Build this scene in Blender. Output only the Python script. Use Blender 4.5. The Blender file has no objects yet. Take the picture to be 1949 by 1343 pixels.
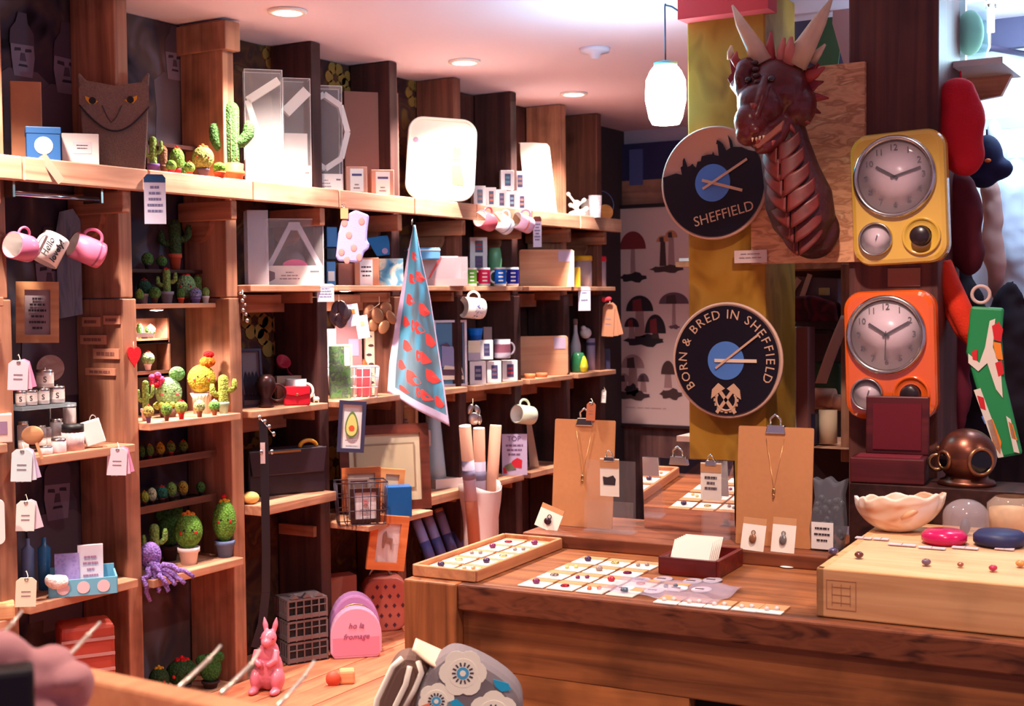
import bpy, bmesh, math, random
from mathutils import Vector, Matrix, Euler
random.seed(7)
SC = bpy.context.scene
COL = SC.collection
PI = math.pi
def R(d): return math.radians(d)
# ---------------------------------------------------------------- camera
IW, IH, F = 1949, 1343, 2500.0
HEAD, PITCH, ROLL, EYE = R(30.9), R(2.36), R(0.6), 1.55
fw = Vector((math.cos(HEAD)*math.cos(PITCH), math.sin(HEAD)*math.cos(PITCH), -math.sin(PITCH)))
r0 = Vector((math.sin(HEAD), -math.cos(HEAD), 0)); u0 = r0.cross(fw)
RT = math.cos(ROLL)*r0 - math.sin(ROLL)*u0
UP = math.sin(ROLL)*r0 + math.cos(ROLL)*u0
CAMP = Vector((0, 0, EYE))
cd = bpy.data.cameras.new('camera'); cam = bpy.data.objects.new('camera', cd); COL.objects.link(cam)
cd.sensor_width = 36.0; cd.lens = F/IW*36.0; cd.clip_start = 0.05
cam.matrix_world = Matrix(((RT.x, UP.x, -fw.x, CAMP.x), (RT.y, UP.y, -fw.y, CAMP.y), (RT.z, UP.z, -fw.z, CAMP.z), (0, 0, 0, 1)))
SC.camera = cam
def ray(px, py): return fw + RT*((px-IW/2)/F) - UP*((py-IH/2)/F)
def atY(px, py, Y): d = ray(px, py); return CAMP + d*(Y/d.y)
def atX(px, py, X): d = ray(px, py); return CAMP + d*(X/d.x)
def atZ(px, py, Z): d = ray(px, py); return CAMP + d*((Z-EYE)/d.z)
def atD(px, py, D): return CAMP + ray(px, py)*D
def mpp(P): return (P-CAMP).dot(fw)/F
def camyaw(P): return math.atan2(-P.x, P.y)      # rotation that turns local -Y towards the camera
# ---------------------------------------------------------------- materials
def lin(c): return tuple((v/255/12.92 if v <= 10 else ((v/255+.055)/1.055)**2.4) for v in c)+(1.0,)
_mats = {}
def N(nt, t, **kw):
    n = nt.nodes.new(t)
    for k, v in kw.items(): setattr(n, k, v)
    return n
def base(name):
    m = bpy.data.materials.new(name); m.use_nodes = True
    return m, m.node_tree, m.node_tree.nodes['Principled BSDF']
def plain(c, rough=.6, metal=0, spec=.4, var=.0, bump=0, bscale=200, alpha=1, trans=0, coat=0, sheen=0):
    key = ('p', c, rough, metal, spec, var, bump, bscale, alpha, trans, coat, sheen)
    if key in _mats: return _mats[key]
    m, nt, b = base('paint_%d_%d_%d' % c)
    b.inputs['Base Color'].default_value = lin(c); b.inputs['Roughness'].default_value = rough
    b.inputs['Metallic'].default_value = metal; b.inputs['Specular IOR Level'].default_value = spec
    b.inputs['Transmission Weight'].default_value = trans; b.inputs['Alpha'].default_value = alpha
    b.inputs['Coat Weight'].default_value = coat; b.inputs['Sheen Weight'].default_value = sheen
    if var or bump:
        tc = N(nt, 'ShaderNodeTexCoord'); no = N(nt, 'ShaderNodeTexNoise'); no.inputs['Scale'].default_value = bscale
        no.inputs['Detail'].default_value = 3
        nt.links.new(tc.outputs['Object'], no.inputs['Vector'])
        if var:
            hs = N(nt, 'ShaderNodeMix', data_type='RGBA'); L = lin(c)
            hs.inputs[6].default_value = tuple(v*(1-var) for v in L[:3])+(1,); hs.inputs[7].default_value = tuple(min(1, v*(1+var)) for v in L[:3])+(1,)
            nt.links.new(no.outputs['Fac'], hs.inputs[0]); nt.links.new(hs.outputs[2], b.inputs['Base Color'])
        if bump:
            bp = N(nt, 'ShaderNodeBump'); bp.inputs['Strength'].default_value = bump; bp.inputs['Distance'].default_value = .004
            nt.links.new(no.outputs['Fac'], bp.inputs['Height']); nt.links.new(bp.outputs[0], b.inputs['Normal'])
    _mats[key] = m
    return m
def wood(c1, c2, axis='x', rough=.6, scale=1.0, knots=.5, spec=.3):
    key = ('w', c1, c2, axis, rough, scale, knots)
    if key in _mats: return _mats[key]
    m, nt, b = base('wood_%d_%d_%d_%s' % (c1+(axis,)))
    tc = N(nt, 'ShaderNodeTexCoord'); oi = N(nt, 'ShaderNodeObjectInfo')
    ad = N(nt, 'ShaderNodeVectorMath', operation='ADD'); mu = N(nt, 'ShaderNodeMath', operation='MULTIPLY'); mu.inputs[1].default_value = 17
    nt.links.new(oi.outputs['Random'], mu.inputs[0]); nt.links.new(tc.outputs['Object'], ad.inputs[0]); nt.links.new(mu.outputs[0], ad.inputs[1])
    mp = N(nt, 'ShaderNodeMapping'); s = [38*scale]*3; s['xyz'.index(axis)] = 2.2*scale; mp.inputs['Scale'].default_value = s
    nt.links.new(ad.outputs[0], mp.inputs[0])
    n1 = N(nt, 'ShaderNodeTexNoise'); n1.inputs['Scale'].default_value = 1; n1.inputs['Detail'].default_value = 6; n1.inputs['Distortion'].default_value = .6
    nt.links.new(mp.outputs[0], n1.inputs['Vector'])
    n2 = N(nt, 'ShaderNodeTexNoise'); n2.inputs['Scale'].default_value = 7*scale; n2.inputs['Detail'].default_value = 3
    nt.links.new(ad.outputs[0], n2.inputs['Vector'])
    cr = N(nt, 'ShaderNodeValToRGB'); e = cr.color_ramp.elements
    e[0].position = .3; e[0].color = lin(c2); e[1].position = .68; e[1].color = lin(c1)
    nt.links.new(n1.outputs['Fac'], cr.inputs[0])
    k = N(nt, 'ShaderNodeValToRGB'); k.color_ramp.elements[0].position = .28; k.color_ramp.elements[0].color = (1-knots,)*3+(1,)
    k.color_ramp.elements[1].position = .5; k.color_ramp.elements[1].color = (1, 1, 1, 1)
    nt.links.new(n2.outputs['Fac'], k.inputs[0])
    mx = N(nt, 'ShaderNodeMix', data_type='RGBA', blend_type='MULTIPLY'); mx.inputs[0].default_value = 1
    nt.links.new(cr.outputs[0], mx.inputs[6]); nt.links.new(k.outputs[0], mx.inputs[7]); nt.links.new(mx.outputs[2], b.inputs['Base Color'])
    bp = N(nt, 'ShaderNodeBump'); bp.inputs['Strength'].default_value = .25; bp.inputs['Distance'].default_value = .003
    nt.links.new(n1.outputs['Fac'], bp.inputs['Height']); nt.links.new(bp.outputs[0], b.inputs['Normal'])
    b.inputs['Roughness'].default_value = rough; b.inputs['Specular IOR Level'].default_value = spec
    _mats[key] = m
    return m
def crochet(c):
    key = ('c', c)
    if key in _mats: return _mats[key]
    m, nt, b = base('yarn_%d_%d_%d' % c)
    tc = N(nt, 'ShaderNodeTexCoord'); v = N(nt, 'ShaderNodeTexVoronoi'); v.inputs['Scale'].default_value = 190
    nt.links.new(tc.outputs['Object'], v.inputs['Vector'])
    cr = N(nt, 'ShaderNodeValToRGB'); e = cr.color_ramp.elements; L = lin(c)
    e[0].color = tuple(min(1, x*1.25) for x in L[:3])+(1,); e[1].position = .75; e[1].color = tuple(x*.55 for x in L[:3])+(1,)
    nt.links.new(v.outputs['Distance'], cr.inputs[0]); nt.links.new(cr.outputs[0], b.inputs['Base Color'])
    bp = N(nt, 'ShaderNodeBump'); bp.invert = True; bp.inputs['Strength'].default_value = .8; bp.inputs['Distance'].default_value = .003
    nt.links.new(v.outputs['Distance'], bp.inputs['Height']); nt.links.new(bp.outputs[0], b.inputs['Normal'])
    b.inputs['Roughness'].default_value = .9; b.inputs['Specular IOR Level'].default_value = .1
    _mats[key] = m
    return m
def mixed(cols, scale=6, kind='noise', rough=.7, stretch=(1, 1, 1), sharp=False, bump=0, detail=2):
    """several colours in blotches (wallpaper, printed cloth, chipboard)"""
    key = ('m', tuple(cols), scale, kind, rough, stretch, sharp, bump)
    if key in _mats: return _mats[key]
    m, nt, b = base('print_%d_%d_%d' % cols[0])
    tc = N(nt, 'ShaderNodeTexCoord'); mp = N(nt, 'ShaderNodeMapping'); mp.inputs['Scale'].default_value = stretch
    nt.links.new(tc.outputs['Object'], mp.inputs[0])
    if kind == 'noise':
        t = N(nt, 'ShaderNodeTexNoise'); t.inputs['Detail'].default_value = detail; t.inputs['Distortion'].default_value = .8; out = t.outputs['Fac']; lo, hi = .3, .7
    else:
        t = N(nt, 'ShaderNodeTexVoronoi'); out = t.outputs['Distance'] if kind == 'dots' else t.outputs['Color']; lo, hi = (.1, .6) if kind == 'dots' else (.1, .9)
    t.inputs['Scale'].default_value = scale
    nt.links.new(mp.outputs[0], t.inputs['Vector'])
    cr = N(nt, 'ShaderNodeValToRGB'); cr.color_ramp.interpolation = 'CONSTANT' if sharp else 'LINEAR'
    e = cr.color_ramp.elements; n = len(cols)
    while len(e) < n: e.new(.5)
    for i, c in enumerate(cols): e[i].position = lo+(hi-lo)*i/max(1, n-1 if not sharp else n); e[i].color = lin(c)
    nt.links.new(out, cr.inputs[0]); nt.links.new(cr.outputs[0], b.inputs['Base Color'])
    b.inputs['Roughness'].default_value = rough; b.inputs['Specular IOR Level'].default_value = .2
    if bump:
        bp = N(nt, 'ShaderNodeBump'); bp.inputs['Strength'].default_value = bump; bp.inputs['Distance'].default_value = .004
        nt.links.new(out, bp.inputs['Height']); nt.links.new(bp.outputs[0], b.inputs['Normal'])
    _mats[key] = m
    return m
def glow(c, s):
    key = ('g', c, s)
    if key in _mats: return _mats[key]
    m, nt, b = base('lamp_glow'); b.inputs['Emission Color'].default_value = lin(c); b.inputs['Emission Strength'].default_value = s
    b.inputs['Base Color'].default_value = lin(c); _mats[key] = m
    return m
def clear(c=(235, 235, 240), alpha=.16, rough=.08):
    """thin clear plastic: a little tint and gloss over full transparency"""
    return plain(c, rough, 0, .6, alpha=alpha)
# palette
SHELFX = wood((216, 162, 130), (166, 108, 82), 'x'); SHELFZ = wood((186, 130, 102), (132, 84, 66), 'z'); POSTSHADE = wood((84, 50, 46), (52, 30, 32), 'z'); POSTDIM = wood((138, 86, 68), (92, 54, 46), 'z')
SHELFY = wood((186, 124, 94), (128, 76, 56), 'y')
PINE = wood((222, 170, 124), (190, 130, 88), 'x', knots=.25); PINEZ = wood((222, 170, 124), (190, 130, 88), 'z', knots=.25)
DARKW = wood((70, 36, 32), (40, 20, 20), 'x', rough=.45)
CTR = wood((168, 100, 58), (104, 56, 32), 'y', rough=.45); CTRZ = wood((168, 100, 58), (110, 60, 34), 'z', rough=.5); CTRD = wood((136, 76, 46), (80, 40, 26), 'y', rough=.5)
WHITE = plain((240, 236, 232), .5); WARMW = plain((232, 222, 210), .55); CARD = plain((186, 130, 98), .8, var=.12, bscale=30); CREAM = plain((236, 222, 196), .6)
CER = plain((238, 232, 228), .18, spec=.55); BLACK = plain((18, 14, 18), .5); GREYP = plain((120, 112, 116), .6); INK = plain((52, 40, 48), .7); SOFTINK = plain((142, 124, 132), .8)
SILVER = plain((200, 196, 192), .22, 1); BRASS = plain((190, 150, 100), .3, 1); STEEL = plain((150, 146, 144), .3, 1)
PINK = plain((226, 128, 160), .45); LILAC = plain((176, 158, 204), .7); RED = plain((200, 28, 36), .6); BLUE = plain((28, 96, 168), .6); GREENP = plain((70, 150, 70), .6); YEL = plain((236, 190, 40), .5); ORANGE = plain((232, 112, 40), .5)
TERRA = plain((206, 96, 52), .7)
# ---------------------------------------------------------------- mesh builder
class M:
    def __init__(s): s.v = []; s.f = []; s.mi = []; s.sm = []; s.T = Matrix()
    def add(s, vs, fs, mi=0, smooth=False, T=None):
        o = len(s.v); T = s.T @ T if T is not None else s.T
        s.v += [T @ Vector(v) for v in vs]
        for f in fs: s.f.append([o+i for i in f]); s.mi.append(mi); s.sm.append(smooth)
        return s
    def box(s, c, d, mi=0, T=None):
        x, y, z = c; a, b, e = d[0]/2, d[1]/2, d[2]/2
        vs = [(x+i*a, y+j*b, z+k*e) for k in (-1, 1) for j in (-1, 1) for i in (-1, 1)]
        return s.add(vs, [(0, 2, 3, 1), (4, 5, 7, 6), (0, 1, 5, 4), (2, 6, 7, 3), (0, 4, 6, 2), (1, 3, 7, 5)], mi, False, T)
    def bar(s, p, q, w, t, mi=0):
        p, q = Vector(p), Vector(q); d = q-p
        T = Matrix.Translation((p+q)/2) @ d.to_track_quat('X', 'Z').to_matrix().to_4x4()
        return s.box((0, 0, 0), (d.length, t, w), mi, T)
    def tube(s, pts, r, seg=10, mi=0, cap=True, closed=False):
        pts = [Vector(p) for p in pts]; n = len(pts); rs = r if isinstance(r, (list, tuple)) else [r]*n
        vs, fs = [], []; prev = None
        for i, p in enumerate(pts):
            if closed: t = pts[(i+1) % n]-pts[i-1]
            else: t = pts[min(i+1, n-1)]-pts[max(i-1, 0)]
            t = t.normalized() if t.length > 1e-9 else Vector((0, 0, 1))
            if prev is None:
                a = Vector((1, 0, 0)) if abs(t.x) < .9 else Vector((0, 1, 0)); u = t.cross(a).normalized()
            else:
                u = prev - t*prev.dot(t); u = u.normalized() if u.length > 1e-6 else t.orthogonal().normalized()
            prev = u; w = t.cross(u)
            for k in range(seg):
                a = 2*PI*k/seg; vs.append(p+(u*math.cos(a)+w*math.sin(a))*rs[i])
        m = n if closed else n-1
        for i in range(m):
            for k in range(seg):
                a, b = i*seg+k, i*seg+(k+1) % seg; c = ((i+1) % n)*seg
                fs.append((a, b, c+(k+1) % seg, c+k))
        if cap and not closed: fs.append(tuple(range(seg-1, -1, -1))); fs.append(tuple((n-1)*seg+k for k in range(seg)))
        return s.add(vs, fs, mi, True)
    def lathe(s, prof, seg=24, mi=0, T=None, rib=0, nrib=10, cap=True, smooth=True):
        vs, fs = [], []; n = len(prof)
        for (r, z) in prof:
            for k in range(seg):
                a = 2*PI*k/seg; rr = r*(1+rib*math.cos(nrib*a)); vs.append((rr*math.cos(a), rr*math.sin(a), z))
        for i in range(n-1):
            for k in range(seg):
                a, b = i*seg+k, i*seg+(k+1) % seg; fs.append((a, b, b+seg, a+seg))
        if cap:
            if prof[0][0] > 1e-6: fs.append(tuple(range(seg-1, -1, -1)))
            if prof[-1][0] > 1e-6: fs.append(tuple((n-1)*seg+k for k in range(seg)))
        return s.add(vs, fs, mi, smooth, T)
    def ell(s, c, r, seg=20, rings=12, mi=0, T=None, rib=0, nrib=10):
        if not isinstance(r, (tuple, list)): r = (r, r, r)
        prof = [(math.sin(PI*i/rings), -math.cos(PI*i/rings)) for i in range(rings+1)]
        prof[0] = (1e-3, -1); prof[-1] = (1e-3, 1)
        T2 = Matrix.Translation(c) @ Matrix.Diagonal((r[0], r[1], r[2], 1))
        return s.lathe(prof, seg, mi, (T @ T2) if T is not None else T2, rib, nrib)
    def torus(s, c, R_, r, mi=0, T=None, seg=32, seg2=10, sx=1, a0=0, a1=2*PI):
        full = abs(a1-a0-2*PI) < 1e-6; n = seg
        pts = [Vector((c[0]+R_*sx*math.cos(a0+(a1-a0)*i/(n if full else n-1)), c[1], c[2]+R_*math.sin(a0+(a1-a0)*i/(n if full else n-1)))) for i in range(n)]
        if T is not None: pts = [T @ p for p in pts]
        return s.tube(pts, r, seg2, mi, True, full)
    def prism(s, pts, y0, y1, mi=0, T=None, smooth=False):
        """polygon in the local XZ plane, front at y0"""
        n = len(pts)
        ar = sum(pts[i][0]*pts[(i+1) % n][1]-pts[(i+1) % n][0]*pts[i][1] for i in range(n))
        if ar < 0: pts = pts[::-1]
        vs = [(p[0], y0, p[1]) for p in pts]+[(p[0], y1, p[1]) for p in pts]
        fs = [tuple(range(n)), tuple(range(2*n-1, n-1, -1))]+[(i+n, (i+1) % n+n, (i+1) % n, i) for i in range(n)]
        return s.add(vs, fs, mi, smooth, T)
    def grid(s, fn, nu, nv, mi=0, smooth=True, mif=None):
        o = len(s.v); s.v += [s.T @ Vector(fn(i/nu, j/nv)) for j in range(nv+1) for i in range(nu+1)]
        for j in range(nv):
            for i in range(nu):
                a = o+j*(nu+1)+i; s.f.append([a, a+1, a+nu+2, a+nu+1]); s.mi.append(mif((i+.5)/nu, (j+.5)/nv) if mif else mi); s.sm.append(smooth)
        return s
    def build(s, name, mats, parent=None, bevel=0, solid=0, sub=0, loc=None, rot=0, label=None, voxel=0):
        me = bpy.data.meshes.new(name); me.from_pydata([tuple(v) for v in s.v], [], s.f)
        if not isinstance(mats, (list, tuple)): mats = [mats]
        for m in mats: me.materials.append(m)
        for p, i, t in zip(me.polygons, s.mi, s.sm): p.material_index = i; p.use_smooth = t
        me.update()
        o = bpy.data.objects.new(name, me); COL.objects.link(o)
        if parent: o.parent = parent
        if loc is not None: o.location = loc
        if rot:
            o.rotation_euler = (0, 0, rot) if not isinstance(rot, (tuple, list, Euler)) else rot
        if solid: d = o.modifiers.new('thickness', 'SOLIDIFY'); d.thickness = solid; d.offset = 0
        if voxel:
            d = o.modifiers.new('merge', 'REMESH'); d.mode = 'VOXEL'; d.voxel_size = voxel; d.use_smooth_shade = True
            d = o.modifiers.new('relax', 'SMOOTH'); d.factor = .5; d.iterations = 4
        if bevel: d = o.modifiers.new('round', 'BEVEL'); d.width = bevel; d.segments = 2; d.limit_method = 'ANGLE'; d.angle_limit = R(40)
        if sub: d = o.modifiers.new('smooth', 'SUBSURF'); d.levels = sub; d.render_levels = sub
        if label: o['label'] = label
        return o
def tag(o, label, cat, group=None):
    o['label'] = label; o['category'] = cat
    if group: o['group'] = group
    return o
def thing(name, label, cat, loc=(0, 0, 0), rot=0, group=None):
    o = bpy.data.objects.new(name, None); COL.objects.link(o); o.empty_display_size = .02
    o.location = loc; o.rotation_euler = rot if isinstance(rot, (tuple, list, Euler)) else (0, 0, rot)
    return tag(o, label, cat, group)
def struct(o): o['kind'] = 'structure'; return o
_txt = {}
def text(body, size, name, mat, parent, loc=(0, 0, 0), roll=0, extrude=.0004, align='CENTER', shear=0):
    """raised lettering in the local XZ plane, reading from -Y"""
    k = (body, size, extrude, align, shear)
    if k not in _txt:
        c = bpy.data.curves.new('t', 'FONT'); c.body = body; c.size = size; c.extrude = extrude; c.align_x = align; c.align_y = 'CENTER'; c.shear = shear; c.resolution_u = 3
        o = bpy.data.objects.new('t', c); COL.objects.link(o); bpy.context.view_layer.update()
        me = bpy.data.meshes.new_from_object(o.evaluated_get(bpy.context.evaluated_depsgraph_get()))
        bpy.data.objects.remove(o); bpy.data.curves.remove(c); me.name = name; me.materials.clear(); _txt[k] = me
    me = _txt[k].copy(); me.materials.append(mat)
    o = bpy.data.objects.new(name, me); COL.objects.link(o); o.parent = parent
    o.matrix_local = Matrix.Translation(loc) @ Matrix.Rotation(R(90), 4, 'X') @ Matrix.Rotation(roll, 4, 'Z')
    return o
def soft(pts, n=2):
    for _ in range(n):
        o = []
        for i, p in enumerate(pts):
            q = pts[(i+1) % len(pts)]; o += [(p[0]*.75+q[0]*.25, p[1]*.75+q[1]*.25), (p[0]*.25+q[0]*.75, p[1]*.25+q[1]*.75)]
        pts = o
    return pts
def rrect(w, h, r, cx=0, cz=0, n=5):
    pts = []
    for (sx, sz, a) in ((1, 1, 0), (-1, 1, 90), (-1, -1, 180), (1, -1, 270)):
        for i in range(n+1):
            t = R(a+90*i/n); pts.append((cx+sx*(w/2-r)+r*math.cos(t), cz+sz*(h/2-r)+r*math.sin(t)))
    return pts
def disc(r, cx=0, cz=0, n=28, sx=1): return [(cx+r*sx*math.cos(2*PI*i/n), cz+r*math.sin(2*PI*i/n)) for i in range(n)]
def bb(x0, y0, x1, y1, Y=None, X=None, D=None, Z=None, z=None):
    """base point, width and height in metres of what fills this box of the photograph at that distance"""
    xc = (x0+x1)/2
    P = atY(xc, y1, Y) if Y is not None else atX(xc, y1, X) if X is not None else atZ(xc, y1, Z) if Z is not None else atD(xc, y1, D)
    m = mpp(P)
    if z is not None: P.z = z
    return P, (x1-x0)*m, (y1-y0)*m
# ================================================================ room
CEIL, YF, YB, XB = 2.287, 2.40, 2.56, 5.30
PX, CTZ = 3.02, 0.975
ceilm = plain((222, 206, 224), .9); 
o = M().box((1.9, 0, CEIL+.03), (7.2, 5.4, .06)).build('ceiling', ceilm); struct(o)
o = M().box((1.9, 0, -.03), (7.2, 5.4, .06)).build('floor', wood((120, 78, 58), (80, 48, 38), 'x')); struct(o)
wl = struct(M().box((1.9, YB+.06, CEIL/2), (7.2, .08, CEIL)).build('wall_left', plain((60, 44, 48), .9)))
wb = struct(M().box((XB+.04, 0, CEIL/2), (.08, 5.2, CEIL)).build('wall_back', plain((170, 156, 176), .9)))
def panel(name, mat, x0, x1, z0, z1, y=YB+.012, par=wl):
    return M().box(((x0+x1)/2, y, (z0+z1)/2), (x1-x0, .012, z1-z0)).build(name, mat, par)
XP = [atY(p, 600, YF).x for p in (22, 260, 459, 623, 767, 886, 991, 1084, 1151)]   # right edges of the upright boards
PT = .045
statue = mixed([(26, 24, 34), (58, 52, 66), (84, 66, 66), (104, 96, 112)], 9, rough=.9, stretch=(1, 1, .7))
floral = mixed([(46, 26, 30), (60, 32, 34), (84, 52, 34), (60, 36, 38), (104, 76, 40)], 11, rough=.9)
panel('wallpaper', statue, XP[0]-.6, XP[2]-.02, 0, CEIL-.002)
panel('wallpaper', floral, XP[2]-.02, XP[5], 0, CEIL-.002)
panel('wall_panelling', wood((96, 54, 46), (64, 34, 32), 'z'), XP[5], XP[8], 0, CEIL-.002)
# carved stone figures printed on the wallpaper
FI = [0]
def figure(x, z, s, mir=1):
    g = [plain(c, .9) for c in ((124, 112, 132), (76, 64, 80), (52, 44, 58), (92, 78, 90))]
    m = M(); FI[0] += 1; y = YB+.005-.0018*(FI[0] % 3); k = lambda pts: [(x+mir*a*s, z+b*s) for a, b in pts]
    m.prism(k([(-.30, -.9), (.30, -.9), (.27, -.45), (.30, -.16), (.16, -.06), (-.16, -.06), (-.30, -.16), (-.27, -.45)]), y, y+.002, 3)
    m.prism(k([(-.10, -.12), (.1, -.12), (.13, .06), (.12, .2), (.05, .28), (-.06, .28), (-.13, .18), (-.12, .04)]), y-.001, y, 0)
    m.prism(k([(-.14, .16), (.13, .17), (.12, .28), (.06, .36), (.05, .45), (-.04, .45), (-.07, .36), (-.13, .29)]), y-.0015, y-.001, 1)
    for dx in (-.055, .06): m.prism(k([(dx-.035, .10), (dx+.035, .11), (dx+.03, .135), (dx-.03, .13)]), y-.002, y-.001, 2)
    m.prism(k([(-.02, .09), (.02, .09), (.035, .02), (-.03, .02)]), y-.002, y-.001, 1)
    m.prism(k([(-.05, -.03), (.05, -.03), (.04, -.01), (-.04, -.01)]), y-.002, y-.001, 2)
    m.build('printed_figure', g, wl)
for (px, py, s, mr) in ((45, 120, .26, 1), (128, 150, .30, -1), (335, 130, .25, 1), (95, 540, .3, 1), (110, 960, .3, -1), (130, 1010, .26, 1)):
    p = atY(px, py, YB); figure(p.x, p.z, s, mr)
for (px, py, r) in ((520, 105, .03), (640, 148, .035), (668, 160, .03), (790, 178, .035), (470, 880, .04), (500, 840, .03), (640, 880, .04), (486, 610, .04), (520, 640, .045)):
    p = atY(px, py, YB); m = M()
    for i in range(6):
        a = i*PI/3; m.prism([(p.x+r*math.cos(a)*.9+r*.55*math.cos(t*PI/5), p.z+r*math.sin(a)*.9+r*.55*math.sin(t*PI/5)) for t in range(10)], YB+.002, YB+.006)
    m.build('printed_flower', plain((136, 100, 44), .9), wl)
# far corner: dark band, wood strip and boarded dado on the end wall
def endrect(name, mat, x0, y0, x1, y1, X=XB, d=.02, par=wb):
    a, b = atX(x0, y0, X), atX(x1, y1, X)
    return M().box((X-d/2, (a.y+b.y)/2, (a.z+b.z)/2), (d, abs(a.y-b.y), abs(a.z-b.z))).build(name, mat, par)
endrect('dark_band', plain((44, 40, 84), .8), 1080, 284, 1440, 352)
endrect('band_post', plain((78, 84, 140), .8), 1203, 286, 1228, 352, d=.03)
endrect('wood_strip', wood((176, 124, 104), (140, 92, 80), 'y'), 1080, 352, 1440, 388, d=.025)
endrect('dado_boards', wood((132, 92, 86), (92, 58, 60), 'z'), 1080, 800, 1600, 1020, d=.02)
wr = struct(M().box((3.82, (atX(1788, 560, 3.78).y-2.65)/2, CEIL/2), (.08, abs(atX(1788, 560, 3.78).y+2.65), CEIL)).build('wall_right', plain((206, 204, 216), .8)))
XB2 = 3.78
endrect('white_bricks', plain((232, 232, 240), .7), 1790, 84, 2050, 600, X=XB2, d=.02, par=wr)
endrect('dark_boards', wood((60, 36, 40), (36, 22, 28), 'z'), 1790, 600, 2050, 1100, X=XB2, d=.03, par=wr)
endrect('dark_rail', plain((70, 64, 92), .6), 1790, 54, 2050, 84, X=XB2, d=.05, par=wr)
for yy in (160, 235, 310): endrect('brick_joint', plain((196, 190, 206), .8), 1790, yy, 2050, yy+2, X=XB2, d=.021, par=wr)
# pillars
def pillar(name, mat, x0, x1):
    a, b = atX(x0, 560, PX).y, atX(x1, 560, PX).y
    return struct(M().box((PX+.11, (a+b)/2, CEIL/2), (.22, a-b, CEIL)).build(name, mat, bevel=.004)), a, b
py_, YA, YBq = pillar('pillar_left', mixed([(140, 92, 24), (164, 112, 34), (172, 124, 46), (138, 94, 34)], 9, rough=.55, stretch=(1, 1, .6)), 1310, 1457)
pd_, DA, DB = pillar('pillar_right', wood((112, 62, 52), (76, 42, 42), 'z', knots=.3), 1615, 1785)
a, b = atX(1296, 8, PX-.03), atX(1452, 8, PX-.03)
o = M().box((PX-.02, (a.y+b.y)/2-.01, CEIL-.04+.012), (.06, a.y-b.y+.02, .075)).build('trim_1', plain((214, 70, 74), .6)); struct(o)
# ================================================================ shelving along the left wall
unit = thing('wall_shelving', 'reclaimed timber wall shelving with upright boards and long pale shelves', 'shelving', (0, 0, 0))
XL = XP[0]-.55
upcol = [SHELFZ, SHELFZ, SHELFZ, POSTSHADE, POSTSHADE, POSTDIM, POSTSHADE, SHELFZ, POSTDIM]  # darker tones paint the shade of the far bays into the upright wood
for i, x in enumerate(XP):
    M().box((x-PT/2, (YF+YB)/2, .78), (PT, YB-YF, 1.56)).build('upright', [SHELFZ, SHELFZ, SHELFZ, POSTSHADE, POSTDIM, POSTSHADE, POSTSHADE, POSTSHADE, POSTSHADE][i], unit, bevel=.003)  # lower boards carry painted bay shade in their wood tone too
    M().box((x-PT/2, (YF+YB)/2+.004, (1.56+CEIL)/2), (PT-.004, YB-YF-.008, CEIL-1.564)).build('upright', upcol[i], unit, bevel=.003)
M().box((XP[2]-PT/2, (YF+YB)/2, CEIL-.045), (PT+.012, YB-YF+.02, .075)).build('capital', SHELFZ, unit, bevel=.003)
def shelf(i, j, z, t=.02, y0=YF-.035, y1=YB, mat=SHELFX, xa=None, xb=None):
    """a board between upright i and upright j; it is notched round them at the front"""
    xa = (XP[i] if i >= 0 else XL) if xa is None else xa; xb = XP[j] - PT if xb is None else xb
    M().box(((xa+xb)/2, (y0+y1)/2, z-t/2), (xb-xa-.002, y1-y0, t)).build('shelf', mat, unit, bevel=.002)
DK, ZU, ZB = 1.862, 1.594, 1.260
LIPD = .03
for i in range(-1, 8):
    xa = (XP[i]+.002 if i >= 0 else XL); xb = XP[i+1]-.002+(.06 if i == 7 else 0)
    M().box(((xa+xb)/2, (YF-LIPD+YB)/2, DK-.01), (xb-xa-PT if i >= 0 else xb-xa, YB-YF+LIPD-.002, .02)).build('top_deck', SHELFX, unit)
    M().box(((xa+xb)/2, YF-LIPD-.011, DK-.022), (xb-xa, .02, .052)).build('shelf_lip', wood((218, 168, 140), (176, 120, 96), 'x', knots=.3), unit, bevel=.003)
    if i >= -1:   # side battens and rounded corbels under the deck
        x = XP[i+1]-PT-.012
        M().box((x, (YF+YB)/2-.02, DK-.075), (.022, YB-YF+.03, .05)).build('batten', SHELFY, unit, bevel=.003)
        T = Matrix.Translation((x+.006, (YF+YB)/2+.02, DK-.10)) @ Matrix.Rotation(R(90), 4, 'Z')
        M().prism([(-.05, .0)]+[(-.05*math.cos(t*PI/10), -.055*math.sin(t*PI/10)) for t in range(1, 10)]+[(.05, 0)], -.008, .008, 0, T).build('corbel', SHELFY, unit)
shelf(-1, 0, atY(10, 565, YF-.03).z); shelf(-1, 0, atY(20, 842, YF-.03).z); shelf(-1, 0, atY(25, 1175, YF-.03).z)
Z01, Z02 = atY(155, 858, YF-.035).z, atY(155, 1128, YF-.035).z
shelf(0, 1, Z01); shelf(0, 1, Z02)
Z11, Z12, Z13, Z14 = atY(340, 577, YF+.05).z, ZB, atY(320, 958, YF+.05).z, atY(390, 1079, YF-.035).z
Z1u, Z1n = atY(300, 512, YF+.09).z, atY(320, 870, YF+.06).z
Z1c, Z1d = atY(300, 636, YF+.08).z, atY(300, 700, YF+.08).z
shelf(1, 2, Z11, .012, YF+.045); shelf(1, 2, ZB, .018); shelf(1, 2, Z14, .02)
shelf(1, 2, Z1u, .01, YF+.09, mat=DARKW)
Z21 = ZU; Z23 = atY(550, 950, YF-.04).z
shelf(2, 3, ZU, .018); shelf(2, 3, ZB, .018); shelf(2, 3, Z23, .026, YF-.06)
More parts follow.
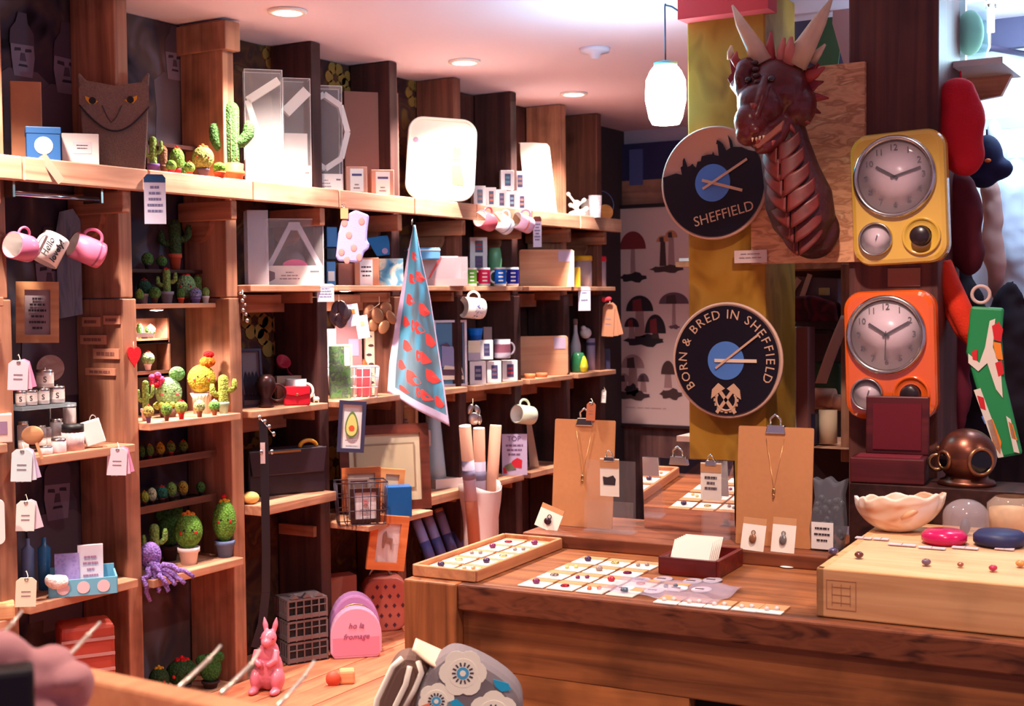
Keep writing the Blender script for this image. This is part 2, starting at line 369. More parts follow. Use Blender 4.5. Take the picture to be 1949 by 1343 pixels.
shelf(3, 4, ZU, .016); shelf(3, 4, ZB, .018); Z33 = atY(655, 1012, YF-.13).z; shelf(3, 4, Z33, .016, YF-.135)
Z43 = atY(858, 935, YF-.03).z
shelf(4, 5, ZU, .016); shelf(4, 5, ZB, .018); shelf(4, 5, Z43, .03)
shelf(5, 6, ZU, .016); shelf(5, 6, ZB, .018); shelf(5, 6, Z43, .02)
shelf(6, 7, ZU, .016); shelf(6, 7, ZB, .018); shelf(6, 7, Z43, .02)
shelf(7, 8, ZU, .016, xb=XP[8]+.03); shelf(7, 8, ZB, .018, xb=XP[8]+.03); shelf(7, 8, Z43, .02)
for i in range(2, 8):      # cleats under the long shelves
    for z in (ZU, ZB): M().box(((XP[i]+XP[i+1]-PT)/2, YB-.03, z-.05), (XP[i+1]-XP[i]-PT-.004, .02, .05)).build('cleat', SHELFX, unit)
for z in (ZU, ZB, Z43):
    for i in range(3, 8): M().box((XP[i]-PT-.008, YB-.08, z-.035), (.014, .13, .03)).build('cleat', SHELFY, unit)
# base board of the shelving, and the low plinth in front of it
ZP = atY(469, 1292, YF).z
M().box(((XL+XP[8])/2, (YF+YB)/2, ZP-.0125), (XP[8]-XL, YB-YF-.004, .025)).build('base_board', SHELFX, unit)
pl = thing('display_plinth', 'low orange-brown boarded plinth running along the foot of the shelving', 'plinth', (0, 0, 0))
for k in range(5):
    M().box(((XL+XP[8])/2, YF-.005-.073-.15*k, ZP-.0125), (XP[8]-XL, .146, .025)).build('plank', wood((214, 128, 92), (170, 90, 66), 'x', knots=.3), pl, bevel=.002)
M().box(((XL+XP[8])/2, YF-.72, (ZP-.027)/2), (XP[8]-XL, .02, ZP-.027)).build('front_board', SHELFX, pl)
# ================================================================ lights
def spot(P, watt, col=(1, .82, .70), ang=110, blend=.7, rad=.03, to=None):
    l = bpy.data.lights.new('downlight_beam', 'SPOT'); l.energy = watt; l.color = col; l.spot_size = R(ang); l.spot_blend = blend; l.shadow_soft_size = rad
    o = bpy.data.objects.new('downlight_beam', l); COL.objects.link(o); o.location = P
    if to is not None: o.rotation_euler = (Vector(to)-Vector(P)).to_track_quat('-Z', 'Y').to_euler()
    return o
LM = glow((255, 244, 224), 14)
def downlight(x, y, label, watt=26, to=None):
    t = thing('downlight', label, 'ceiling light', (x, y, CEIL), 0, 'recessed downlights')
    M().lathe([(.034, -.001), (.05, -.001), (.05, -.006), (.036, -.008), (.034, -.001)], 28, cap=False).build('trim_ring', plain((240, 232, 226), .4), t)
    M().lathe([(.034, -.004), (.001, -.005)], 28).build('lamp_face', LM, t)
    spot((x, y, CEIL-.02), watt, to=to if to else (x, y, 0))
WL = 28
for px, py, lb in ((547, 20, 'recessed downlight glowing in the ceiling above the clear boxed kits'), (884, 116, 'recessed downlight glowing in the ceiling above the big white tray'), (1092, 177, 'recessed downlight farthest away, above the white chopping board')):
    p = atZ(px, py, CEIL); downlight(p.x, p.y, lb, WL)
for x, y in ((1.72, 2.2), (.9, 2.2)): spot((x, y, CEIL-.02), WL)
# more of the shop's ceiling lamps, above and behind the camera
for x, y, w in ((2.3, .7, 15), (1.5, .2, 14), (.5, .9, 14), (2.5, -.8, 12)): spot((x, y, CEIL-.02), w, ang=130)
W = bpy.data.worlds.new('shop_air'); SC.world = W; W.use_nodes = True
W.node_tree.nodes['Background'].inputs[0].default_value = (.33, .22, .33, 1); W.node_tree.nodes['Background'].inputs[1].default_value = .30
vs = SC.view_settings; SC.display_settings.display_device = 'sRGB'
vs.view_transform = 'Standard'; vs.look = 'None'; vs.gamma = 1; vs.use_curve_mapping = False; vs.exposure = 2.1
# ================================================================ builders for the goods
def put(name, label, cat, box, Y=YF+.05, z=None, k=1.0, group=None, X=None, Z=None, D=None, tilt=0):
    P, w, h = bb(*box, Y=Y if X is None and Z is None and D is None else None, X=X, Z=Z, D=D, z=z)
    full = camyaw(P); a = full*k
    w = w/max(.35, math.cos(full-a))
    t = thing(name, label, cat, P, Euler((tilt, 0, a)) if tilt else a, group)
    return t, w, h
def rects(name, mat, parent, rs, y, t=.0008, label=None):
    """thin printed patches (x0,z0,x1,z1) on a face at y"""
    m = M()
    for (x0, z0, x1, z1) in rs: m.box(((x0+x1)/2, y-t/2, (z0+z1)/2), (abs(x1-x0), t, abs(z1-z0)))
    return m.build(name, mat, parent, label=label)
def polys(name, mat, parent, ps, y, t=.0008, label=None):
    m = M()
    for p in ps: m.prism(p, y-t, y)
    return m.build(name, mat, parent, label=label)
def lines(name, mat, parent, cx, ws, z0, dz, th, y, rnd=0):
    """rows of illegible small print"""
    m = M()
    for i, w in enumerate(ws):
        x = cx-w/2
        while x < cx+w/2-1e-6:
            l = min(random.uniform(.12, .3)*max(ws), cx+w/2-x); m.box((x+l*.42, y-.0003, z0-dz*i), (l*.84, .0006, th)); x += l
    return m.build(name, mat, parent)
def carton(name, label, cat, box, d, mat, Y=YF+.06, z=None, k=1.0, group=None, lab=None, labm=WHITE, text_rows=0, bevel=.002, X=None, Z=None, lid=False):
    t, w, h = put(name, label, cat, box, Y, z, k, group, X, Z)
    M().box((0, 0, h/2), (w, d, h)).build('carton', mat, t, bevel=bevel)
    if lid: M().box((0, 0, h-.008), (w+.003, d+.003, .016)).build('lid', mat, t, bevel=bevel)
    if lab:
        x0, z0, x1, z1 = [q*s-(w/2 if i % 2 == 0 else 0) for i, (q, s) in enumerate(zip(lab, (w, h, w, h)))]
        rects('printed_label', labm, t, [(x0, z0, x1, z1)], -d/2-.0002)
        if text_rows:
            lw = x1-x0; lines('small_print', INK, t, (x0+x1)/2, [lw*random.uniform(.5, .85) for _ in range(text_rows)], z1-(z1-z0)*.3, (z1-z0)*.5/max(1, text_rows), (z1-z0)*.06, -d/2-.0012)
    return t, w, h
def capsule(m, p, q, r0, r1=None, seg=12, mi=0):
    p, q = Vector(p), Vector(q); r1 = r1 or r0; d = (q-p).normalized(); n = 4
    pts, rs = [], []
    for i in range(n+1): a = PI/2*i/n; pts.append(p-d*r0*math.cos(a)); rs.append(max(1e-4, r0*math.sin(a)))
    for i in range(n, -1, -1): a = PI/2*i/n; pts.append(q+d*r1*math.cos(a)); rs.append(max(1e-4, r1*math.sin(a)))
    return m.tube(pts, rs, seg, mi)
def arm(m, pts, r, mi=0, seg=10):
    pts = [Vector(p) for p in pts]; out = []
    for i in range(len(pts)-1):
        for t in range(3): out.append(pts[i].lerp(pts[i+1], t/3))
    out.append(pts[-1]); rs = [r]*len(out); rs[-1] = r*.55; rs[-2] = r*.9
    return m.tube(out, rs, seg, mi)
G1, G2, G3, G4, GD, GT, GY, GW = (112, 156, 72), (86, 132, 66), (140, 172, 92), (150, 190, 130), (48, 78, 52), (54, 120, 104), (206, 172, 60), (206, 214, 176)
def cactus(kind, box, col, pot, flower, z, label, Y=YF+.05, pf=.3, group='crocheted cacti', face=True, potw=.55, flow2=None):
    P, w, h = bb(*box, Y=Y, z=z); m_ = mpp(P)
    t = thing('crochet_cactus', label, 'toy cactus', P, camyaw(P), group)
    fh = h*.1 if flower else 0; ph = h*pf; bh = h-ph-fh*.8; b = M()
    potm = plain(pot, .75); pr = w*potw/2
    if kind == 'arms': pr = w*potw/2
    M().lathe([(pr*.72, 0), (pr*.95, ph*.72), (pr*1.08, ph*.73), (pr*1.1, ph*1.0), (pr*.95, ph*1.0), (pr*.9, ph*.9), (.001, ph*.9)], 24).build('pot', potm, t)
    top = ph+bh; rr = 0
    if kind == 'ball':
        rr = w/2; b.ell((0, 0, ph+bh/2-.002), (rr, rr*.95, bh/2+.002), 36, 16, rib=.035, nrib=12)
    elif kind == 'col':
        rr = w/2; capsule(b, (0, 0, ph*.9), (0, 0, top-rr), rr*.9, rr, 16)
    elif kind == 'paddle':
        b.ell((0, 0, ph+bh*.45), (w*.36, w*.2, bh*.5)); b.ell((w*.22, 0, ph+bh*.8), (w*.24, w*.14, bh*.22)); b.ell((-w*.25, 0, ph+bh*.72), (w*.22, w*.13, bh*.2)); rr = w*.3
    elif kind == 'arms':
        rr = w*.17; capsule(b, (0, 0, ph*.9), (0, 0, top-rr), rr, rr*1.02, 16)
        arm(b, [(0, 0, ph+bh*.3), (-w*.25, 0, ph+bh*.28), (-w*.36, -.002, ph+bh*.38), (-w*.37, -.002, ph+bh*.68)], w*.1)
        arm(b, [(0, 0, ph+bh*.42), (w*.25, 0, ph+bh*.42), (w*.36, -.002, ph+bh*.52), (w*.38, -.002, ph+bh*.84)], w*.1)
    bo = b.build('body', crochet(col), t)
    if flower:
        fm = M(); fr = max(rr*.42, w*.12)
        for i in range(5): a = 2*PI*i/5; fm.ell((fr*.7*math.cos(a), fr*.5*math.sin(a), top-fr*.25), (fr*.55, fr*.5, fr*.42), 10, 6)
        fm.ell((0, 0, top-fr*.1+.001), (fr*.45, fr*.45, fr*.6), 10, 6)
        fm.build('flower', crochet(flower), t)
        if flow2: M().ell((0, 0, top+fr*.75), (fr*.6, fr*.5, fr*.5), 12, 8).build('flower', crochet(flow2), t)
    if face and kind in ('ball', 'col') and w > .022:
        zc = ph+bh*(.55 if kind == 'ball' else .7); y = -rr*.93
        for s in (-1, 1): M().ell((s*rr*.3, y*.98, zc), max(.0016, rr*.075), 8, 6).build('eye', BLACK, bo)
        if w > .045:
            for s in (-1, 1): M().ell((s*rr*.5, y*.88, zc-rr*.2), (rr*.13, rr*.06, rr*.13), 10, 6).build('cheek', RED, bo)
        M().torus((0, y*1.0, zc-rr*.12), rr*.1, rr*.025, a0=PI, a1=2*PI, seg=8, seg2=6).build('smile', BLACK, bo)
    return t
def mug(label, P, T, r, h, outm, inm=None, group=None, handle_at=0, bands=None):
    """T turns a mug (axis +Z, handle at +X) before it hangs or stands at P"""
    t = thing('mug', label, 'mug', P, T.to_euler(), group)
    M().lathe([(.0005, 0), (r*.86, 0), (r*.97, h*.03), (r, h*.1), (r, h), (r*.92, h)], 32, 0, cap=False).build('cup', outm, t)
    M().lathe([(r*.92, h*.998), (r*.915, h*.97), (r*.92, h*.08), (.001, h*.06)], 32, cap=False).build('inside', inm or CER, t)
    T2 = Matrix.Rotation(R(0), 4, 'Z')
    M().torus((r*1.02, 0, h*.5), h*.3, h*.055, seg=20, seg2=8, sx=.85, a0=-PI/2-.25, a1=PI/2+.25).build('handle', outm, t)
    if bands:
        for (z0, z1, mm) in bands: M().lathe([(r*1.004, h*z0), (r*1.004, h*z1)], 32, cap=False).build('printed_band', mm, t)
    return t
def axes(zd, xd):
    z = Vector(zd).normalized(); x = Vector(xd); x = (x-z*x.dot(z)).normalized(); y = z.cross(x)
    return Matrix(((x.x, y.x, z.x), (x.y, y.y, z.y), (x.z, y.z, z.z)))
def scr(dx, dy, dz):
    """a direction given as right, up and towards the viewer at the middle of the room"""
    return RT*dx+UP*dy-fw*dz
def hang_mug(label, cx, cy, Y, r_px, h_px, zdir, outm, group, inm=None, bands=None, hx=(0, 1, 0)):
    P = atY(cx, cy, Y); m = mpp(P); z = scr(*zdir).normalized(); h = h_px*m
    return mug(label, P-z*h/2, axes(z, scr(*hx)), r_px*m, h, outm, inm, group, bands=bands)
def swing_tags(label, box, Y, cols, n=3, group='price tags on strings', spread=.25, X=None, mark=None):
    P, w, h = bb(*box, Y=Y, X=X); t = thing('paper_tags', label, 'tag', P+Vector((0, 0, h)), camyaw(P), group)
    for i in range(n):
        a = -spread*(n-1-i)/max(1, n-1)*1.2+.06; T = Matrix.Translation((0, .004*(n-1-i), 0)) @ Matrix.Rotation(a, 4, 'Y')
        ww = w*.62; m = M(); m.T = T
        m.prism([(-ww/2, -h), (ww/2, -h), (ww/2, -h*.16), (ww*.28, -h*.04), (-ww*.28, -h*.04), (-ww/2, -h*.16)], -.0012, .0012); o = m.build('tag', cols[i % len(cols)], t)
        if i == n-1:
            g = M(); g.T = T; g.lathe([(.0025, 0), (.0045, .0008), (.0025, .0012)], 12, 0, Matrix.Translation((0, -.0012, -h*.1)) @ Matrix.Rotation(R(90), 4, 'X'), cap=False); g.build('eyelet', SILVER, t)
            g = M(); g.T = T
            for q in range(2): g.box((0, -.0015, -h*(.5+.14*q)), (ww*.45, .0006, h*.035))
            g.build('small_print', SOFTINK, t)
    M().tube([(0, -.002, -h*.1), (.003, .002, 0), (0, .012, h*.14), (-.002, .02, h*.1)], .0008, 6).build('string', CREAM, t)
    return t
def picture_frame(name, label, cat, box, fm, mat, Y=None, X=None, k=1, bw=.16, d=.014, tilt=0, roll=0, z=None, group=None, Z=None, glass=False, D=None):
    P, w, h = bb(*box, Y=Y, X=X, Z=Z, D=D, z=z); full = camyaw(P); a = full*k; w = w/max(.35, math.cos(full-a))
    t = thing(name, label, cat, P, (Matrix.Rotation(a, 3, 'Z') @ Matrix.Rotation(tilt, 3, 'X') @ Matrix.Rotation(roll, 3, 'Y')).to_euler(), group)
    b = bw*min(w, h); m = M()
    for (x0, x1, z0, z1) in ((-w/2, -w/2+b, 0, h), (w/2-b, w/2, 0, h)): m.box(((x0+x1)/2, 0, (z0+z1)/2), (x1-x0, d, z1-z0))
    for (z0, z1) in ((0, b), (h-b, h)): m.box((0, 0, (z0+z1)/2), (w-2*b, d, z1-z0))
    m.build('frame', fm, t)
    M().box((0, d*.2, h/2), (w-2*b+.002, d*.3, h-2*b+.002)).build('print_sheet', mat, t)
    return t, w-2*b, h-2*b, b, w, h
# ================================================================ bay of mugs and tins (far left)
carton('gift_box', 'blue gift box with a white round sticker, at the left end of the top shelf', 'box', (52, 232, 113, 300), .07, plain((16, 70, 124), .5), YF+.02, DK, .95, lid=True)
o = bpy.data.objects['gift_box']; P, w, h = bb(52, 232, 113, 300, Y=YF+.02)
polys('round_sticker', WHITE, o, [disc(w*.27, 0, h*.48)], -.0355)
carton('gift_box', 'small white box standing right of the blue gift box on the top shelf', 'box', (120, 240, 187, 303), .06, WHITE, YF+.02, DK, 1, lab=(.3, .4, .8, .75), labm=plain((226, 220, 226), .6), text_rows=2)
carton('cardboard_box', 'tall plain cardboard box behind the blue gift box on the top shelf', 'box', (24, 134, 80, 296), .03, CARD, YF+.11, DK, 1)
# owl-faced felt bag
t, w, h = put('owl_felt_bag', 'grey felt bag with an angry yellow-eyed owl face on the top shelf', 'bag', (155, 122, 286, 318), YF+.03, DK-.01, 1)
felt = plain((126, 106, 98), .95, var=.3, bscale=260, bump=.5, spec=.05)
k = lambda pts: [(a*w-w/2, b*h) for a, b in pts]
M().prism(k([(.22, 0), (.9, 0), (.95, .45), (.98, .86), (1.0, .98), (.97, 1.0), (.86, .9), (.5, .86), (.12, .9), (.03, .97), (0, .95), (.02, .82), (.04, .5), (.06, 0)]), -.03, .03).build('bag_body', felt, t, bevel=.006)
arc = [(.02+.96*i/24, .66-.24*math.sin(PI*i/24)) for i in range(25)]
M().prism(k(arc+[(.98, .86), (.86, .89), (.5, .855), (.12, .89), (.02, .82)]), -.037, -.031).build('face_flap', felt, t)
M().tube([(a*w-w/2, -.037, b*h) for a, b in arc], .0022, 6).build('flap_edge', plain((52, 44, 50), .9), t)
for sx in (-1, 1):
    cx, cz = w*(.2 if sx < 0 else .72)-w/2, h*(.71 if sx < 0 else .73)
    e = M().prism([(cx+sx*a*w, cz+b*h) for a, b in [(-.08, -.012), (-.03, -.04), (.04, -.04), (.09, .0), (.10, .035)]], -.0395, -.0375).build('eye', plain((222, 160, 30), .5), t)
    M().prism(disc(w*.05, cx, cz-h*.008, 16), -.0402, -.0396).build('pupil', BLACK, e)
M().tube([(w*(a)-w/2, -.038, h*b) for a, b in [(.33, .66), (.40, .55), (.45, .50), (.52, .55), (.6, .66)]], .0012, 6).build('beak_stitching', plain((70, 58, 60), .9), t)
# paper ribbon label and rail with hanging mugs
P = atY(100, 322, YF-.06); m_ = mpp(P)
t = thing('gift_tag', 'brown paper tag lying slanted over the edge of the top shelf at far left', 'tag', P, camyaw(P)); M().bar((-18*m_, 0, 26*m_), (16*m_, 0, -24*m_), 15*m_, .002).build('tag_paper', plain((150, 112, 96), .8), t)
P = atY(108, 374, YF-.01)
t = thing('hanging_rail', 'shiny metal rail under the top shelf with three mugs hung below', 'rail', P); M().tube([(-.12, 0, 0), (.12, 0, 0)], .006, 12).build('rod', plain((180, 200, 226), .15, 1), t)
for s in (-1, 1): M().box((.122*s, .02, .012), (.006, .06, .04)).build('rail_bracket', STEEL, t)
HM = 'mugs hung from the shelf edge'
hang_mug('pinkish mug hanging at the far left with its mouth towards us', 40, 470, YF-.02, 26, 46, (-.35, .1, .9), plain((196, 106, 140), .2), HM, hx=(.2, 1, 0))
g = hang_mug('white mug with slanting black words hanging between two pink mugs', 96, 474, YF-.01, 26, 58, (-.35, -.85, .25), CER, HM, hx=(.1, .9, .5))
hang_mug('pink mug hanging rightmost under the rail, mouth turned left', 166, 476, YF-.0, 26, 60, (-.72, .35, .6), plain((216, 116, 150), .2), HM, hx=(.35, 1, 0), bands=[(.2, .26, plain((150, 70, 110), .4))])
P = atY(97, 478, YF-.01); m_ = mpp(P)
for i, (s_, dx) in enumerate((('Hello', -8), ('lovely!', 9))):
    o = text(s_, 17*m_, 'lettering', BLACK, g, extrude=.0018, shear=.2)
    tc_ = (CAMP-P).normalized(); ax_ = scr(-.35, -.85, .25).normalized(); sd_ = ax_.cross(tc_).normalized(); sd_ = -sd_ if sd_.dot(RT) < 0 else sd_; fr_ = (tc_-ax_*tc_.dot(ax_)).normalized(); n = (fr_*math.sqrt(1-(dx/26)**2)+sd_*(dx/26)).normalized(); w_ = P+n*27*m_
    rot = axes(scr(0, .0, 1)-RT*0.0, scr(.22, .97, 0)); 
    xd = -ax_; yd = n.cross(xd).normalized(); xd = yd.cross(n).normalized(); mt = Matrix(((xd.x, yd.x, n.x, w_.x), (xd.y, yd.y, n.y, w_.y), (xd.z, yd.z, n.z, w_.z), (0, 0, 0, 1)))
    bpy.context.view_layer.update(); o.matrix_local = g.matrix_world.inverted() @ mt
# grey plank hung at the back, framed notice
t, w, h = put('driftwood_plank', 'pale grey-blue weathered plank standing behind the hanging mugs', 'plank', (112, 398, 156, 606), YB-.02, None, .9)
M().prism([(-w/2, 0), (w/2, .01), (w*.5, h*.9), (w*.2, h), (-w*.35, h*.97), (-w/2, h*.8)], -.006, .006).build('board', mixed([(96, 110, 140), (130, 140, 160), (84, 86, 104)], 14, stretch=(3, 1, .5)), t)
t, w, h, b, W_, H_ = picture_frame('picture_frame', 'bare wood frame with a grey printed notice below the hanging mugs', 'picture frame', (33, 536, 110, 652), PINE, plain((164, 150, 156), .7), Y=YF+.09, k=.95, bw=.2, roll=.02)
lines('small_print', INK, t, 0, [w*.4, w*.6, w*.7, w*.5, w*.65, w*.4], H_*.72, h*.13, h*.05, -.003)
# little wooden word signs on the upright
for i, (x0, y0, x1, y1, lb) in enumerate(((158, 603, 193, 621, 'upper left of the pair'), (199, 600, 231, 617, 'upper right of the pair'), (154, 637, 205, 655, 'third from the top'), (179, 663, 230, 683, 'fourth from the top'), (164, 700, 223, 714, 'lowest of them'))):
    P = atX((x0+x1)/2, (y0+y1)/2, XP[1]-PT); m_ = mpp(P); w = (x1-x0)*m_*1.35; h = (y1-y0)*m_
    t = thing('word_sign', 'pinkish wooden word strip on the upright by the tins, '+lb, 'sign', P, R(-90), 'small wooden word strips')
    M().box((0, -.003, 0), (w, .006, h)).build('strip', plain((204, 140, 112), .7, var=.1), t, bevel=.001)
    lines('carved_words', plain((140, 84, 74), .8), t, 0, [w*.7], 0, .01, h*.34, -.0062)
# tins: stacked by threes, then jars in front
def tin(label, x0, y0, x1, y1, z, Y, letter=True, lid=True, body=plain((206, 190, 186), .35, .35), stripes=False, group='little tins and jars'):
    P, w, h = bb(x0, y0, x1, y1, Y=Y, z=z); t = thing('tin', label, 'tin', P, camyaw(P), group); r = w/2
    M().lathe([(r*.96, 0), (r, .003), (r, h*.8), (r*.96, h*.82)], 24).build('can', body, t)
    if lid: M().lathe([(r*1.03, h*.78), (r*1.03, h*.9), (r*.9, h*.92), (.001, h*.93)], 24, cap=False).build('lid', SILVER, t); M().ell((0, 0, h*.95), (r*.14, r*.14, h*.06), 10, 6).build('knob', SILVER, t)
    if letter: M().lathe([(r*1.004, h*.2), (r*1.004, h*.62)], 24, cap=False).build('paper_label', plain((226, 212, 206), .6), t); text('S', h*.42, 'lettering', BLACK, t, (0, -r*1.012, h*.41))
    return t
zt = atY(70, 770, YF+.02).z
t = thing('glass_shelf', 'small clear glass ledge carrying the rows of lettered tins', 'ledge', (atY(72, 770, YF+.05).x, YF+.06, zt-.006)); M().box((0, 0, 0), (.15, .10, .008)).build('glass_board', clear((200, 220, 230), .35), t)
for s in (-.066, .066): M().tube([(s, .03, -.004), (s, .03, Z01-zt+.006)], .003, 8).build('stilt', STEEL, t)
for i, (a, b, c, d, lb) in enumerate(((30, 739, 49, 770, 'lettered tin at the left end of the tin row'), (48, 738, 71, 769, 'lettered tin second along the tin row'), (71, 736, 94, 768, 'lettered tin third along the tin row'), (96, 732, 123, 766, 'lettered tin at the right end of the tin row'))):
    tin(lb+', on the glass ledge', a, b, c, d, zt, YF+.035, body=plain((196, 180, 178), .35, .3))
tin('single lettered tin stacked on top of the tin row', 70, 700, 102, 737, zt+.036, YF+.045)
t, w, h = put('round_plaque', 'round mottled plaque leaning behind the stacked tins', 'plaque', (72, 660, 122, 740), YB-.03, None, .9); M().prism(disc(w/2, 0, h*.5, 28), -.004, .004).build('disc', mixed([(196, 160, 150), (150, 110, 110)], 40), t)
for a, b, c, d, lb in ((33, 788, 55, 824, 'small clear jar at the left of the front jar row'), (67, 782, 88, 806, 'small clear jar at the back, behind the wooden spoon'), (82, 796, 98, 816, 'tiny clear jar right of the wooden spoon'), (95, 785, 120, 818, 'small clear jar in the middle of the jar row')):
    P, w, h = bb(a, b, c, d, Y=YF+.05, z=Z01+.03); t = thing('glass_jar', lb, 'jar', P, 0, 'little tins and jars'); r = w/2
    M().lathe([(r, 0), (r, h*.75), (r*.8, h*.84)], 20).build('glass', clear((220, 214, 220), .4), t); M().lathe([(r*.88, h*.82), (r*.88, h), (.001, h)], 20).build('lid', SILVER, t); M().lathe([(r*.9, -.03), (r*.9, 0)], 20).build('stand', WHITE, t)
tin('white round tin with a domed lid, right of centre on the tin shelf', 99, 832, 126, 862, Z01, YF-.012, letter=False, body=plain((226, 204, 206), .4))
tin('low white tin at the front left of the tin shelf', 76, 846, 100, 864, Z01, YF-.012, letter=False, body=plain((226, 210, 212), .4))
tin('tall pale tin behind the striped tin', 121, 775, 145, 815, Z01+.055, YF+.055, letter=False)
P, w, h = bb(119, 808, 160, 857, Y=YF-.0, z=Z01); t = thing('striped_tin', 'pleated pink-white tin with a black lid on the tin shelf', 'tin', P, 0, 'little tins and jars')
M().lathe([(w*.48, 0), (w*.5, h*.7)], 48, rib=.03, nrib=16).build('can', plain((216, 186, 186), .6), t); M().lathe([(w*.5, h*.7), (w*.5, h), (.001, h)], 24).build('lid', BLACK, t)
P, w, h = bb(121, 815, 145, 858, Y=YF+.055, z=Z01); t = thing('tin', 'plain pale tin at the back under a taller one', 'tin', P, 0, 'little tins and jars'); M().lathe([(w/2, 0), (w/2, .055)], 24).build('can', plain((196, 180, 178), .35, .3), t)
t, w, h = put('gift_box', 'white box tipped on its corner at the right of the tin shelf', 'box', (160, 800, 196, 846), YF-.0, Z01+.004, 1); M().box((0, 0, h*.5), (w, .03, h), 0, Matrix.Translation((0, 0, h/2)) @ Matrix.Rotation(R(-16), 4, 'Y') @ Matrix.Translation((0, 0, -h/2+.003))).build('carton', WHITE, t, bevel=.002); M().torus((0, 0, h*1.04), w*.3, .0012, sx=.6).build('string_loop', SILVER, t)
P = atY(62, 828, YF-.04); m_ = mpp(P); t = thing('wooden_spoon', 'round-headed pale wooden spoon hung in front of the jars', 'spoon', P, camyaw(P)); M().ell((0, 0, 0), (20*m_, .004, 18*m_)).build('bowl', PINE, t); M().bar((6*m_, 0, -14*m_), (16*m_, 0, -46*m_), .006, .004).build('shaft', PINE, t)
# swing tags
PK = [plain((232, 150, 190), .7), plain((238, 190, 214), .7), plain((240, 214, 226), .7)]; BW = [plain((206, 190, 222), .7), plain((226, 226, 240), .7), plain((214, 232, 236), .7)]; WH = [plain((220, 206, 220), .7), WHITE]
swing_tags('bunch of pink paper tags hanging left of the lettered tins', (8, 683, 66, 742), YF-.045, PK)
swing_tags('bunch of pink paper tags hanging from the upright right of the tins', (196, 850, 254, 904), YF-.045, PK)
swing_tags('bunch of bluish-white paper tags hanging below the tin shelf', (14, 852, 74, 916), YF-.045, BW)
swing_tags('two long white paper tags hanging lowest at far left', (24, 950, 78, 1010), YF-.045, WH, 2)
# blue tray of small books
t, w, h = put('display_tray', 'pale blue open tray with three round stickers on the low left shelf', 'tray', (98, 1098, 218, 1150), YF-.02, Z02, .95)
tm = plain((110, 178, 206), .6)
for (c, d) in (((0, -.05, h*.3), (w, .004, h*.6)), ((0, .045, h*.4), (w, .004, h*.8)), ((0, 0, .002), (w, .1, .004)), ((-w/2, 0, h*.3), (.004, .1, h*.6)), ((w/2, 0, h*.3), (.004, .1, h*.6))): M().box(c, d).build('tray_side', tm, t)
polys('round_sticker', plain((226, 196, 204), .6), t, [disc(h*.22, x, h*.3) for x in (-w*.3, 0, w*.3)], -.0525)
t, w, h = put('small_book', 'purple patterned little book in the pale blue tray', 'book', (106, 1044, 150, 1110), YF+.012, Z02+.006, .95, tilt=-.06); M().box((0, 0, h/2), (w, .014, h)).build('cover', mixed([(150, 120, 176), (172, 144, 196)], 120, 'dots'), t)
t, w, h = put('small_book', 'white book with a pink line drawing leaning in the pale blue tray', 'book', (150, 1030, 196, 1108), YF-.014, Z02+.006, .95, tilt=-.01); M().box((0, 0, h/2), (w, .016, h)).build('cover', plain((232, 210, 216), .6), t); lines('drawing', plain((180, 120, 150), .7), t, 0, [w*.5, w*.6, w*.3, w*.6], h*.72, h*.15, h*.05, -.009)
t, w, h = put('soft_toy', 'small fluffy cream toy lying in the pale blue tray', 'soft toy', (86, 1092, 132, 1126), YF-.02, Z02+.016, 1); M().ell((0, 0, h*.45), (w*.45, .02, h*.42)).ell((w*.3, -.006, h*.5), (w*.16, .016, h*.35)).ell((-w*.3, -.006, h*.6), (w*.2, .016, h*.35)).build('fleece', plain((236, 224, 222), .95, bump=1, bscale=150), t, voxel=.004)
swing_tags('single cream tag propped at the left end of the blue tray', (22, 1096, 82, 1154), YF-.065, [CREAM], 1)
t, w, h = put('glass_bottle', 'small blue glittering bottles at the back of the low left shelf', 'bottle', (50, 1010, 92, 1060), YF+.08, Z02+.06, 1)
for x, c in ((-.4, (150, 170, 220)), (.3, (70, 150, 210))): M().lathe([(w*.28, -.06), (w*.28, h*.6), (w*.1, h*.75), (w*.1, h)], 16, 0, Matrix.Translation((x*w, 0, 0))).build('glass', plain(c, .1, trans=.5), t)
# stack of red tins with silver bands
zb = ZP
t, w, h = put('red_tin_trunk', 'red trunk with silver bands standing on the plinth at far left', 'trunk', (118, 1186, 216, 1285), YF-.03, None, .8); h += t.location.z-ZP
M().box((0, .03, h/2), (w, .10, h)).build('case', plain((158, 58, 44), .4), t, bevel=.01)
m = M()
for i in range(7): m.box((0, -.021, h*(.1+.13*i)), (w*.98, .003, h*.025))
m.build('silver_bands', plain((190, 150, 150), .3, .6), t); t.location.z = ZP
# things at the very left edge
t, w, h = put('silver_trinket', 'small shiny silver trinket on the shelf at the left edge', 'trinket', (-8, 506, 12, 556), YF+.02, atY(10, 565, YF-.03).z, 1); M().lathe([(w*.4, 0), (w*.2, h*.2), (w*.5, h*.6), (w*.3, h*.95), (.001, h)], 20).build('body', SILVER, t)
carton('small_box', 'small cream box with a purple patch on the shelf at the left edge', 'box', (-20, 782, 22, 836), .04, plain((222, 196, 186), .6), YF+.0, atY(20, 842, YF-.03).z, 1, lab=(.1, .3, .8, .75), labm=plain((150, 120, 150), .6))
t, w, h = put('white_plaque', 'white rounded plaque hanging at the left edge of the picture', 'plaque', (-30, 950, 9, 1036), YF-.04, None, 1); M().prism(rrect(w, h, w*.3, 0, h/2), -.004, .004).build('board', WHITE, t)
t, w, h = put('wooden_block', 'pale wooden block on the lowest shelf at the left edge', 'block', (-40, 1148, 26, 1176), YF+.0, atY(25, 1175, YF-.03).z, 1); M().box((0, 0, h/2), (w, .06, h)).build('block', PINE, t, bevel=.004)
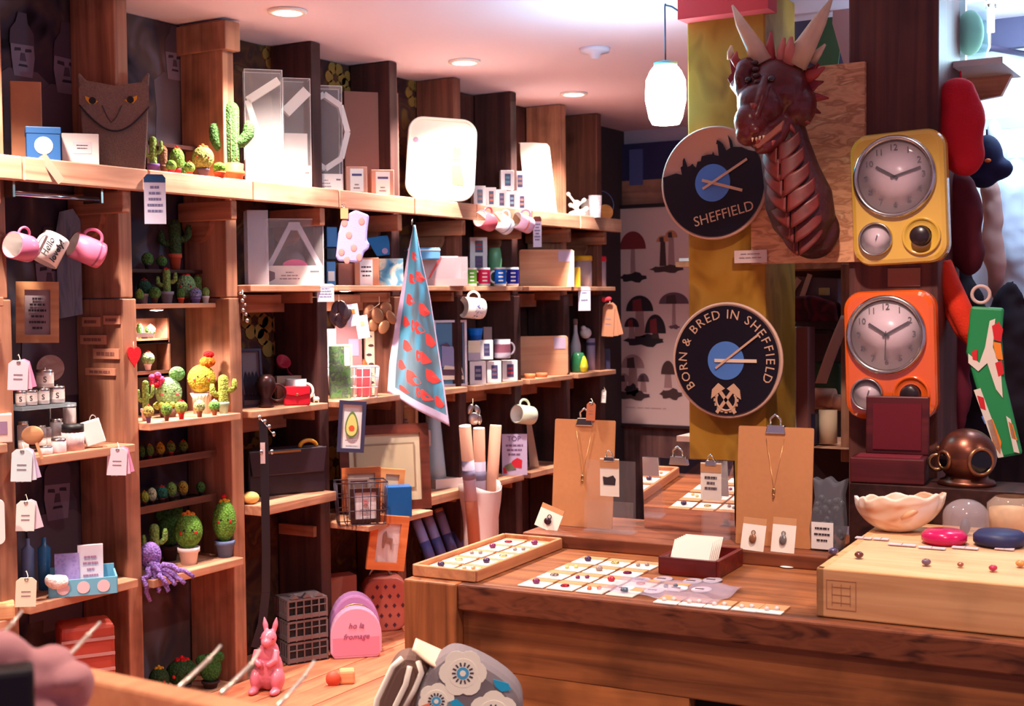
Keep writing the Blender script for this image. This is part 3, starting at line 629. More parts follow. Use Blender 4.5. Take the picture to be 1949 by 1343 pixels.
# ================================================================ bay of crocheted cacti
C = cactus; Yb, Ym, Yf = YF+.10, YF+.055, YF+.0
C('arms', (272, 248, 312, 322), G3, (96, 66, 140), None, DK, 'two-armed crochet cactus in a purple pot at the left of the top shelf', Yf+.02)
C('col', (305, 260, 319, 322), (146, 104, 84), (120, 80, 66), (236, 150, 60), DK, 'thin brown crochet cactus with an orange flower on the top shelf', Yf+.02, pf=.35, potw=1)
C('ball', (323, 262, 351, 326), G1, (190, 30, 44), (226, 34, 30), DK, 'round crochet cactus with a big red flower on the top shelf', Yf+.035, pf=.3)
C('ball', (316, 296, 336, 326), G1, (196, 34, 70), None, DK, 'tiny crochet cactus in a crimson pot, front of the top shelf', Yf-.01, pf=.38)
C('ball', (342, 272, 358, 312), G2, (120, 110, 120), None, DK, 'tiny green crochet ball at the back of the top shelf', Yb, pf=.4)
C('ball', (351, 298, 371, 330), G1, (206, 80, 40), (236, 110, 60), DK, 'tiny crochet cactus in a rust pot on the top shelf', Yf-.01, pf=.36)
C('ball', (367, 262, 407, 332), (150, 150, 84), (84, 66, 84), (216, 90, 40), DK, 'large round olive crochet cactus with a rust flower on the top shelf', Yf+.01, pf=.32)
C('ball', (406, 306, 430, 338), (120, 190, 66), (226, 90, 50), None, DK, 'tiny lime crochet cactus in front of the big saguaro pot', YF-.04, pf=.45, potw=.9)
# big saguaro
P, w, h = bb(403, 182, 483, 336, Y=YF+.01, z=DK); t = thing('crochet_cactus', 'tall three-armed crochet saguaro in an orange pot on the top shelf', 'toy cactus', P, camyaw(P), 'crocheted cacti'); u = h/154
M().lathe([(18*u, 0), (20*u, 14*u), (23*u, 15*u), (23*u, 22*u), (20*u, 24*u), (21*u, 36*u), (14*u, 38*u), (.001, 38*u)], 28).build('pot', TERRA, t)
m = M(); capsule(m, (-2*u, 0, 36*u), (-2*u, 0, 138*u), 15*u, 16.5*u, 20); arm(m, [(-4*u, 0, 62*u), (-22*u, 0, 68*u), (-30*u, 0, 84*u), (-32*u, 0, 112*u)], 12*u, seg=14); arm(m, [(0, 0, 78*u), (18*u, 0, 78*u), (30*u, 0, 92*u), (34*u, 0, 118*u)], 11*u, seg=14)
m.build('body', crochet((78, 118, 66)), t)
m = M()
for k in range(3):
    a = -PI/2+(k-1)*.7; m.tube([(-2*u+15.6*u*math.cos(a), 15.6*u*math.sin(a), z*u) for z in range(42, 142, 6)], .9*u, 6)
m.build('pale_ribs', crochet((190, 190, 120)), t)
# wooden crate behind the cacti
P, w, h = bb(276, 240, 398, 312, Y=YF+.11, z=DK); t = thing('wooden_crate', 'small dark open crate behind the cacti on the top shelf', 'crate', P, 0, None)
w *= 1.25
for c, d in (((0, .02, .004), (w, .05, .008)), ((0, .02, h-.006), (w, .05, .01)), ((-w/2, .02, h/2), (.008, .05, h)), ((w/2, .02, h/2), (.008, .05, h)), ((0, .04, h/2), (w, .006, h))): M().box(c, d).build('crate_board', DARKW, t)
# notice tag on the lip
def notice(label, box, Y, tipc, rows=5, name='hanging_notice'):
    t, w, h = put(name, label, 'sign', box, Y, None, 1)
    M().prism([(-w/2, 0), (w/2, 0), (w/2, h*.86), (w/2, h*.93), (w*.36, h), (-w*.36, h), (-w/2, h*.93)], -.001, .001).build('card', plain((206, 204, 226), .6), t)
    polys('coloured_tip', tipc, t, [[(-w/2, h*.84), (w/2, h*.84), (w/2, h*.93), (w*.36, h), (-w*.36, h), (-w/2, h*.93)]], -.0012)
    lines('small_print', plain((110, 110, 150), .7), t, 0, [w*random.uniform(.4, .75) for _ in range(rows)], h*.74, h*.6/rows, h*.05, -.0012)
    return t
notice('long white notice with a blue tip hanging over the cacti bay', (276, 332, 316, 426), YF-.07, plain((30, 80, 130), .6))
# shadowed top row
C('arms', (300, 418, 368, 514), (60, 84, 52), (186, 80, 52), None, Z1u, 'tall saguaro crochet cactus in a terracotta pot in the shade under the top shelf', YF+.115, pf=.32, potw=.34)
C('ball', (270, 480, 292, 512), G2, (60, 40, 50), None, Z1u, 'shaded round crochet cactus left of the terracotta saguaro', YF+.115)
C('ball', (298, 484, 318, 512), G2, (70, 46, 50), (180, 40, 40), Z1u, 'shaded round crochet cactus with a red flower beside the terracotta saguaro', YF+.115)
# second row
C('ball', (262, 526, 288, 576), (50, 90, 74), (216, 206, 204), (190, 40, 50), Z11, 'dark green crochet cactus in a white pot, left end of the upper cactus row', YF+.09, pf=.38)
C('ball', (258, 548, 274, 577), G1, (70, 50, 56), (216, 150, 60), Z11, 'small round crochet cactus half hidden at the left end of the upper row', YF+.06, pf=.35)
C('ball', (284, 545, 306, 577), G2, (92, 62, 54), None, Z11, 'small round crochet cactus in a brown pot in the upper row', YF+.06, pf=.35)
C('arms', (296, 506, 340, 577), G3, (150, 144, 156), (226, 60, 40), Z11, 'two-armed crochet cactus in a grey pot in the upper row', YF+.085, pf=.32, potw=.55)
C('ball', (336, 517, 372, 577), G4, (120, 60, 60), (226, 44, 36), Z11, 'smiling pale green crochet ball with red flowers in the upper row', YF+.10, pf=.2)
C('col', (368, 520, 385, 577), (120, 176, 90), (186, 70, 52), (236, 84, 40), Z11, 'thin lime crochet cactus with an orange top in the upper row', YF+.10, pf=.3, potw=1)
C('ball', (337, 550, 352, 577), G2, (206, 80, 50), None, Z11, 'tiny crochet cactus in an orange pot, front of the upper row', YF+.06, pf=.4, potw=.8)
C('ball', (361, 546, 384, 577), (150, 154, 200), (120, 110, 170), (226, 130, 130), Z11, 'tiny lilac crochet ball with a pink flower in the upper row', YF+.062, pf=.35, potw=.8)
C('col', (387, 510, 408, 577), G2, (110, 80, 66), None, Z11, 'tall plain green crochet column near the right of the upper row', YF+.09, pf=.25, potw=.9)
C('ball', (384, 547, 399, 577), G3, (232, 226, 222), None, Z11, 'tiny crochet cactus in a white pot near the right of the upper row', YF+.06, pf=.45, potw=.9)
C('ball', (400, 547, 422, 577), G2, (80, 56, 56), None, Z11, 'dark round crochet cactus at the right end of the upper row', YF+.075, pf=.3)
# clip-on shelf lamp (disc)
def shelf_lamp(px, py, label, Y, w_=7):
    P = atY(px, py, Y); t = thing('shelf_lamp', label, 'lamp', P, 0, 'little round lamps under the shelves')
    M().lathe([(.001, .012), (.018, .011), (.02, 0), (.017, -.003)], 24, cap=False).build('housing', SILVER, t); M().lathe([(.017, -.003), (.001, -.005)], 24).build('lamp_face', glow((255, 240, 215), 12), t)
    spot(P+Vector((0, -.0, -.012)), w_, ang=140, rad=.015)
shelf_lamp(298, 588, 'small round lamp glowing under the upper cactus shelf', YF+.075, 3.5)
# little crates with cacti
def crate(label, x0, y0, x1, y1, Y=YF+.095):
    P, w, h = bb(x0, y0, x1, y1, Y=Y); t = thing('wooden_crate', label, 'crate', P, 0); w *= 1.2
    for c, d in (((0, .02, .003), (w, .05, .006)), ((-w/2, .02, h/2), (.006, .05, h)), ((w/2, .02, h/2), (.006, .05, h)), ((0, .04, h/2), (w, .005, h)), ((0, -.003, h*.09), (w, .004, h*.18))): M().box(c, d).build('crate_board', wood((120, 72, 52), (84, 46, 38), 'x'), t)
    return P.z+.006
z = crate('small wooden crate holding two cacti under the round lamp', 252, 606, 322, 652)
C('ball', (260, 603, 272, 636), G2, (200, 140, 50), None, z, 'tiny crochet cactus in an ochre pot in the upper small crate', YF+.105, pf=.4)
C('ball', (277, 605, 296, 636), G2, (196, 84, 50), (190, 60, 50), z, 'tiny crochet cactus in an orange pot in the upper small crate', YF+.105, pf=.4)
P, w, h = bb(260, 633, 293, 641, Y=YF+.07); t = thing('shelf_label', 'white paper price strip on the upper small crate', 'label', P, camyaw(P)*.6); M().box((0, 0, h/2), (w, .0015, h)).build('paper', WHITE, t)
z = crate('small dark wooden crate with one cactus below the upper crate', 252, 655, 325, 716)
C('ball', (269, 666, 294, 704), G4, (226, 216, 214), (206, 44, 40), z+.01, 'small pale crochet ball in a white pot in the lower small crate', YF+.10, pf=.32)
# red heart on the upright
P = atY(255, 676, YF-.012); m_ = mpp(P); t = thing('felt_heart', 'red felt heart hanging on the upright beside the small crates', 'ornament', P, camyaw(P)*.8)
pts = [(12*m_*math.sin(a)**3*1.05, (26*math.cos(a)-9*math.cos(2*a)-4*math.cos(3*a)-1*math.cos(4*a))*m_*.72) for a in [2*PI*i/28 for i in range(28)]]
M().prism(pts, -.007, .007).build('heart', plain((206, 20, 34), .9, bump=.4), t, bevel=.005); M().tube([(0, 0, 14*m_), (0, .004, 26*m_)], .0008, 6).build('string', CREAM, t)
# big row on the long shelf
C('arms', (260, 720, 296, 797), G3, (206, 190, 190), None, ZB, 'stubby armed crochet cactus in a white pot at the left of the bright middle shelf', YF+.03, pf=.3, potw=.5)
P, w, h = bb(286, 694, 354, 790, Y=YF+.055, z=ZB); t = thing('crochet_cactus', 'big pale green prickly-pear crochet cactus with pink flowers on the middle shelf', 'toy cactus', P, camyaw(P), 'crocheted cacti'); u = h/96
M().lathe([(14*u, 0), (18*u, 18*u), (.001, 18*u)], 24).build('pot', plain((110, 78, 70), .8), t)
M().ell((2*u, 0, 46*u), (24*u, 15*u, 30*u), 36, 16, rib=.03, nrib=12).build('body', crochet(G4), t); M().ell((18*u, 0, 82*u), (15*u, 8*u, 14*u), 24, 12).build('side_pad', crochet((110, 170, 96)), t)
m = M()
for i in range(12): a = 2*PI*i/12; m.ell((20*u*math.cos(a)-2*u, 16*u*math.sin(a), (22+3*math.sin(5*a))*u), (6*u, 5*u, 6*u), 10, 6)
m.build('ruffle', crochet((176, 190, 96)), t)
m = M(); [m.ell((-20*u+9*u*math.cos(i*1.3), -8*u, 72*u+8*u*math.sin(i*1.3)), 7*u, 10, 6) for i in range(5)]; m.build('flower', crochet((226, 70, 120)), t)
M().ell((-20*u, -12*u, 62*u), 6*u, 10, 6).build('flower', crochet((200, 30, 50)), t)
for s in (-1, 1): M().ell((4*u+s*8*u, -14.6*u, 50*u), 1.6*u, 8, 6).build('eye', BLACK, t); M().ell((4*u+s*14*u, -12.6*u, 44*u), (3*u, 2*u, 3*u), 8, 6).build('cheek', plain((226, 90, 100), .8), t)
P, w, h = bb(358, 672, 412, 792, Y=YF+.05, z=ZB); t = thing('crochet_cactus', 'big yellow-green crochet ball with orange flower in a ruffled white pot', 'toy cactus', P, camyaw(P), 'crocheted cacti'); u = h/120
M().lathe([(15*u, 0), (17*u, 30*u), (21*u, 39*u), (17*u, 39*u), (.001, 36*u)], 72, rib=.05, nrib=18).build('pot', plain((226, 196, 176), .8), t)
M().ell((0, 0, 66*u), (25*u, 22*u, 27*u), 36, 16, rib=.05, nrib=14).build('body', crochet((196, 170, 60)), t)
M().ell((11*u, -3*u, 98*u), (14*u, 10*u, 11*u), 20, 10, rib=.12, nrib=7).build('flower', crochet((236, 110, 40)), t); M().ell((14*u, -3*u, 112*u), (9*u, 7*u, 7*u), 20, 10, rib=.15, nrib=6).build('flower', crochet((216, 36, 40)), t)
for s in (-1, 1): M().ell((s*7*u, -21*u, 72*u), 1.7*u, 8, 6).build('eye', BLACK, t); M().ell((s*13*u, -18.5*u, 66*u), (3.2*u, 2*u, 3.2*u), 8, 6).build('cheek', plain((226, 90, 60), .8), t)
t = C('arms', (398, 716, 454, 790), (160, 170, 80), (140, 170, 150), None, ZB, 'yellow-green crochet cactus with orange-tipped arms in a grey-green pot', YF-.005, pf=.3, potw=.36)
for k, (a, b, c, d, pc, fc, bc, lb) in enumerate(((273, 772, 293, 808, (120, 96, 150), (206, 50, 40), (196, 176, 96), 'purple pot and red flower, first in front on the middle shelf'), (307, 770, 328, 806, (110, 70, 60), (226, 190, 60), G1, 'brown pot and yellow flower, second in front on the middle shelf'), (334, 764, 357, 802, (200, 40, 44), (216, 34, 40), (150, 176, 84), 'red pot and red flower, third in front on the middle shelf'), (369, 763, 391, 797, (130, 84, 66), (226, 220, 190), (176, 190, 130), 'brown pot and cream flower, fourth in front on the middle shelf'), (398, 762, 419, 793, (140, 84, 60), (220, 226, 200), (110, 170, 84), 'brown pot and white flower, last in front on the middle shelf'))):
    C('ball', (a, b, c, d), bc, pc, fc, ZB, 'tiny crochet cactus, '+lb, YF-.022, pf=.36, potw=.5)
for i, (px, w_) in enumerate(((300, 22), (333, 20), (375, 20))):
    P = atZ(px, 796, ZB); P.y = min(P.y, YF+.02)
t = thing('paper_label_card', 'cream price card lying flat among the front cacti on the middle shelf', 'card', (atY(304, 800, YF-.01).x, YF-.012, ZB)); M().box((0, 0, .001), (.03, .02, .0015)).build('paper', CREAM, t)
# two narrow dark trays of minis
for zt_, y0, y1, lb in ((Z1n, 866, 884, 'upper'), (Z13, 950, 968, 'lower')):
    P = atY(322, y1, YF+.055); t = thing('narrow_tray', lb+' narrow dark tray carrying a row of tiny cacti', 'tray', ((XP[1]+XP[2]-PT)/2, YF+.10, zt_-.012)); w = XP[2]-PT-XP[1]-.01
    M().box((0, 0, .004), (w, .09, .008)).build('tray_floor', DARKW, t); M().box((0, -.045, .006), (w, .006, .018)).build('tray_front', wood((130, 80, 60), (90, 52, 42), 'x'), t)
for a, b, c, d, pc, fc, bc, lb in ((263, 836, 276, 866, (70, 40, 40), None, G2, 'first from the left in the upper tray'), (277, 834, 293, 866, (180, 40, 60), (200, 150, 60), G1, 'crimson pot, second in the upper tray'), (296, 832, 314, 864, (120, 80, 50), (226, 200, 70), GY, 'yellow, third in the upper tray'), (316, 832, 334, 864, (200, 44, 56), (206, 60, 50), (120, 150, 70), 'red pot, fourth in the upper tray'), (340, 832, 358, 862, (80, 46, 40), (190, 60, 50), (110, 130, 60), 'right end of the upper tray')):
    C('ball', (a, b, c, d), bc, pc, fc, Z1n-.004, 'tiny round crochet cactus, '+lb, YF+.085, pf=.32)
for a, b, c, d, pc, fc, bc, lb in ((267, 918, 283, 950, (110, 40, 40), (206, 120, 50), (170, 180, 70), 'orange flower, first in the lower tray'), (280, 914, 298, 948, (70, 40, 50), None, GW, 'cream white, second in the lower tray'), (297, 912, 319, 948, (120, 44, 44), (200, 50, 40), GT, 'teal, third in the lower tray'), (316, 906, 336, 944, (80, 50, 44), None, (120, 160, 80), 'fourth in the lower tray'), (338, 904, 358, 940, (60, 40, 40), None, (170, 140, 60), 'ochre, fifth in the lower tray'), (374, 908, 391, 936, (60, 40, 40), None, G2, 'dark green, right end of the lower tray')):
    C('ball', (a, b, c, d), bc, pc, fc, Z13-.004, 'tiny round crochet cactus, '+lb, YF+.085, pf=.3)
# lowest cactus shelf
C('arms', (268, 988, 322, 1076), G3, (200, 190, 190), None, Z14, 'two-armed crochet cactus beside the octopus on the lowest cactus shelf', YF+.055, pf=.3, potw=.4)
C('paddle', (296, 955, 352, 1070), (70, 110, 56), (80, 50, 50), None, Z14, 'dark green paddle crochet cactus at the back of the lowest cactus shelf', YF+.11, pf=.25)
C('ball', (334, 982, 386, 1088), (110, 160, 66), (228, 206, 206), (236, 130, 50), Z14, 'large round crochet cactus with an orange flower in a white pot, lowest cactus shelf', YF+.03, pf=.31, potw=.74)
C('ball', (407, 948, 450, 1066), (110, 160, 66), (96, 110, 150), (240, 160, 40), Z14, 'round crochet cactus with a yellow and red flower in a blue-grey pot', YF+.015, pf=.27, potw=.82, flow2=(206, 36, 44))
# octopus
P, w, h = bb(268, 1040, 318, 1104, Y=YF-.0, z=Z14); t = thing('crochet_octopus', 'lilac crochet octopus with curled arms hanging over the shelf edge', 'soft toy', P, camyaw(P)); u = mpp(P); oc = crochet((150, 116, 196))
M().ell((-6*u, 0, 40*u), (21*u, 18*u, 26*u), 28, 16).build('head', oc, t)
sp = [(-12, -40, 4), (-18, -14, 20), (6, -26, 14), (26, -30, 10), (44, -18, 18), (58, -12, 24), (70, 4, 26), (20, -8, 24)]
for i, (x, z, y) in enumerate(sp):
    m = M(); pts = []
    for k in range(9):
        f = k/8; pts.append(((-6+(x+6)*f+5*math.sin(k*1.7+i))*u, (-6-y*f*.9-8)*u, (22*(1-f)+z*f+5*math.cos(k*1.9+i)+7*math.sin(PI*f))*u))
    m.tube(pts, [7*u*(1-.45*k/8) for k in range(9)], 10); m.build('tentacle', oc, t)
for s in (-1, 1): M().ell((s*8*u-2*u, -17*u, 30*u), 2*u, 8, 6).build('eye', BLACK, t)
# shaded cacti on the plinth
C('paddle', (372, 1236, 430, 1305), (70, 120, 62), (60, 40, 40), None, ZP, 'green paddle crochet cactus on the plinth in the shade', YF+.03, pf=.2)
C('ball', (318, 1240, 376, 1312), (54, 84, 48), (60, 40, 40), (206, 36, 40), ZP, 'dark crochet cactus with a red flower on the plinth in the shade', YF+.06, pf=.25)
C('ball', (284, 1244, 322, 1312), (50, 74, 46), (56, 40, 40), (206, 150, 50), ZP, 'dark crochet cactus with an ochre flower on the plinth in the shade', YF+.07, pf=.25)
# ================================================================ third bay: clear boxed kits, bag, rabbit
def kit(label, box, Y, k, d, inner, labh=.26, labw=1.0):
    t, w, h = put('boxed_kit', label, 'boxed kit', box, Y, DK if Y < YF+.08 and box[3] < 380 else ZU, k)
    cl = clear((236, 228, 232), .10, .06); m = M(); e = .0012
    for c, dd in (((0, -d/2, h/2), (w, e, h)), ((0, d/2, h/2), (w, e, h)), ((-w/2, 0, h/2), (e, d, h)), ((w/2, 0, h/2), (e, d, h)), ((0, 0, h), (w, d, e))): m.box(c, dd)
    m.build('clear_box', cl, t)
    ed = M()
    for sx in (-1, 1):
        for sy in (-1, 1): ed.bar((sx*w/2, sy*d/2, 0), (sx*w/2, sy*d/2, h), .0016, .0016)
        ed.bar((sx*w/2, -d/2, h), (sx*w/2, d/2, h), .0016, .0016)
    for sy in (-1, 1): ed.bar((-w/2, sy*d/2, h), (w/2, sy*d/2, h), .0016, .0016)
    ed.build('shiny_edges', clear((246, 240, 244), .6), t)
    c = M().box((0, 0, h*labh/2), (w*.97, d*.92, h*labh)).build('card_sleeve', plain((238, 228, 226), .5), t, bevel=.001)
    lines('small_print', SOFTINK, t, -w*.1, [w*.14, w*.3, w*.36], h*labh*.66, h*labh*.16, h*labh*.06, -d*.46-.0006)
    m = M(); m.box((w*.34, -d*.46-.0004, h*labh*.7), (w*.16, .0006, h*labh*.08)); m.build('small_print', INK, t)
    inner(t, w, h, d, h*labh); return t
def ring(t, w, h, d, z0, n=6, mat=WHITE, th=.012, cx=0, cz=None, r=None, sx=1, a0=0, name='folded_strip', dep=.03, y=0):
    cz = z0+(h-z0)*.5 if cz is None else cz; r = r or (h-z0)*.44
    pts = [(cx+sx*r*math.cos(a0+2*PI*i/n), cz+r*math.sin(a0+2*PI*i/n)) for i in range(n)]
    m = M()
    for i in range(n):
        (x0, q0), (x1, q1) = pts[i], pts[(i+1) % n]; m.bar((x0, y, q0), (x1, y, q1), th, dep)
    return m.build(name, mat, t)
def k1(t, w, h, d, z0):
    m = M(); m.bar((-w*.42, 0, h*.74), (w*.42, 0, h*.92), .02, .03); m.bar((-w*.42, 0, h*.74), (-w*.12, 0, h*.42), .016, .03); m.bar((-w*.12, 0, h*.42), (-w*.36, 0, z0), .016, .03); m.build('folded_strip', WHITE, t)
    M().box((w*.15, .006, h*.37), (w*.5, .004, h*.24)).build('backing_card', WHITE, t)
def k2(t, w, h, d, z0):
    m = M(); m.bar((-w*.4, 0, h*.70), (w*.42, 0, h*.9), .03, .03); m.build('folded_strip', WHITE, t); M().box((0, .004, h*.36), (w*.86, .004, h*.32)).build('backing_card', WHITE, t)
def k3(t, w, h, d, z0): ring(t, w, h, d, z0, 8, plain((226, 216, 214), .5), .016, -w*.1, h*.58, h*.35, sx=.62); M().box((0, .03, h*.5), (w*.9, .002, h*.98)).build('dark_backing', plain((60, 26, 40), .6), t)
kit('first clear boxed kit with white strips on the top shelf beside the saguaro', (468, 122, 538, 341), YF+.03, .9, .05, k1)
kit('middle clear boxed kit with a slanting white strip on the top shelf', (540, 141, 590, 350), YF+.035, .85, .06, k2, .22)
kit('right clear boxed kit with a grey octagonal ring on the top shelf', (598, 156, 650, 357), YF+.035, .85, .06, k3, .18)
def k4(t, w, h, d, z0):
    m = M(); g = plain((196, 186, 200), .6)
    m.bar((-w*.46, 0, z0*.9), (-w*.06, 0, h*.92), .014, .03); m.bar((w*.46, 0, z0*.9), (w*.06, 0, h*.92), .014, .03); m.box((0, 0, h*.9), (w*.2, .03, .022)); m.build('triangle_frame', g, t)
    M().prism([(-w*.2, z0), (w*.22, z0)]+[(w*.22*math.cos(PI*i/12), z0+.018*math.sin(PI*i/12)) for i in range(1, 12)], -.02, -.016).build('pink_arc', plain((236, 90, 150), .5), t)
    M().ell((w*.02, .01, z0+.012), (w*.18, .02, .03), 16, 8).build('grey_stones', plain((110, 96, 104), .8), t)
    m = M(); m.prism([(-w/2, h*.04), (-w*.36, h*.1), (-w*.36, h*.2), (-w/2, h*.24)], -d*.475, -d*.47); m.build('cut_out', plain((96, 66, 84), .7), t)
kit('wide clear boxed kit with a white triangular frame on the middle shelf', (508, 416, 614, 541), YF+.05, .9, .06, k4, .30)
t, w, h = put('clear_box', 'tall empty clear plastic box at the left of the triangular kit', 'box', (470, 400, 508, 541), YF+.045, ZU, .8)
m = M(); [m.box(c, d) for c, d in (((0, -.03, h/2), (w, .0012, h)), ((0, .03, h/2), (w, .0012, h)), ((-w/2, 0, h/2), (.0012, .06, h)), ((w/2, 0, h/2), (.0012, .06, h)), ((0, 0, h), (w, .06, .0012)))]; m.build('clear_box', clear((220, 214, 226), .28), t)
carton('small_box', 'small sky-blue box at the back, right of the triangular kit', 'box', (619, 496, 636, 542), .03, plain((70, 130, 190), .5), YF+.07, ZU, .6, lab=(.15, .2, .85, .6))
carton('small_box', 'blue box hung high behind the lavender oven glove', 'box', (620, 432, 640, 470), .02, plain((60, 120, 186), .5), YF+.10, None, .6)
P, w, h = bb(619, 470, 637, 496, Y=YF+.075, z=ZU); carton('small_box', 'dark navy box between the two blue boxes by the oven glove', 'box', (620, 472, 638, 494), .02, plain((30, 36, 60), .5), YF+.10, None, .6)
notice('white square notice hanging from the middle shelf beside the triangular kit', (604, 540, 636, 574), YF-.045, plain((226, 220, 226), .6), 4)
# silver charms on the upright
P = atY(462, 560, YF-.008); m_ = mpp(P); t = thing('silver_charms', 'string of small silver charms hung on the upright left of the dark bay', 'ornament', P, camyaw(P))
m = M()
for dx, dz, r in ((-4, 2, 5), (3, -4, 5), (-1, -12, 6), (4, -20, 4), (0, -30, 6), (5, -38, 5), (7, -50, 6)): m.ell((dx*m_, 0, dz*m_), r*m_*.75, 10, 8)
m.tube([(0, 0, 8*m_), (0, 0, -50*m_)], .0008, 6); m.build('charms', SILVER, t)
# middle shelf of that bay
t, w, h, b, W_, H_ = picture_frame('picture_frame', 'leaning picture of dark trees in a grey-blue frame on the dark bay shelf', plain((60, 56, 84), .5), plain((96, 80, 84), .7), (461, 656, 500, 768), Y=YF+.09, k=.7, tilt=-.15, z=ZB, bw=.1) if False else picture_frame('picture_frame', 'leaning picture of dark trees in a grey-blue frame on the dark bay shelf', 'picture frame', (461, 656, 502, 768), plain((60, 56, 84), .5), plain((120, 104, 112), .7), Y=YF+.06, k=.7, tilt=-.18, z=ZB, bw=.1)
polys('dark_figures', plain((30, 26, 48), .8), t, [[(x-.004, .03), (x+.004, .03), (x+.007, .075), (x, .1), (x-.007, .075)] for x in (-w*.3, -w*.1, w*.1, w*.3)]+[[(-w/2, .02), (w/2, .02), (w/2, .035), (-w/2, .035)]], -.001)
P, w, h = bb(484, 712, 530, 775, Y=YF+.02, z=ZB); t = thing('metal_ornament', 'dark bronze ornament with a curled rim standing before the leaning picture', 'ornament', P, camyaw(P))
M().lathe([(w*.3, 0), (w*.34, h*.1), (w*.2, h*.3), (w*.44, h*.62), (w*.36, h*.9), (w*.2, h*1.0)], 24).build('vessel', plain((70, 44, 44), .3, .7), t); M().torus((w*.45, 0, h*.45), h*.25, .003).build('handle', plain((70, 44, 44), .3, .7), t)
for x0, y0, x1, y1, dz, lb in ((522, 678, 552, 704, .0, 'left dark red bowl tipped up at the back of the dark bay'), (540, 690, 578, 722, .0, 'right dark red bowl tipped up at the back of the dark bay')):
    P, w, h = bb(x0, y0, x1, y1, Y=YF+.10); t = thing('bowl', lb, 'bowl', P, 0); T = Matrix.Translation((0, 0, h/2)) @ Matrix.Rotation(R(55), 4, 'X') @ Matrix.Rotation(R(-15), 4, 'Y')
    M().lathe([(w*.15, -h*.3), (w*.36, -h*.1), (w*.5, h*.3), (w*.46, h*.3), (w*.3, -h*.05), (.001, -h*.16)], 28, 0, T, cap=False).build('bowl', plain((150, 30, 50), .25), t)
t, w, h = put('display_box', 'pale box at the back holding up the dark red bowls', 'box', (526, 722, 572, 772), YF+.095, ZB, .7); M().box((0, 0, h/2), (w, .03, h)).build('carton', plain((196, 160, 140), .7), t)
P, w, h = bb(544, 722, 584, 768, Y=YF+.045, z=ZB); mug('white mug standing behind the red purse in the dark bay', P, Matrix.Rotation(R(-60), 3, 'Z'), w*.5, h, CER)
t, w, h = put('purse', 'small red flap purse at the front of the dark bay shelf', 'purse', (540, 732, 590, 768), YF-.005, ZB, .9)
M().prism(rrect(w, h, h*.12, 0, h/2), -.014, .014).build('pouch', plain((196, 24, 44), .35), t, bevel=.004); M().prism([(-w/2, h), (w/2, h), (w*.46, h*.62), (0, h*.5), (-w*.46, h*.62)], -.018, -.0145).build('flap', plain((206, 28, 48), .35), t, bevel=.001); M().ell((0, -.019, h*.58), (.004, .002, .004), 10, 6).build('stud', BRASS, t)
P, w, h = bb(595, 747, 609, 762, Y=YF+.0, z=ZB); t = thing('animal_figurine', 'tiny white animal figurine at the right end of the dark bay shelf', 'figurine', P, camyaw(P)); m = M(); m.ell((0, 0, h*.5), (w*.45, w*.25, h*.3)); m.ell((-w*.35, 0, h*.85), (w*.2, w*.18, h*.2))
for x in (-.3, .3): m.tube([(x*w, 0, 0), (x*w, 0, h*.45)], w*.09, 8)
for x in (-.45, -.22): m.tube([(x*w, 0, h*.95), (x*w*1.1, 0, h*1.2)], w*.06, 8)
m.build('body', WHITE, t, voxel=.0015)
# black strap and satchel
P = atY(500, 800, YF-.068); m_ = mpp(P); t = thing('leather_strap', 'long black leather strap hanging in front of the dark bays to the plinth', 'strap', P, camyaw(P))
m = M(); pts = [(0, 0), (2, -40), (2, -120), (2, -250), (0, -330), (-8, -390), (-22, -435)]
for (a, b), (c, d) in zip(pts, pts[1:]): m.bar((a*m_, 0, b*m_), (c*m_, 0, d*m_), 16*m_, .004)
m.build('strap', plain((30, 22, 28), .45), t)
m = M()
for dx, dz in ((-6, 6), (4, -2), (12, -12), (20, -26), (-4, -60), (16, -60)): m.ell((dx*m_, -.004, dz*m_), (4*m_, .004, 5*m_), 10, 6)
m.tube([(-6*m_, -.004, 6*m_), (22*m_, -.004, -30*m_)], .0016, 6); m.build('metal_clasp', SILVER, t)
M().box((-1*m_, -.003, -62*m_), (9*m_, .003, 40*m_)).build('tag', plain((196, 170, 170), .7), t)
t, w, h = put('satchel', 'dark leather satchel with a yellow-lit clasp handle on the lower dark bay shelf', 'bag', (466, 868, 612, 955), YF+.055, Z23, .55)
M().prism(rrect(w, h, h*.1, 0, h/2), -.04, .03).build('bag_body', plain((44, 30, 40), .4, var=.3, bscale=40), t, bevel=.006); M().prism([(-w*.5, h*1.0), (w*.5, h*1.0), (w*.46, h*.45), (-w*.46, h*.45)], -.047, -.041).build('flap', plain((52, 36, 46), .38), t, bevel=.003)
M().torus((w*.28, -.03, h*1.0), h*.14, .006, sx=1.4, a0=0, a1=PI, seg=14).build('handle', plain((206, 140, 40), .4), t); M().box((-w*.1, -.05, h*.95), (w*.5, .004, .006)).build('metal_trim', BRASS, t)  # yellow light on the handle is painted into its colour
P, w, h = bb(462, 928, 492, 958, Y=YF+.0, z=Z23); t = thing('paper_bag', 'crumpled yellow paper at the left end of the satchel shelf', 'paper', P, camyaw(P)); M().ell((0, 0, h*.4), (w*.5, .02, h*.4), 14, 8, rib=.12, nrib=5).build('paper', plain((236, 190, 110), .7), t)
P, w, h = bb(604, 922, 622, 938, Y=YF+.02, z=Z23); t = thing('brass_trinket', 'tiny brass trinket at the right end of the satchel shelf', 'trinket', P, camyaw(P)); M().ell((0, 0, h*.35), (w*.5, .008, h*.35)).ell((-w*.25, 0, h*.75), (w*.25, .007, h*.3)).build('body', BRASS, t)
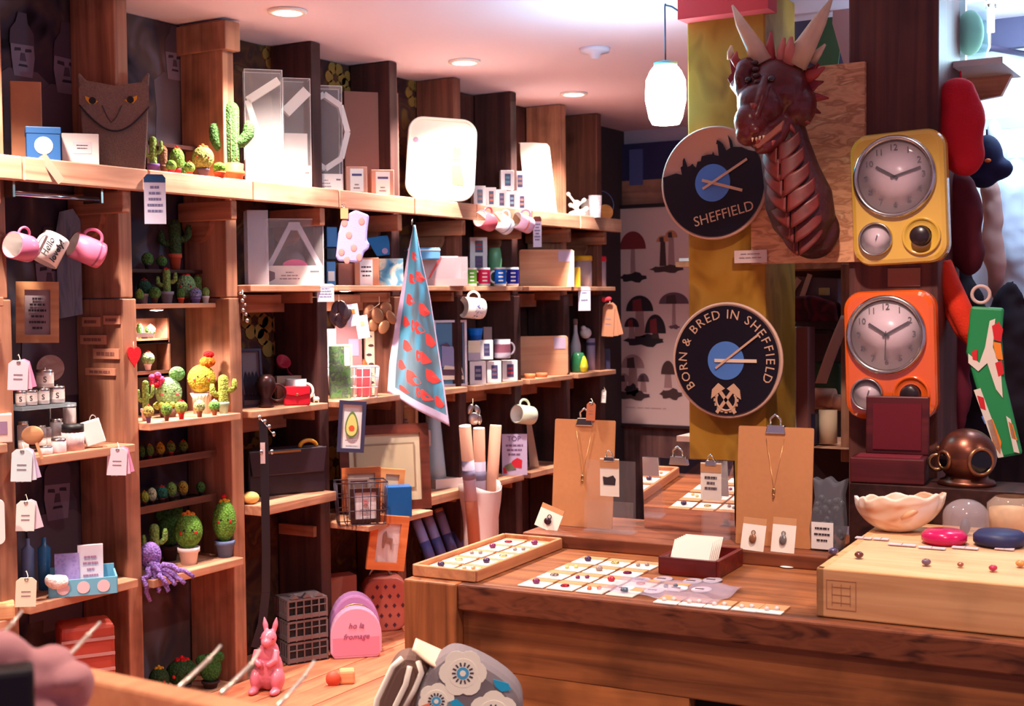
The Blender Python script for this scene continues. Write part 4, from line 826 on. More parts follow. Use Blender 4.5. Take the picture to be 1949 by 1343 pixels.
# pink rabbit figurine
P, w, h = bb(476, 1166, 548, 1306, Y=YF-.12, z=ZP); t = thing('rabbit_figurine', 'pink glazed rabbit figurine with long upright ears standing on the plinth', 'figurine', P, camyaw(P)-.35); u = h/140
m = M(); m.ell((0, 2*u, 40*u), (27*u, 24*u, 40*u)); m.ell((2*u, -2*u, 72*u), (20*u, 18*u, 26*u)); m.ell((4*u, -8*u, 102*u), (15*u, 18*u, 17*u)); m.ell((4*u, -22*u, 97*u), (10*u, 10*u, 9*u))
for s, dx in ((-1, -16), (1, 8)): m.tube([(4*u+s*7*u, 0, 112*u), (4*u+s*9*u+dx*.1*u, 4*u, 126*u), (4*u+s*10*u+dx*.2*u, 6*u, 139*u)], [4.5*u, 5.5*u, 1.5*u], 10)
for s in (-1, 1):
    m.tube([(s*18*u, -8*u, 78*u), (s*20*u, -20*u, 62*u), (s*9*u, -26*u, 56*u), (s*4*u, -27*u, 58*u)], [8*u, 7*u, 6*u, 5*u], 10); m.ell((s*20*u, -8*u, 24*u), (13*u, 22*u, 22*u)); m.ell((s*21*u, -26*u, 6*u), (9*u, 19*u, 7*u))
m.build('body', plain((206, 112, 132), .28, spec=.5), t, voxel=.0022)
for s in (-1, 1): M().ell((4*u+s*12*u, -18*u, 104*u), 2*u, 8, 6).build('eye', plain((150, 50, 80), .3), t)
# house-shaped lantern
t, w, h = put('house_lantern', 'dark metal house lantern with rows of little windows on the plinth', 'lantern', (538, 1150, 612, 1281), YF-.0, ZP, .55)
dm = plain((116, 100, 104), .5, .3); dk = plain((24, 18, 26), .7); d = w*.8
for f in range(3):
    z0 = h*.31*f; M().box((0, 0, z0+h*.15), (w*.96-f*.004, d*.96-f*.004, h*.29)).build('storey', dk, t)
    M().box((0, 0, z0+h*.295), (w*1.0, d, h*.03)).build('cornice', dm, t); m = M()
    for i in range(6):
        x = -w*.5+w*(i+.0)/5; m.box((x*.96, -d*.49, z0+h*.15), (w*.03, .006, h*.26)); m.box((-w*.49, (-d*.5+d*i/5)*.96, z0+h*.15), (.006, w*.03, h*.26)); m.box((w*.49, (-d*.5+d*i/5)*.96, z0+h*.15), (.006, w*.03, h*.26))
    m.box((0, -d*.49, z0+h*.2), (w*.94, .005, h*.012)); m.box((0, -d*.49, z0+h*.06), (w*.94, .005, h*.06)); m.box((w*.49, 0, z0+h*.06), (.005, d*.94, h*.06)); m.box((-w*.49, 0, z0+h*.06), (.005, d*.94, h*.06)); m.build('window_bars', dm, t)
for sx in (-.3, 0, .3): M().prism([(sx*w-.012, h*.94), (sx*w+.012, h*.94), (sx*w, h*1.0)], -d*.5, -d*.3).build('gable', dm, t)
# pink domed box
t, w, h = put('domed_box', 'pink dome-topped cheese box with handwritten lettering on the plinth', 'box', (628, 1136, 724, 1250), YF-.10, ZP, .92)
def dome(w, h, r=.47): return [(-w*.42, 0), (w*.42, 0), (w*.5, h*.12), (w*.5, h*.45)]+[(w*.5*math.cos(PI*i/16), h*.45+h*(r+.08)*math.sin(PI*i/16)) for i in range(1, 16)]+[(-w*.5, h*.45), (-w*.5, h*.12)]
M().prism(dome(w, h*.84), -.05, -.012).build('front_face', plain((212, 156, 188), .4), t, bevel=.004)
M().prism(dome(w*.99, h), -.012, .05).build('rear_body', plain((176, 122, 174), .35), t, bevel=.006); m = M(); pts = [(x, z+.002) for x, z in dome(w*.9, h*.84)][3:-1]
m.tube([(x, -.012, z) for x, z in pts], .002, 6); m.build('gold_rim', BRASS, t)
M().box((0, -.0506, h*.2), (w*.9, .0008, h*.3)).build('bright_band', plain((216, 128, 158), .4), t)
for q, s_ in ((.54, 'ho la'), (.36, 'fromage')): text(s_, h*.13, 'lettering', plain((150, 70, 110), .6), t, (0, -.0515, h*q), shear=.3)
# patterned case behind
t, w, h = put('patterned_case', 'small rounded red suitcase with a dark spot pattern behind the pink dome box', 'suitcase', (690, 1122, 776, 1226), YF-.07, ZP, .9)
t.location = atY(733, 1226, YF-.0); t.location.z = ZP
M().prism(rrect(w, h, h*.28, 0, h/2), -.045, .045).build('case', plain((196, 104, 92), .5), t, bevel=.006)
m = M()
for i in range(5):
    for j in range(5):
        x, z = -w*.38+w*.19*i+(w*.09 if j % 2 else 0), h*.12+h*.18*j
        if abs(x) < w*.44 and not (abs(x) > w*.3 and (z < h*.18 or z > h*.8)): m.prism([(x-.006, z), (x, z-.008), (x+.006, z), (x, z+.008)], -.0458, -.0448)
m.build('spot_pattern', plain((90, 40, 60), .6), t)
M().torus((-w*.1, 0, h*.98), w*.24, .006, a0=.1, a1=PI-.1, seg=16).build('handle', STEEL, t)
# pink toy and mallet on the plinth
P = atZ(640, 1278, ZP+.03); m_ = mpp(P); t = thing('wooden_toy', 'pale wooden block toy with a red wheel lying on the plinth', 'toy', P, camyaw(P)); M().box((20*m_, 0, -.012), (30*m_, .04, .036)).build('block', PINE, t, bevel=.006); M().lathe([(14*m_, -.006), (14*m_, .006)], 20, 0, Matrix.Translation((-6*m_, -.02, -.012)) @ Matrix.Rotation(R(90), 4, 'X')).build('wheel', plain((206, 84, 60), .5), t)
# ================================================================ fourth bay: cards, tea towel, frames
for a, b, c, d, lb, lc in ((658, 312, 698, 365, 'left', WHITE), (706, 319, 749, 371, 'right', WHITE)):
    t, w, h = carton('candle_box', lb+' of two small pink-brown boxes with white labels on the top shelf', 'box', (a, b, c, d), .04, plain((206, 150, 130), .7), YF+.0, DK, .9, lab=(.2, .1, .82, .92), labm=lc)
    rects('printed_band', plain((80, 80, 130), .6), t, [(-w*.22, h*.66, w*.24, h*.74)], -.0212); lines('drawing', SOFTINK, t, 0, [w*.2, w*.3], h*.35, h*.12, h*.05, -.0212)
carton('cardboard_box', 'big plain brown cardboard box standing behind the two small labelled boxes', 'box', (655, 166, 757, 368), .05, plain((136, 92, 84), .85), YF+.085, DK, .75)
# oven glove
t, w, h = put('oven_glove', 'lavender oven glove with a terracotta leaf print clipped to the shelf edge', 'oven glove', (637, 400, 704, 500), YF-.065, None, 1)
M().prism([(a*w-w/2, b*h) for a, b in [(.04, .12), (.1, .03), (.7, 0), (.78, .04), (.84, .2), (.97, .26), (1.0, .36), (.92, .42), (.94, .6), (1, .9), (.62, 1), (.25, .88), (.12, .55)]], -.01, .01).build('glove', plain((156, 146, 204), .85, bump=.3), t, bevel=.006)
m = M()
for a, b in ((.2, .2), (.42, .52), (.78, .78), (.55, .28), (.3, .75), (.7, .1), (.35, .05)): m.ell((a*w-w/2, -.0105, b*h), (w*.09, .001, h*.075), 12, 6)
m.build('printed_pattern', plain((206, 120, 116), .8), t); M().box((-w*.2, -.012, h*.93), (w*.22, .006, h*.2)).build('clip_card', plain((206, 140, 96), .7), t); M().torus((-w*.22, -.012, h*1.08), .006, .0012).build('metal_clip', SILVER, t)
t, w, h = put('folded_cloth', 'bright blue folded cloth behind the lavender oven glove', 'cloth', (697, 447, 748, 488), YF+.045, None, 1); M().prism([(-w/2, h*.85), (w*.3, h), (w*.5, h*.1), (-w*.1, 0)], -.006, .006).build('cloth', plain((40, 116, 180), .8), t, bevel=.002); M().prism(disc(h*.14, w*.2, h*.25, 14), -.0072, -.0062).build('badge', LILAC, t)
carton('candle_box', 'brown carton with a white fold-over label below the oven glove', 'box', (674, 488, 720, 541), .05, plain((190, 128, 100), .75), YF+.02, ZU, .9, lab=(.22, .02, .74, .94), labm=plain((226, 218, 222), .6), text_rows=3)
carton('cardboard_box', 'wide plain brown box at the back beside the fold-over label carton', 'box', (640, 498, 676, 541), .05, plain((150, 92, 80), .8), YF+.07, ZU, .7)
t, w, h = put('greeting_card', 'sea-blue and cream photo card leaning between the carton and the tea towel', 'card', (722, 487, 768, 540), YF-.0, ZU, 1, tilt=-.2); M().box((0, 0, h/2), (w, .003, h)).build('card', mixed([(60, 130, 180), (110, 170, 200), (232, 224, 206), (226, 190, 150)], 22, rough=.4), t)
shelf_lamp(657, 552, 'small round lamp glowing under the middle shelf beside the tea towel', YF+.0, 4)
# dangling metal leaves with tags
def dangles(label, px, py, Y, items, mat, group=None):
    P = atY(px, py, Y); m_ = mpp(P); t = thing('hanging_ornament', label, 'ornament', P, camyaw(P), group); m = M()
    for (dx, dz, rx, rz, a) in items: m.ell((0, 0, 0), (rx*m_, .003, rz*m_), 14, 8, 0, Matrix.Translation((dx*m_, random.uniform(-.012, .012), dz*m_)) @ Matrix.Rotation(R(a), 4, 'Y'))
    m.build('metal_leaves', mat, t); M().tube([(0, 0, 14*m_), (0, 0, 0), (items[0][0]*m_, 0, items[0][1]*m_)], .001, 6).build('string', CREAM, t)
dangles('cluster of dark metal leaves hanging left under the middle shelf', 645, 575, YF+.0, [(-6, -10, 8, 14, 20), (8, -14, 10, 18, -20), (-10, -30, 9, 16, -15), (4, -34, 12, 16, 10), (14, -26, 8, 16, 30)], plain((96, 80, 84), .3, .8))
dangles('cluster of bronze leaves hanging right under the middle shelf', 722, 578, YF+.0, [(-20, -14, 10, 14, 30), (-4, -22, 12, 16, -20), (12, -10, 12, 14, 10), (-12, -40, 10, 12, 0), (8, -44, 10, 14, 30), (22, -26, 9, 14, -30)], plain((150, 100, 70), .35, .6))
for a, b, c, d, lb in ((662, 578, 688, 620, 'upper'), (681, 600, 706, 643, 'lower')):
    t, w, h = put('price_tag', lb+' white tag with an orange square hung among the metal leaves', 'tag', (a, b, c, d), YF-.03, None, 1); M().box((0, 0, h/2), (w*.9, .0015, h), 0, Matrix.Rotation(R(-8), 4, 'Y')).build('paper', plain((214, 208, 230), .6), t); M().box((0, -.0014, h*.66), (w*.36, .0008, h*.22), 0, Matrix.Rotation(R(-8), 4, 'Y')).build('orange_square', plain((226, 120, 60), .6), t)
# basket of little books
def wire_basket(name, label, x0, y0, x1, y1, Y, z, d, mat, nv=7, nh=4, k=.9, r=.0013):
    t, w, h = put(name, label, 'basket', (x0, y0, x1, y1), Y, z, k); m = M(); hw, hd = w/2, d/2; f = .9
    for i in range(nh):
        q = i/(nh-1); s = f+(1-f)*q; m.tube([(-hw*s, -hd*s, h*q+r), (hw*s, -hd*s, h*q+r), (hw*s, hd*s, h*q+r), (-hw*s, hd*s, h*q+r)], r*(1.5 if i == nh-1 else 1), 6, closed=True)
    for i in range(nv):
        x = -hw+w*i/(nv-1)
        for s in (-1, 1): m.tube([(x*f, s*hd*f, r), (x, s*hd, h)], r, 6)
        m.tube([(x*f, -hd*f, r), (x*f, hd*f, r)], r, 6)
    for i in range(1, 3):
        y = -hd+d*i/3
        for s in (-1, 1): m.tube([(s*hw*f, y*f, r), (s*hw, y, h)], r, 6)
    m.build('wire_frame', mat, t); return t, w, h
def book(label, box, Y, z, th, mat, k=.9, group=None, tilt=-.08, lab=None, name='small_book'):
    t, w, h = put(name, label, 'book', box, Y, z, k, group, tilt=tilt); M().box((0, 0, h/2), (w, th, h)).build('cover', mat, t, bevel=.0008); M().box((0, 0, h/2), (w-.002, th*.7, h+.0006)).build('pages', CREAM, t)
    if lab: rects('printed_label', lab[0], t, [(-w/2+w*lab[1], h*lab[2], -w/2+w*lab[3], h*lab[4])], -th/2-.0003)
    return t
wire_basket('wire_basket', 'white wire basket of little books on the long middle shelf', 626, 706, 720, 764, YF+.02, ZB, .07, plain((216, 200, 206), .4, .5))
leafy = mixed([(60, 120, 66), (110, 150, 90), (90, 100, 96), (140, 170, 110)], 60, rough=.5)
book('tall green leafy book standing foremost in the white wire basket', (628, 664, 668, 764), YF+.0, ZB+.004, .01, leafy, lab=(WHITE, .72, .62, .98, .98))
book('grey-green book second from the front in the white wire basket', (634, 660, 672, 760), YF+.028, ZB+.004, .012, plain((150, 170, 150), .5), tilt=-.04)
for i, (c, lb) in enumerate((((196, 60, 70), 'red'), ((226, 196, 190), 'cream'), ((150, 66, 90), 'plum'))):
    book(lb+' pocket book on the right side of the white wire basket', (680+i*1, 712-i*2, 706+i*1, 764), YF-.002+.014*i, ZB+.004, .010, plain(c, .5), tilt=0)
book('white notebook at the back left behind the wire basket', (624, 626, 640, 700), YF+.09, None, .006, WHITE, tilt=0); 
t, w, h = put('note_card', 'pinkish picture card standing behind the wire basket', 'card', (640, 618, 690, 765), YF+.11, ZB, .8); M().box((0, 0, h/2), (w, .004, h)).build('card', plain((150, 100, 104), .7), t); rects('blue_print', plain((140, 130, 160), .7), t, [(w*.0, h*.5, w*.38, h*.72)], -.0022)
t, w, h = put('patterned_card', 'cream card printed with rows of small dark birds behind the basket', 'card', (694, 645, 752, 762), YF+.07, ZB, .9); M().box((0, 0, h/2), (w, .006, h)).build('card', plain((240, 216, 186), .6), t); m = M()
for r_ in range(6):
    for c_ in range(3):
        x, z = -w*.34+w*.3*c_+(.006 if r_ % 2 else 0), h*(.92-.15*r_); m.prism([(x-.009, z), (x-.002, z+.005), (x+.007, z+.004), (x+.011, z-.002), (x+.004, z-.004), (x-.003, z-.004)], -.0038, -.003)
m.build('bird_print', plain((84, 48, 52), .7), t)
t, w, h = put('orange_fruit', 'round orange ornament between the leafy book and the bird card', 'ornament', (674, 682, 700, 708), YF+.10, None, 1); M().ell((0, 0, h/2), w/2).build('ball', plain((226, 96, 50), .6), t); M().tube([(0, 0, 0), (0, 0, -(t.location.z-ZB))], .004, 8).build('stalk', plain((120, 70, 50), .6), t)
# tea towel
P = atY(784, 424, YF-.075); m_ = mpp(P); t = thing('tea_towel', 'blue-grey tea towel with red flower print hanging by its corner from the shelf', 'tea towel', P, camyaw(P)-.1)
prof = [(0, 3, 6), (.15, -8, 16), (.35, -20, 32), (.6, -36, 46), (.82, -48, 58), (1, -53, 66)]
def tw(u, v):
    for (v0, a0, b0), (v1, a1, b1) in zip(prof, prof[1:]):
        if v <= v1: f = (v-v0)/(v1-v0); a, b = a0+(a1-a0)*f, b0+(b1-b0)*f; break
    x = a+(b-a)*u; q = max(0, (v-.5)*2); z = -4-(318+68*u)*v-10*math.sin(u*PI)*q*.0
    y = (10*math.cos(u*PI*2.1+.4)+5*math.sin(u*7))*(.25+v)*m_
    return (x*m_, y, z*m_)
def tm_(u, v): return 1 if (u < .13 or v > .955 or u > .965) else 0
towel = mixed([(84, 104, 120), (96, 116, 130), (84, 156, 190), (96, 166, 196)], 9, rough=.9, stretch=(1.6, 1, .5))
m = M(); m.grid(tw, 40, 60, mif=tm_); o = m.build('cloth', [towel, plain((206, 186, 216), .9)], t, solid=.0024)
m = M()
def onT(u, v, du, dv, n=9):
    c = [tw(min(.96, max(.14, u+du*math.cos(2*PI*i/n)*(1+.35*math.cos(3*2*PI*i/n)))), min(.95, max(.02, v+dv*math.sin(2*PI*i/n)))) for i in range(n)]
    c0 = tw(u, v); off = Vector((0, -.0022, 0)); vs = [Vector(p)+off for p in c]+[Vector(c0)+off]
    m.add(vs, [(i, (i+1) % n, n) for i in range(n)])
for u, v, du, dv in ((.35, .30, .16, .028), (.7, .27, .2, .03), (.3, .42, .13, .032), (.72, .44, .16, .034), (.24, .55, .09, .03), (.52, .55, .17, .036), (.82, .59, .12, .034), (.3, .68, .1, .032), (.62, .70, .15, .034), (.22, .80, .07, .028), (.42, .84, .13, .04), (.78, .78, .13, .035), (.6, .9, .14, .03), (.86, .9, .08, .03), (.26, .93, .09, .016), (.5, .17, .2, .024)): onT(u, v, du, dv)
m.build('printed_pattern', plain((220, 70, 66), .85), t); M().tube([(0, -.002, -4*m_), (0, .0, 4*m_), (0, .02, 8*m_), (0, .03, 2*m_)], .0014, 8).build('hanging_loop', STEEL, t)
# framed pictures on and under the shelf edge
t, w, h, b, W_, H_ = picture_frame('picture_frame', 'navy-framed avocado picture leaning forward off the long middle shelf', 'picture frame', (641, 762, 692, 860), plain((50, 50, 80), .5), plain((226, 218, 218), .7), Y=YF-.07, k=.95, bw=.14, roll=.07)
def av(sx, sz, cz): return [(sx*w*math.sin(a)*(1-.28*math.cos(a)), H_*cz+sz*h*math.cos(a)) for a in [2*PI*i/24 for i in range(24)]]
polys('avocado_skin', plain((96, 122, 66), .7), t, [av(.33, .30, .54)], -.0045); polys('avocado_flesh', plain((206, 206, 120), .7), t, [av(.27, .25, .53)], -.0053); polys('avocado_stone', plain((206, 84, 50), .6), t, [disc(w*.15, 0, H_*.47, 18)], -.006); lines('small_print', SOFTINK, t, 0, [w*.6], H_*.23, .01, H_*.02, -.0045)
t, w, h, b, W_, H_ = picture_frame('picture_frame', 'small pale wood frame with a tan print hanging under the shelf behind the towel', 'picture frame', (744, 770, 796, 840), PINEZ, plain((206, 140, 90), .7), Y=YF+.02, k=.9, bw=.1); lines('drawing', plain((120, 80, 100), .7), t, 0, [w*.3, w*.4, w*.3], H_*.6, H_*.1, H_*.05, -.003)
t, w, h, b, W_, H_ = picture_frame('picture_frame', 'big brown frame with a cream mount standing on the low shelf', 'picture frame', (652, 848, 822, 1012), wood((116, 56, 42), (84, 40, 34), 'x', rough=.35), plain((206, 186, 156), .7), Y=YF-.02, k=.7, bw=.11, z=Z33, tilt=-.1)
rects('inner_mount', plain((150, 120, 96), .7), t, [(-w*.42, H_*.24, w*.42, H_*.78)], -.003); rects('old_print', plain((190, 170, 140), .7), t, [(-w*.40, H_*.26, w*.40, H_*.76)], -.0038)
OR = wood((216, 126, 74), (184, 92, 50), 'x', rough=.4, knots=.2)
t, w, h, b, W_, H_ = picture_frame('picture_frame', 'orange wood frame with a grey hare print at the back of the wire basket', 'picture frame', (652, 879, 726, 960), OR, plain((200, 180, 164), .7), Y=YF-.055, k=.85, bw=.15, z=Z33+.03, tilt=-.1); polys('drawing', plain((130, 96, 84), .7), t, [[(-w*.3, H_*.36), (w*.25, H_*.36), (w*.2, H_*.5), (0, H_*.56), (-w*.1, H_*.7), (-w*.15, H_*.52)]], -.003)
t, w, h, b, W_, H_ = picture_frame('picture_frame', 'pale orange frame leaning sideways beside the hare print', 'picture frame', (718, 884, 764, 950), wood((236, 160, 100), (206, 124, 74), 'x', rough=.4), plain((226, 200, 170), .7), Y=YF-.05, k=.7, bw=.22, z=Z33+.03, roll=.12)
wire_basket('wire_basket', 'dark wire basket of small framed prints on the low shelf', 640, 930, 735, 1010, YF-.085, Z33, .08, plain((70, 60, 74), .4, .6), k=.85)
t, w, h, b, W_, H_ = picture_frame('picture_frame', 'dark frame with a small heart print in front of the dark wire basket', 'picture frame', (668, 938, 724, 1004), DARKW, plain((214, 200, 206), .7), Y=YF-.105, k=.85, bw=.13, z=Z33+.004); lines('drawing', plain((190, 110, 110), .7), t, 0, [w*.2, w*.3, w*.2], H_*.66, H_*.08, H_*.05, -.003); lines('small_print', SOFTINK, t, 0, [w*.5, w*.4], H_*.38, H_*.1, H_*.03, -.003)
t, w, h, b, W_, H_ = picture_frame('picture_frame', 'silver-edged frame leaning back inside the dark wire basket', 'picture frame', (664, 912, 704, 990), plain((150, 130, 126), .35, .5), plain((150, 120, 110), .7), Y=YF-.082, k=.85, bw=.1, z=Z33+.012, tilt=-.04)
t, w, h = put('blue_box', 'bright blue box at the right of the dark wire basket', 'box', (734, 926, 782, 984), YF-.105, Z33+.0, .85); M().box((0, 0, h/2), (w, .05, h)).build('carton', plain((10, 84, 150), .35), t, bevel=.002)
t, w, h, b, W_, H_ = picture_frame('picture_frame', 'orange frame with a small horse print hanging tilted below the low shelf', 'picture frame', (696, 980, 768, 1084), OR, plain((206, 186, 186), .7), Y=YF-.125, k=.75, bw=.2, roll=.13); polys('drawing', plain((150, 110, 96), .7), t, [[(-w*.22, H_*.4), (-w*.14, H_*.4), (-w*.12, H_*.5), (w*.1, H_*.5), (w*.14, H_*.38), (w*.2, H_*.38), (w*.2, H_*.58), (-w*.05, H_*.6), (-w*.12, H_*.72), (-w*.24, H_*.66)]], -.003)
carton('cardboard_box', 'low pink-brown cardboard box on the plinth behind the pink dome box', 'box', (622, 1102, 674, 1215), .06, plain((176, 116, 106), .8), YF+.08, ZP, .6)
# ================================================================ rolled posters leaning at the shelf end
for i, (x0, y0, x1, y1, lb) in enumerate(((790, 985, 836, 1105, 'first'), (812, 978, 856, 1098, 'second'), (836, 974, 874, 1085, 'third'), (856, 976, 888, 1075, 'fourth'))):
    a = atY(x0, y0, YF+.06); b = atY(x1, y1, YF-.02); b.z = max(b.z, ZP+.02); t = thing('rolled_poster', lb+' from the left of the blue-violet rolled prints leaning below the shelf', 'rolled poster', b, 0, 'rolled prints leaning below the shelf')
    m = M(); d = a-b; m.tube([(0, 0, 0), d], .017, 16); m.build('roll', plain((150, 140, 196), .5), t); m = M(); m.tube([d*.3, d*.62], .0175, 16); m.build('picture_band', plain((84, 90, 160), .5), t); m = M(); m.tube([d*.98, d*1.06], .0165, 16); m.build('brown_end', CARD, t)
# ================================================================ fifth bay: big white tray
t, w, h = put('serving_tray', 'large white rounded tray with a small fox print leaning on the top shelf', 'tray', (770, 226, 902, 380), YF-.0, DK, .93, tilt=-.12)
t.rotation_euler = (Matrix.Rotation(t.rotation_euler.z, 3, 'Z') @ Matrix.Rotation(-.12, 3, 'X') @ Matrix.Rotation(.07, 3, 'Y')).to_euler()
M().prism(rrect(w*.96, h, w*.2, 0, h/2, 8), -.004, .004).build('tray_base', plain((244, 236, 226), .35), t); pts = rrect(w*.96, h, w*.2, 0, h/2, 8); M().tube([(x, -.006, z) for x, z in pts], .005, 8, closed=True).build('rim', plain((246, 238, 230), .3), t)
t.location.z += .014; fx = plain((222, 120, 60), .6); polys('fox_print', fx, t, [[(w*.16, h*.62), (w*.19, h*.68), (w*.22, h*.64), (w*.26, h*.68), (w*.28, h*.6), (w*.27, h*.5), (w*.16, h*.5)], [(w*.15, h*.44), (w*.28, h*.44), (w*.34, h*.26), (w*.34, h*.18), (w*.17, h*.2)]], -.0052); polys('flower_print', plain((176, 150, 180), .6), t, [disc(w*.035, w*.38, h*.5, 10), disc(w*.035, w*.38, h*.25, 10), disc(w*.04, -w*.38, h*.72, 12)], -.0052); polys('red_print', plain((206, 90, 90), .6), t, [disc(w*.03, w*.39, h*.36, 10)], -.0052)
t, w, h = put('clear_tray', 'clear plastic tray of stationery on the middle shelf right of the tea towel', 'tray', (800, 486, 884, 541), YF+.01, ZU, .8)
m = M(); [m.box(c, d) for c, d in (((0, -.05, h*.5), (w, .002, h)), ((-w/2, 0, h*.5), (.002, .1, h)), ((w/2, 0, h*.5), (.002, .1, h)), ((0, .05, h*.5), (w, .002, h)))]; m.build('clear_sides', clear((220, 196, 206), .35), t); M().box((0, 0, .012), (w*.98, .096, .024)).build('tray_base', plain((196, 146, 116), .6), t); M().bar((-w*.36, -.052, .026), (-w*.1, -.052, h), .006, .002).build('red_stripe', plain((206, 70, 70), .6), t)
M().box((-w*.1, 0, h*1.0), (w*.8, .09, .004)).build('paper_stack', WHITE, t)
t, w, h = put('pencil_tin', 'flat blue tin lying on top of the clear tray of stationery', 'tin', (770, 464, 838, 486), YF+.015, ZU+.085, .8); M().box((0, 0, h/2), (w*.9, .06, h)).build('case', plain((96, 156, 206), .4), t, bevel=.003); M().box((0, 0, h*.8), (w*.91, .062, .003)).build('seam', WHITE, t)
# sea picture and prints
t, w, h, b, W_, H_ = picture_frame('picture_frame', 'white-edged harbour picture standing on the long shelf behind the towel', 'picture frame', (826, 612, 889, 738), plain((216, 206, 222), .5), plain((84, 130, 170), .6), Y=YF+.03, k=.8, bw=.07, z=ZB)
polys('picture_shapes', plain((150, 150, 200), .6), t, [[(-w*.3, H_*.3), (w*.3, H_*.26), (w*.1, H_*.6), (-w*.3, H_*.62)]], -.003); polys('picture_shapes', plain((236, 226, 214), .6), t, [[(-w*.4, H_*.1), (w*.48, H_*.1), (w*.4, H_*.28), (-w*.2, H_*.32)]], -.0036); polys('picture_shapes', plain((96, 66, 90), .6), t, [[(-w*.4, H_*.17), (w*.44, H_*.16), (w*.38, H_*.25), (-w*.3, H_*.26)], [(-w*.4, H_*.62), (w*.0, H_*.6), (-w*.1, H_*.66)]], -.0044)
t, w, h, b, W_, H_ = picture_frame('picture_frame', 'dark blue-framed print at the back under the long shelf, behind the towel tip', 'picture frame', (838, 766, 874, 830), plain((86, 84, 116), .5), plain((96, 96, 130), .6), Y=YF+.09, k=.7, bw=.1)
t, w, h = put('poster_sheet', 'curved bluish poster sheet leaning under the long shelf beside the towel', 'poster', (812, 792, 850, 925), YF+.06, Z43+.03, .9, tilt=-.05); M().grid(lambda u, v: ((u-.5)*w*(1-.3*v)-.01*v, -.02*math.sin(u*PI), v*h), 10, 6).build('sheet', plain((170, 190, 206), .6), t, solid=.0015)
t, w, h = put('paper_ream', 'low stack of white paper on the lower shelf beside the big brown frame', 'paper stack', (818, 908, 888, 930), YF+.05, Z43, .5); M().box((0, .0, h*.4), (w, .09, h*.8)).build('sheets', plain((236, 226, 226), .6), t)
t, w, h = put('scarf_cloth', 'pale pink cloth fold hanging under the long shelf near the small wood frame', 'cloth', (768, 800, 820, 850), YF+.075, None, .9); M().grid(lambda u, v: ((u-.5)*w, .012*math.sin(u*9), h*v*(1-.4*u)), 12, 8).build('cloth', plain((206, 170, 166), .9), t, solid=.002)
# ================================================================ sixth bay: mug boxes and mugs
def mugbox(label, box, Y, z, win, k=.8, d=.028, c=(236, 228, 232)):
    t, w, h = put('mug_box', label, 'box', box, Y, z, k, 'white mug boxes'); M().box((0, 0, h/2), (w, d, h)).build('carton', plain(c, .5), t, bevel=.001)
    rects('window', plain((70, 70, 110), .3), t, [(-w*.2, h*.2, w*.24, h*.82)], -d/2-.0002); lines('mug_print', plain(win, .6), t, w*.02, [w*.3, w*.34], h*.62, h*.22, h*.12, -d/2-.0012)
    return t
for i, (x0, x1, y0, y1, wn) in enumerate(((899, 922, 350, 391, (190, 150, 150)), (922, 942, 353, 393, (196, 120, 100)), (942, 962, 357, 395, (150, 120, 150)), (962, 981, 360, 397, (120, 170, 200)), (981, 1000, 363, 399, (190, 140, 130)))):
    mugbox('white mug box, %s in the top-shelf row beside the chopping board' % ('first from the left', 'second', 'third', 'fourth', 'last')[i], (x0, y0, x1, y1), YF+.012, DK, wn, d=.05)
mugbox('left white mug box stacked upper on the top-shelf row', (952, 321, 977, 358), YF+.012, DK+.073, (90, 150, 170)); mugbox('right white mug box stacked upper on the top-shelf row', (977, 323, 999, 361), YF+.012, DK+.073, (150, 120, 110))
hang_mug('dark pink mug hanging left of three under the mug boxes', 924, 420, YF-.07, 17, 36, (-.62, .2, .78), plain((190, 84, 100), .25), HM, hx=(.2, 1, .1))
hang_mug('white speckled mug hanging in the middle under the mug boxes', 956, 425, YF-.07, 17, 36, (-.6, .35, .72), plain((220, 216, 226), .25), HM, hx=(.2, 1, .1), bands=[(.3, .36, plain((120, 120, 160), .5))])
hang_mug('lilac-pink mug hanging right of three under the mug boxes', 995, 424, YF-.07, 16, 38, (-.72, .25, .65), plain((206, 160, 190), .25), HM, hx=(.2, 1, .1), bands=[(.4, .5, plain((226, 120, 110), .5))])
notice('narrow white notice hanging by the three mugs under the chopping board', (1015, 412, 1031, 470), YF-.075, plain((120, 60, 50), .6), 6)
mugbox('mug box with a red picture, upper of the tall stack beside the green jar', (893, 440, 926, 476), YF+.055, ZU+.105, (190, 50, 60)); mugbox('mug box with a purple picture, in the tall stack beside the green jar', (893, 474, 926, 510), YF+.055, ZU+.052, (120, 70, 130)); mugbox('mug box at the foot of the tall stack, behind the green mug', (894, 508, 926, 543), YF+.055, ZU, (150, 90, 120))
P, w, h = bb(928, 470, 956, 545, Y=YF+.06, z=ZU); t = thing('glass_jar', 'green ribbed glass jar behind the bright mugs on the middle shelf', 'jar', P, 0); M().lathe([(w*.46, 0), (w*.5, h*.1), (w*.47, h*.2), (w*.5, h*.35), (w*.47, h*.5), (w*.5, h*.65), (w*.46, h*.85), (w*.4, h*.98)], 28).build('glass', plain((120, 186, 140), .2, alpha=.8), t)
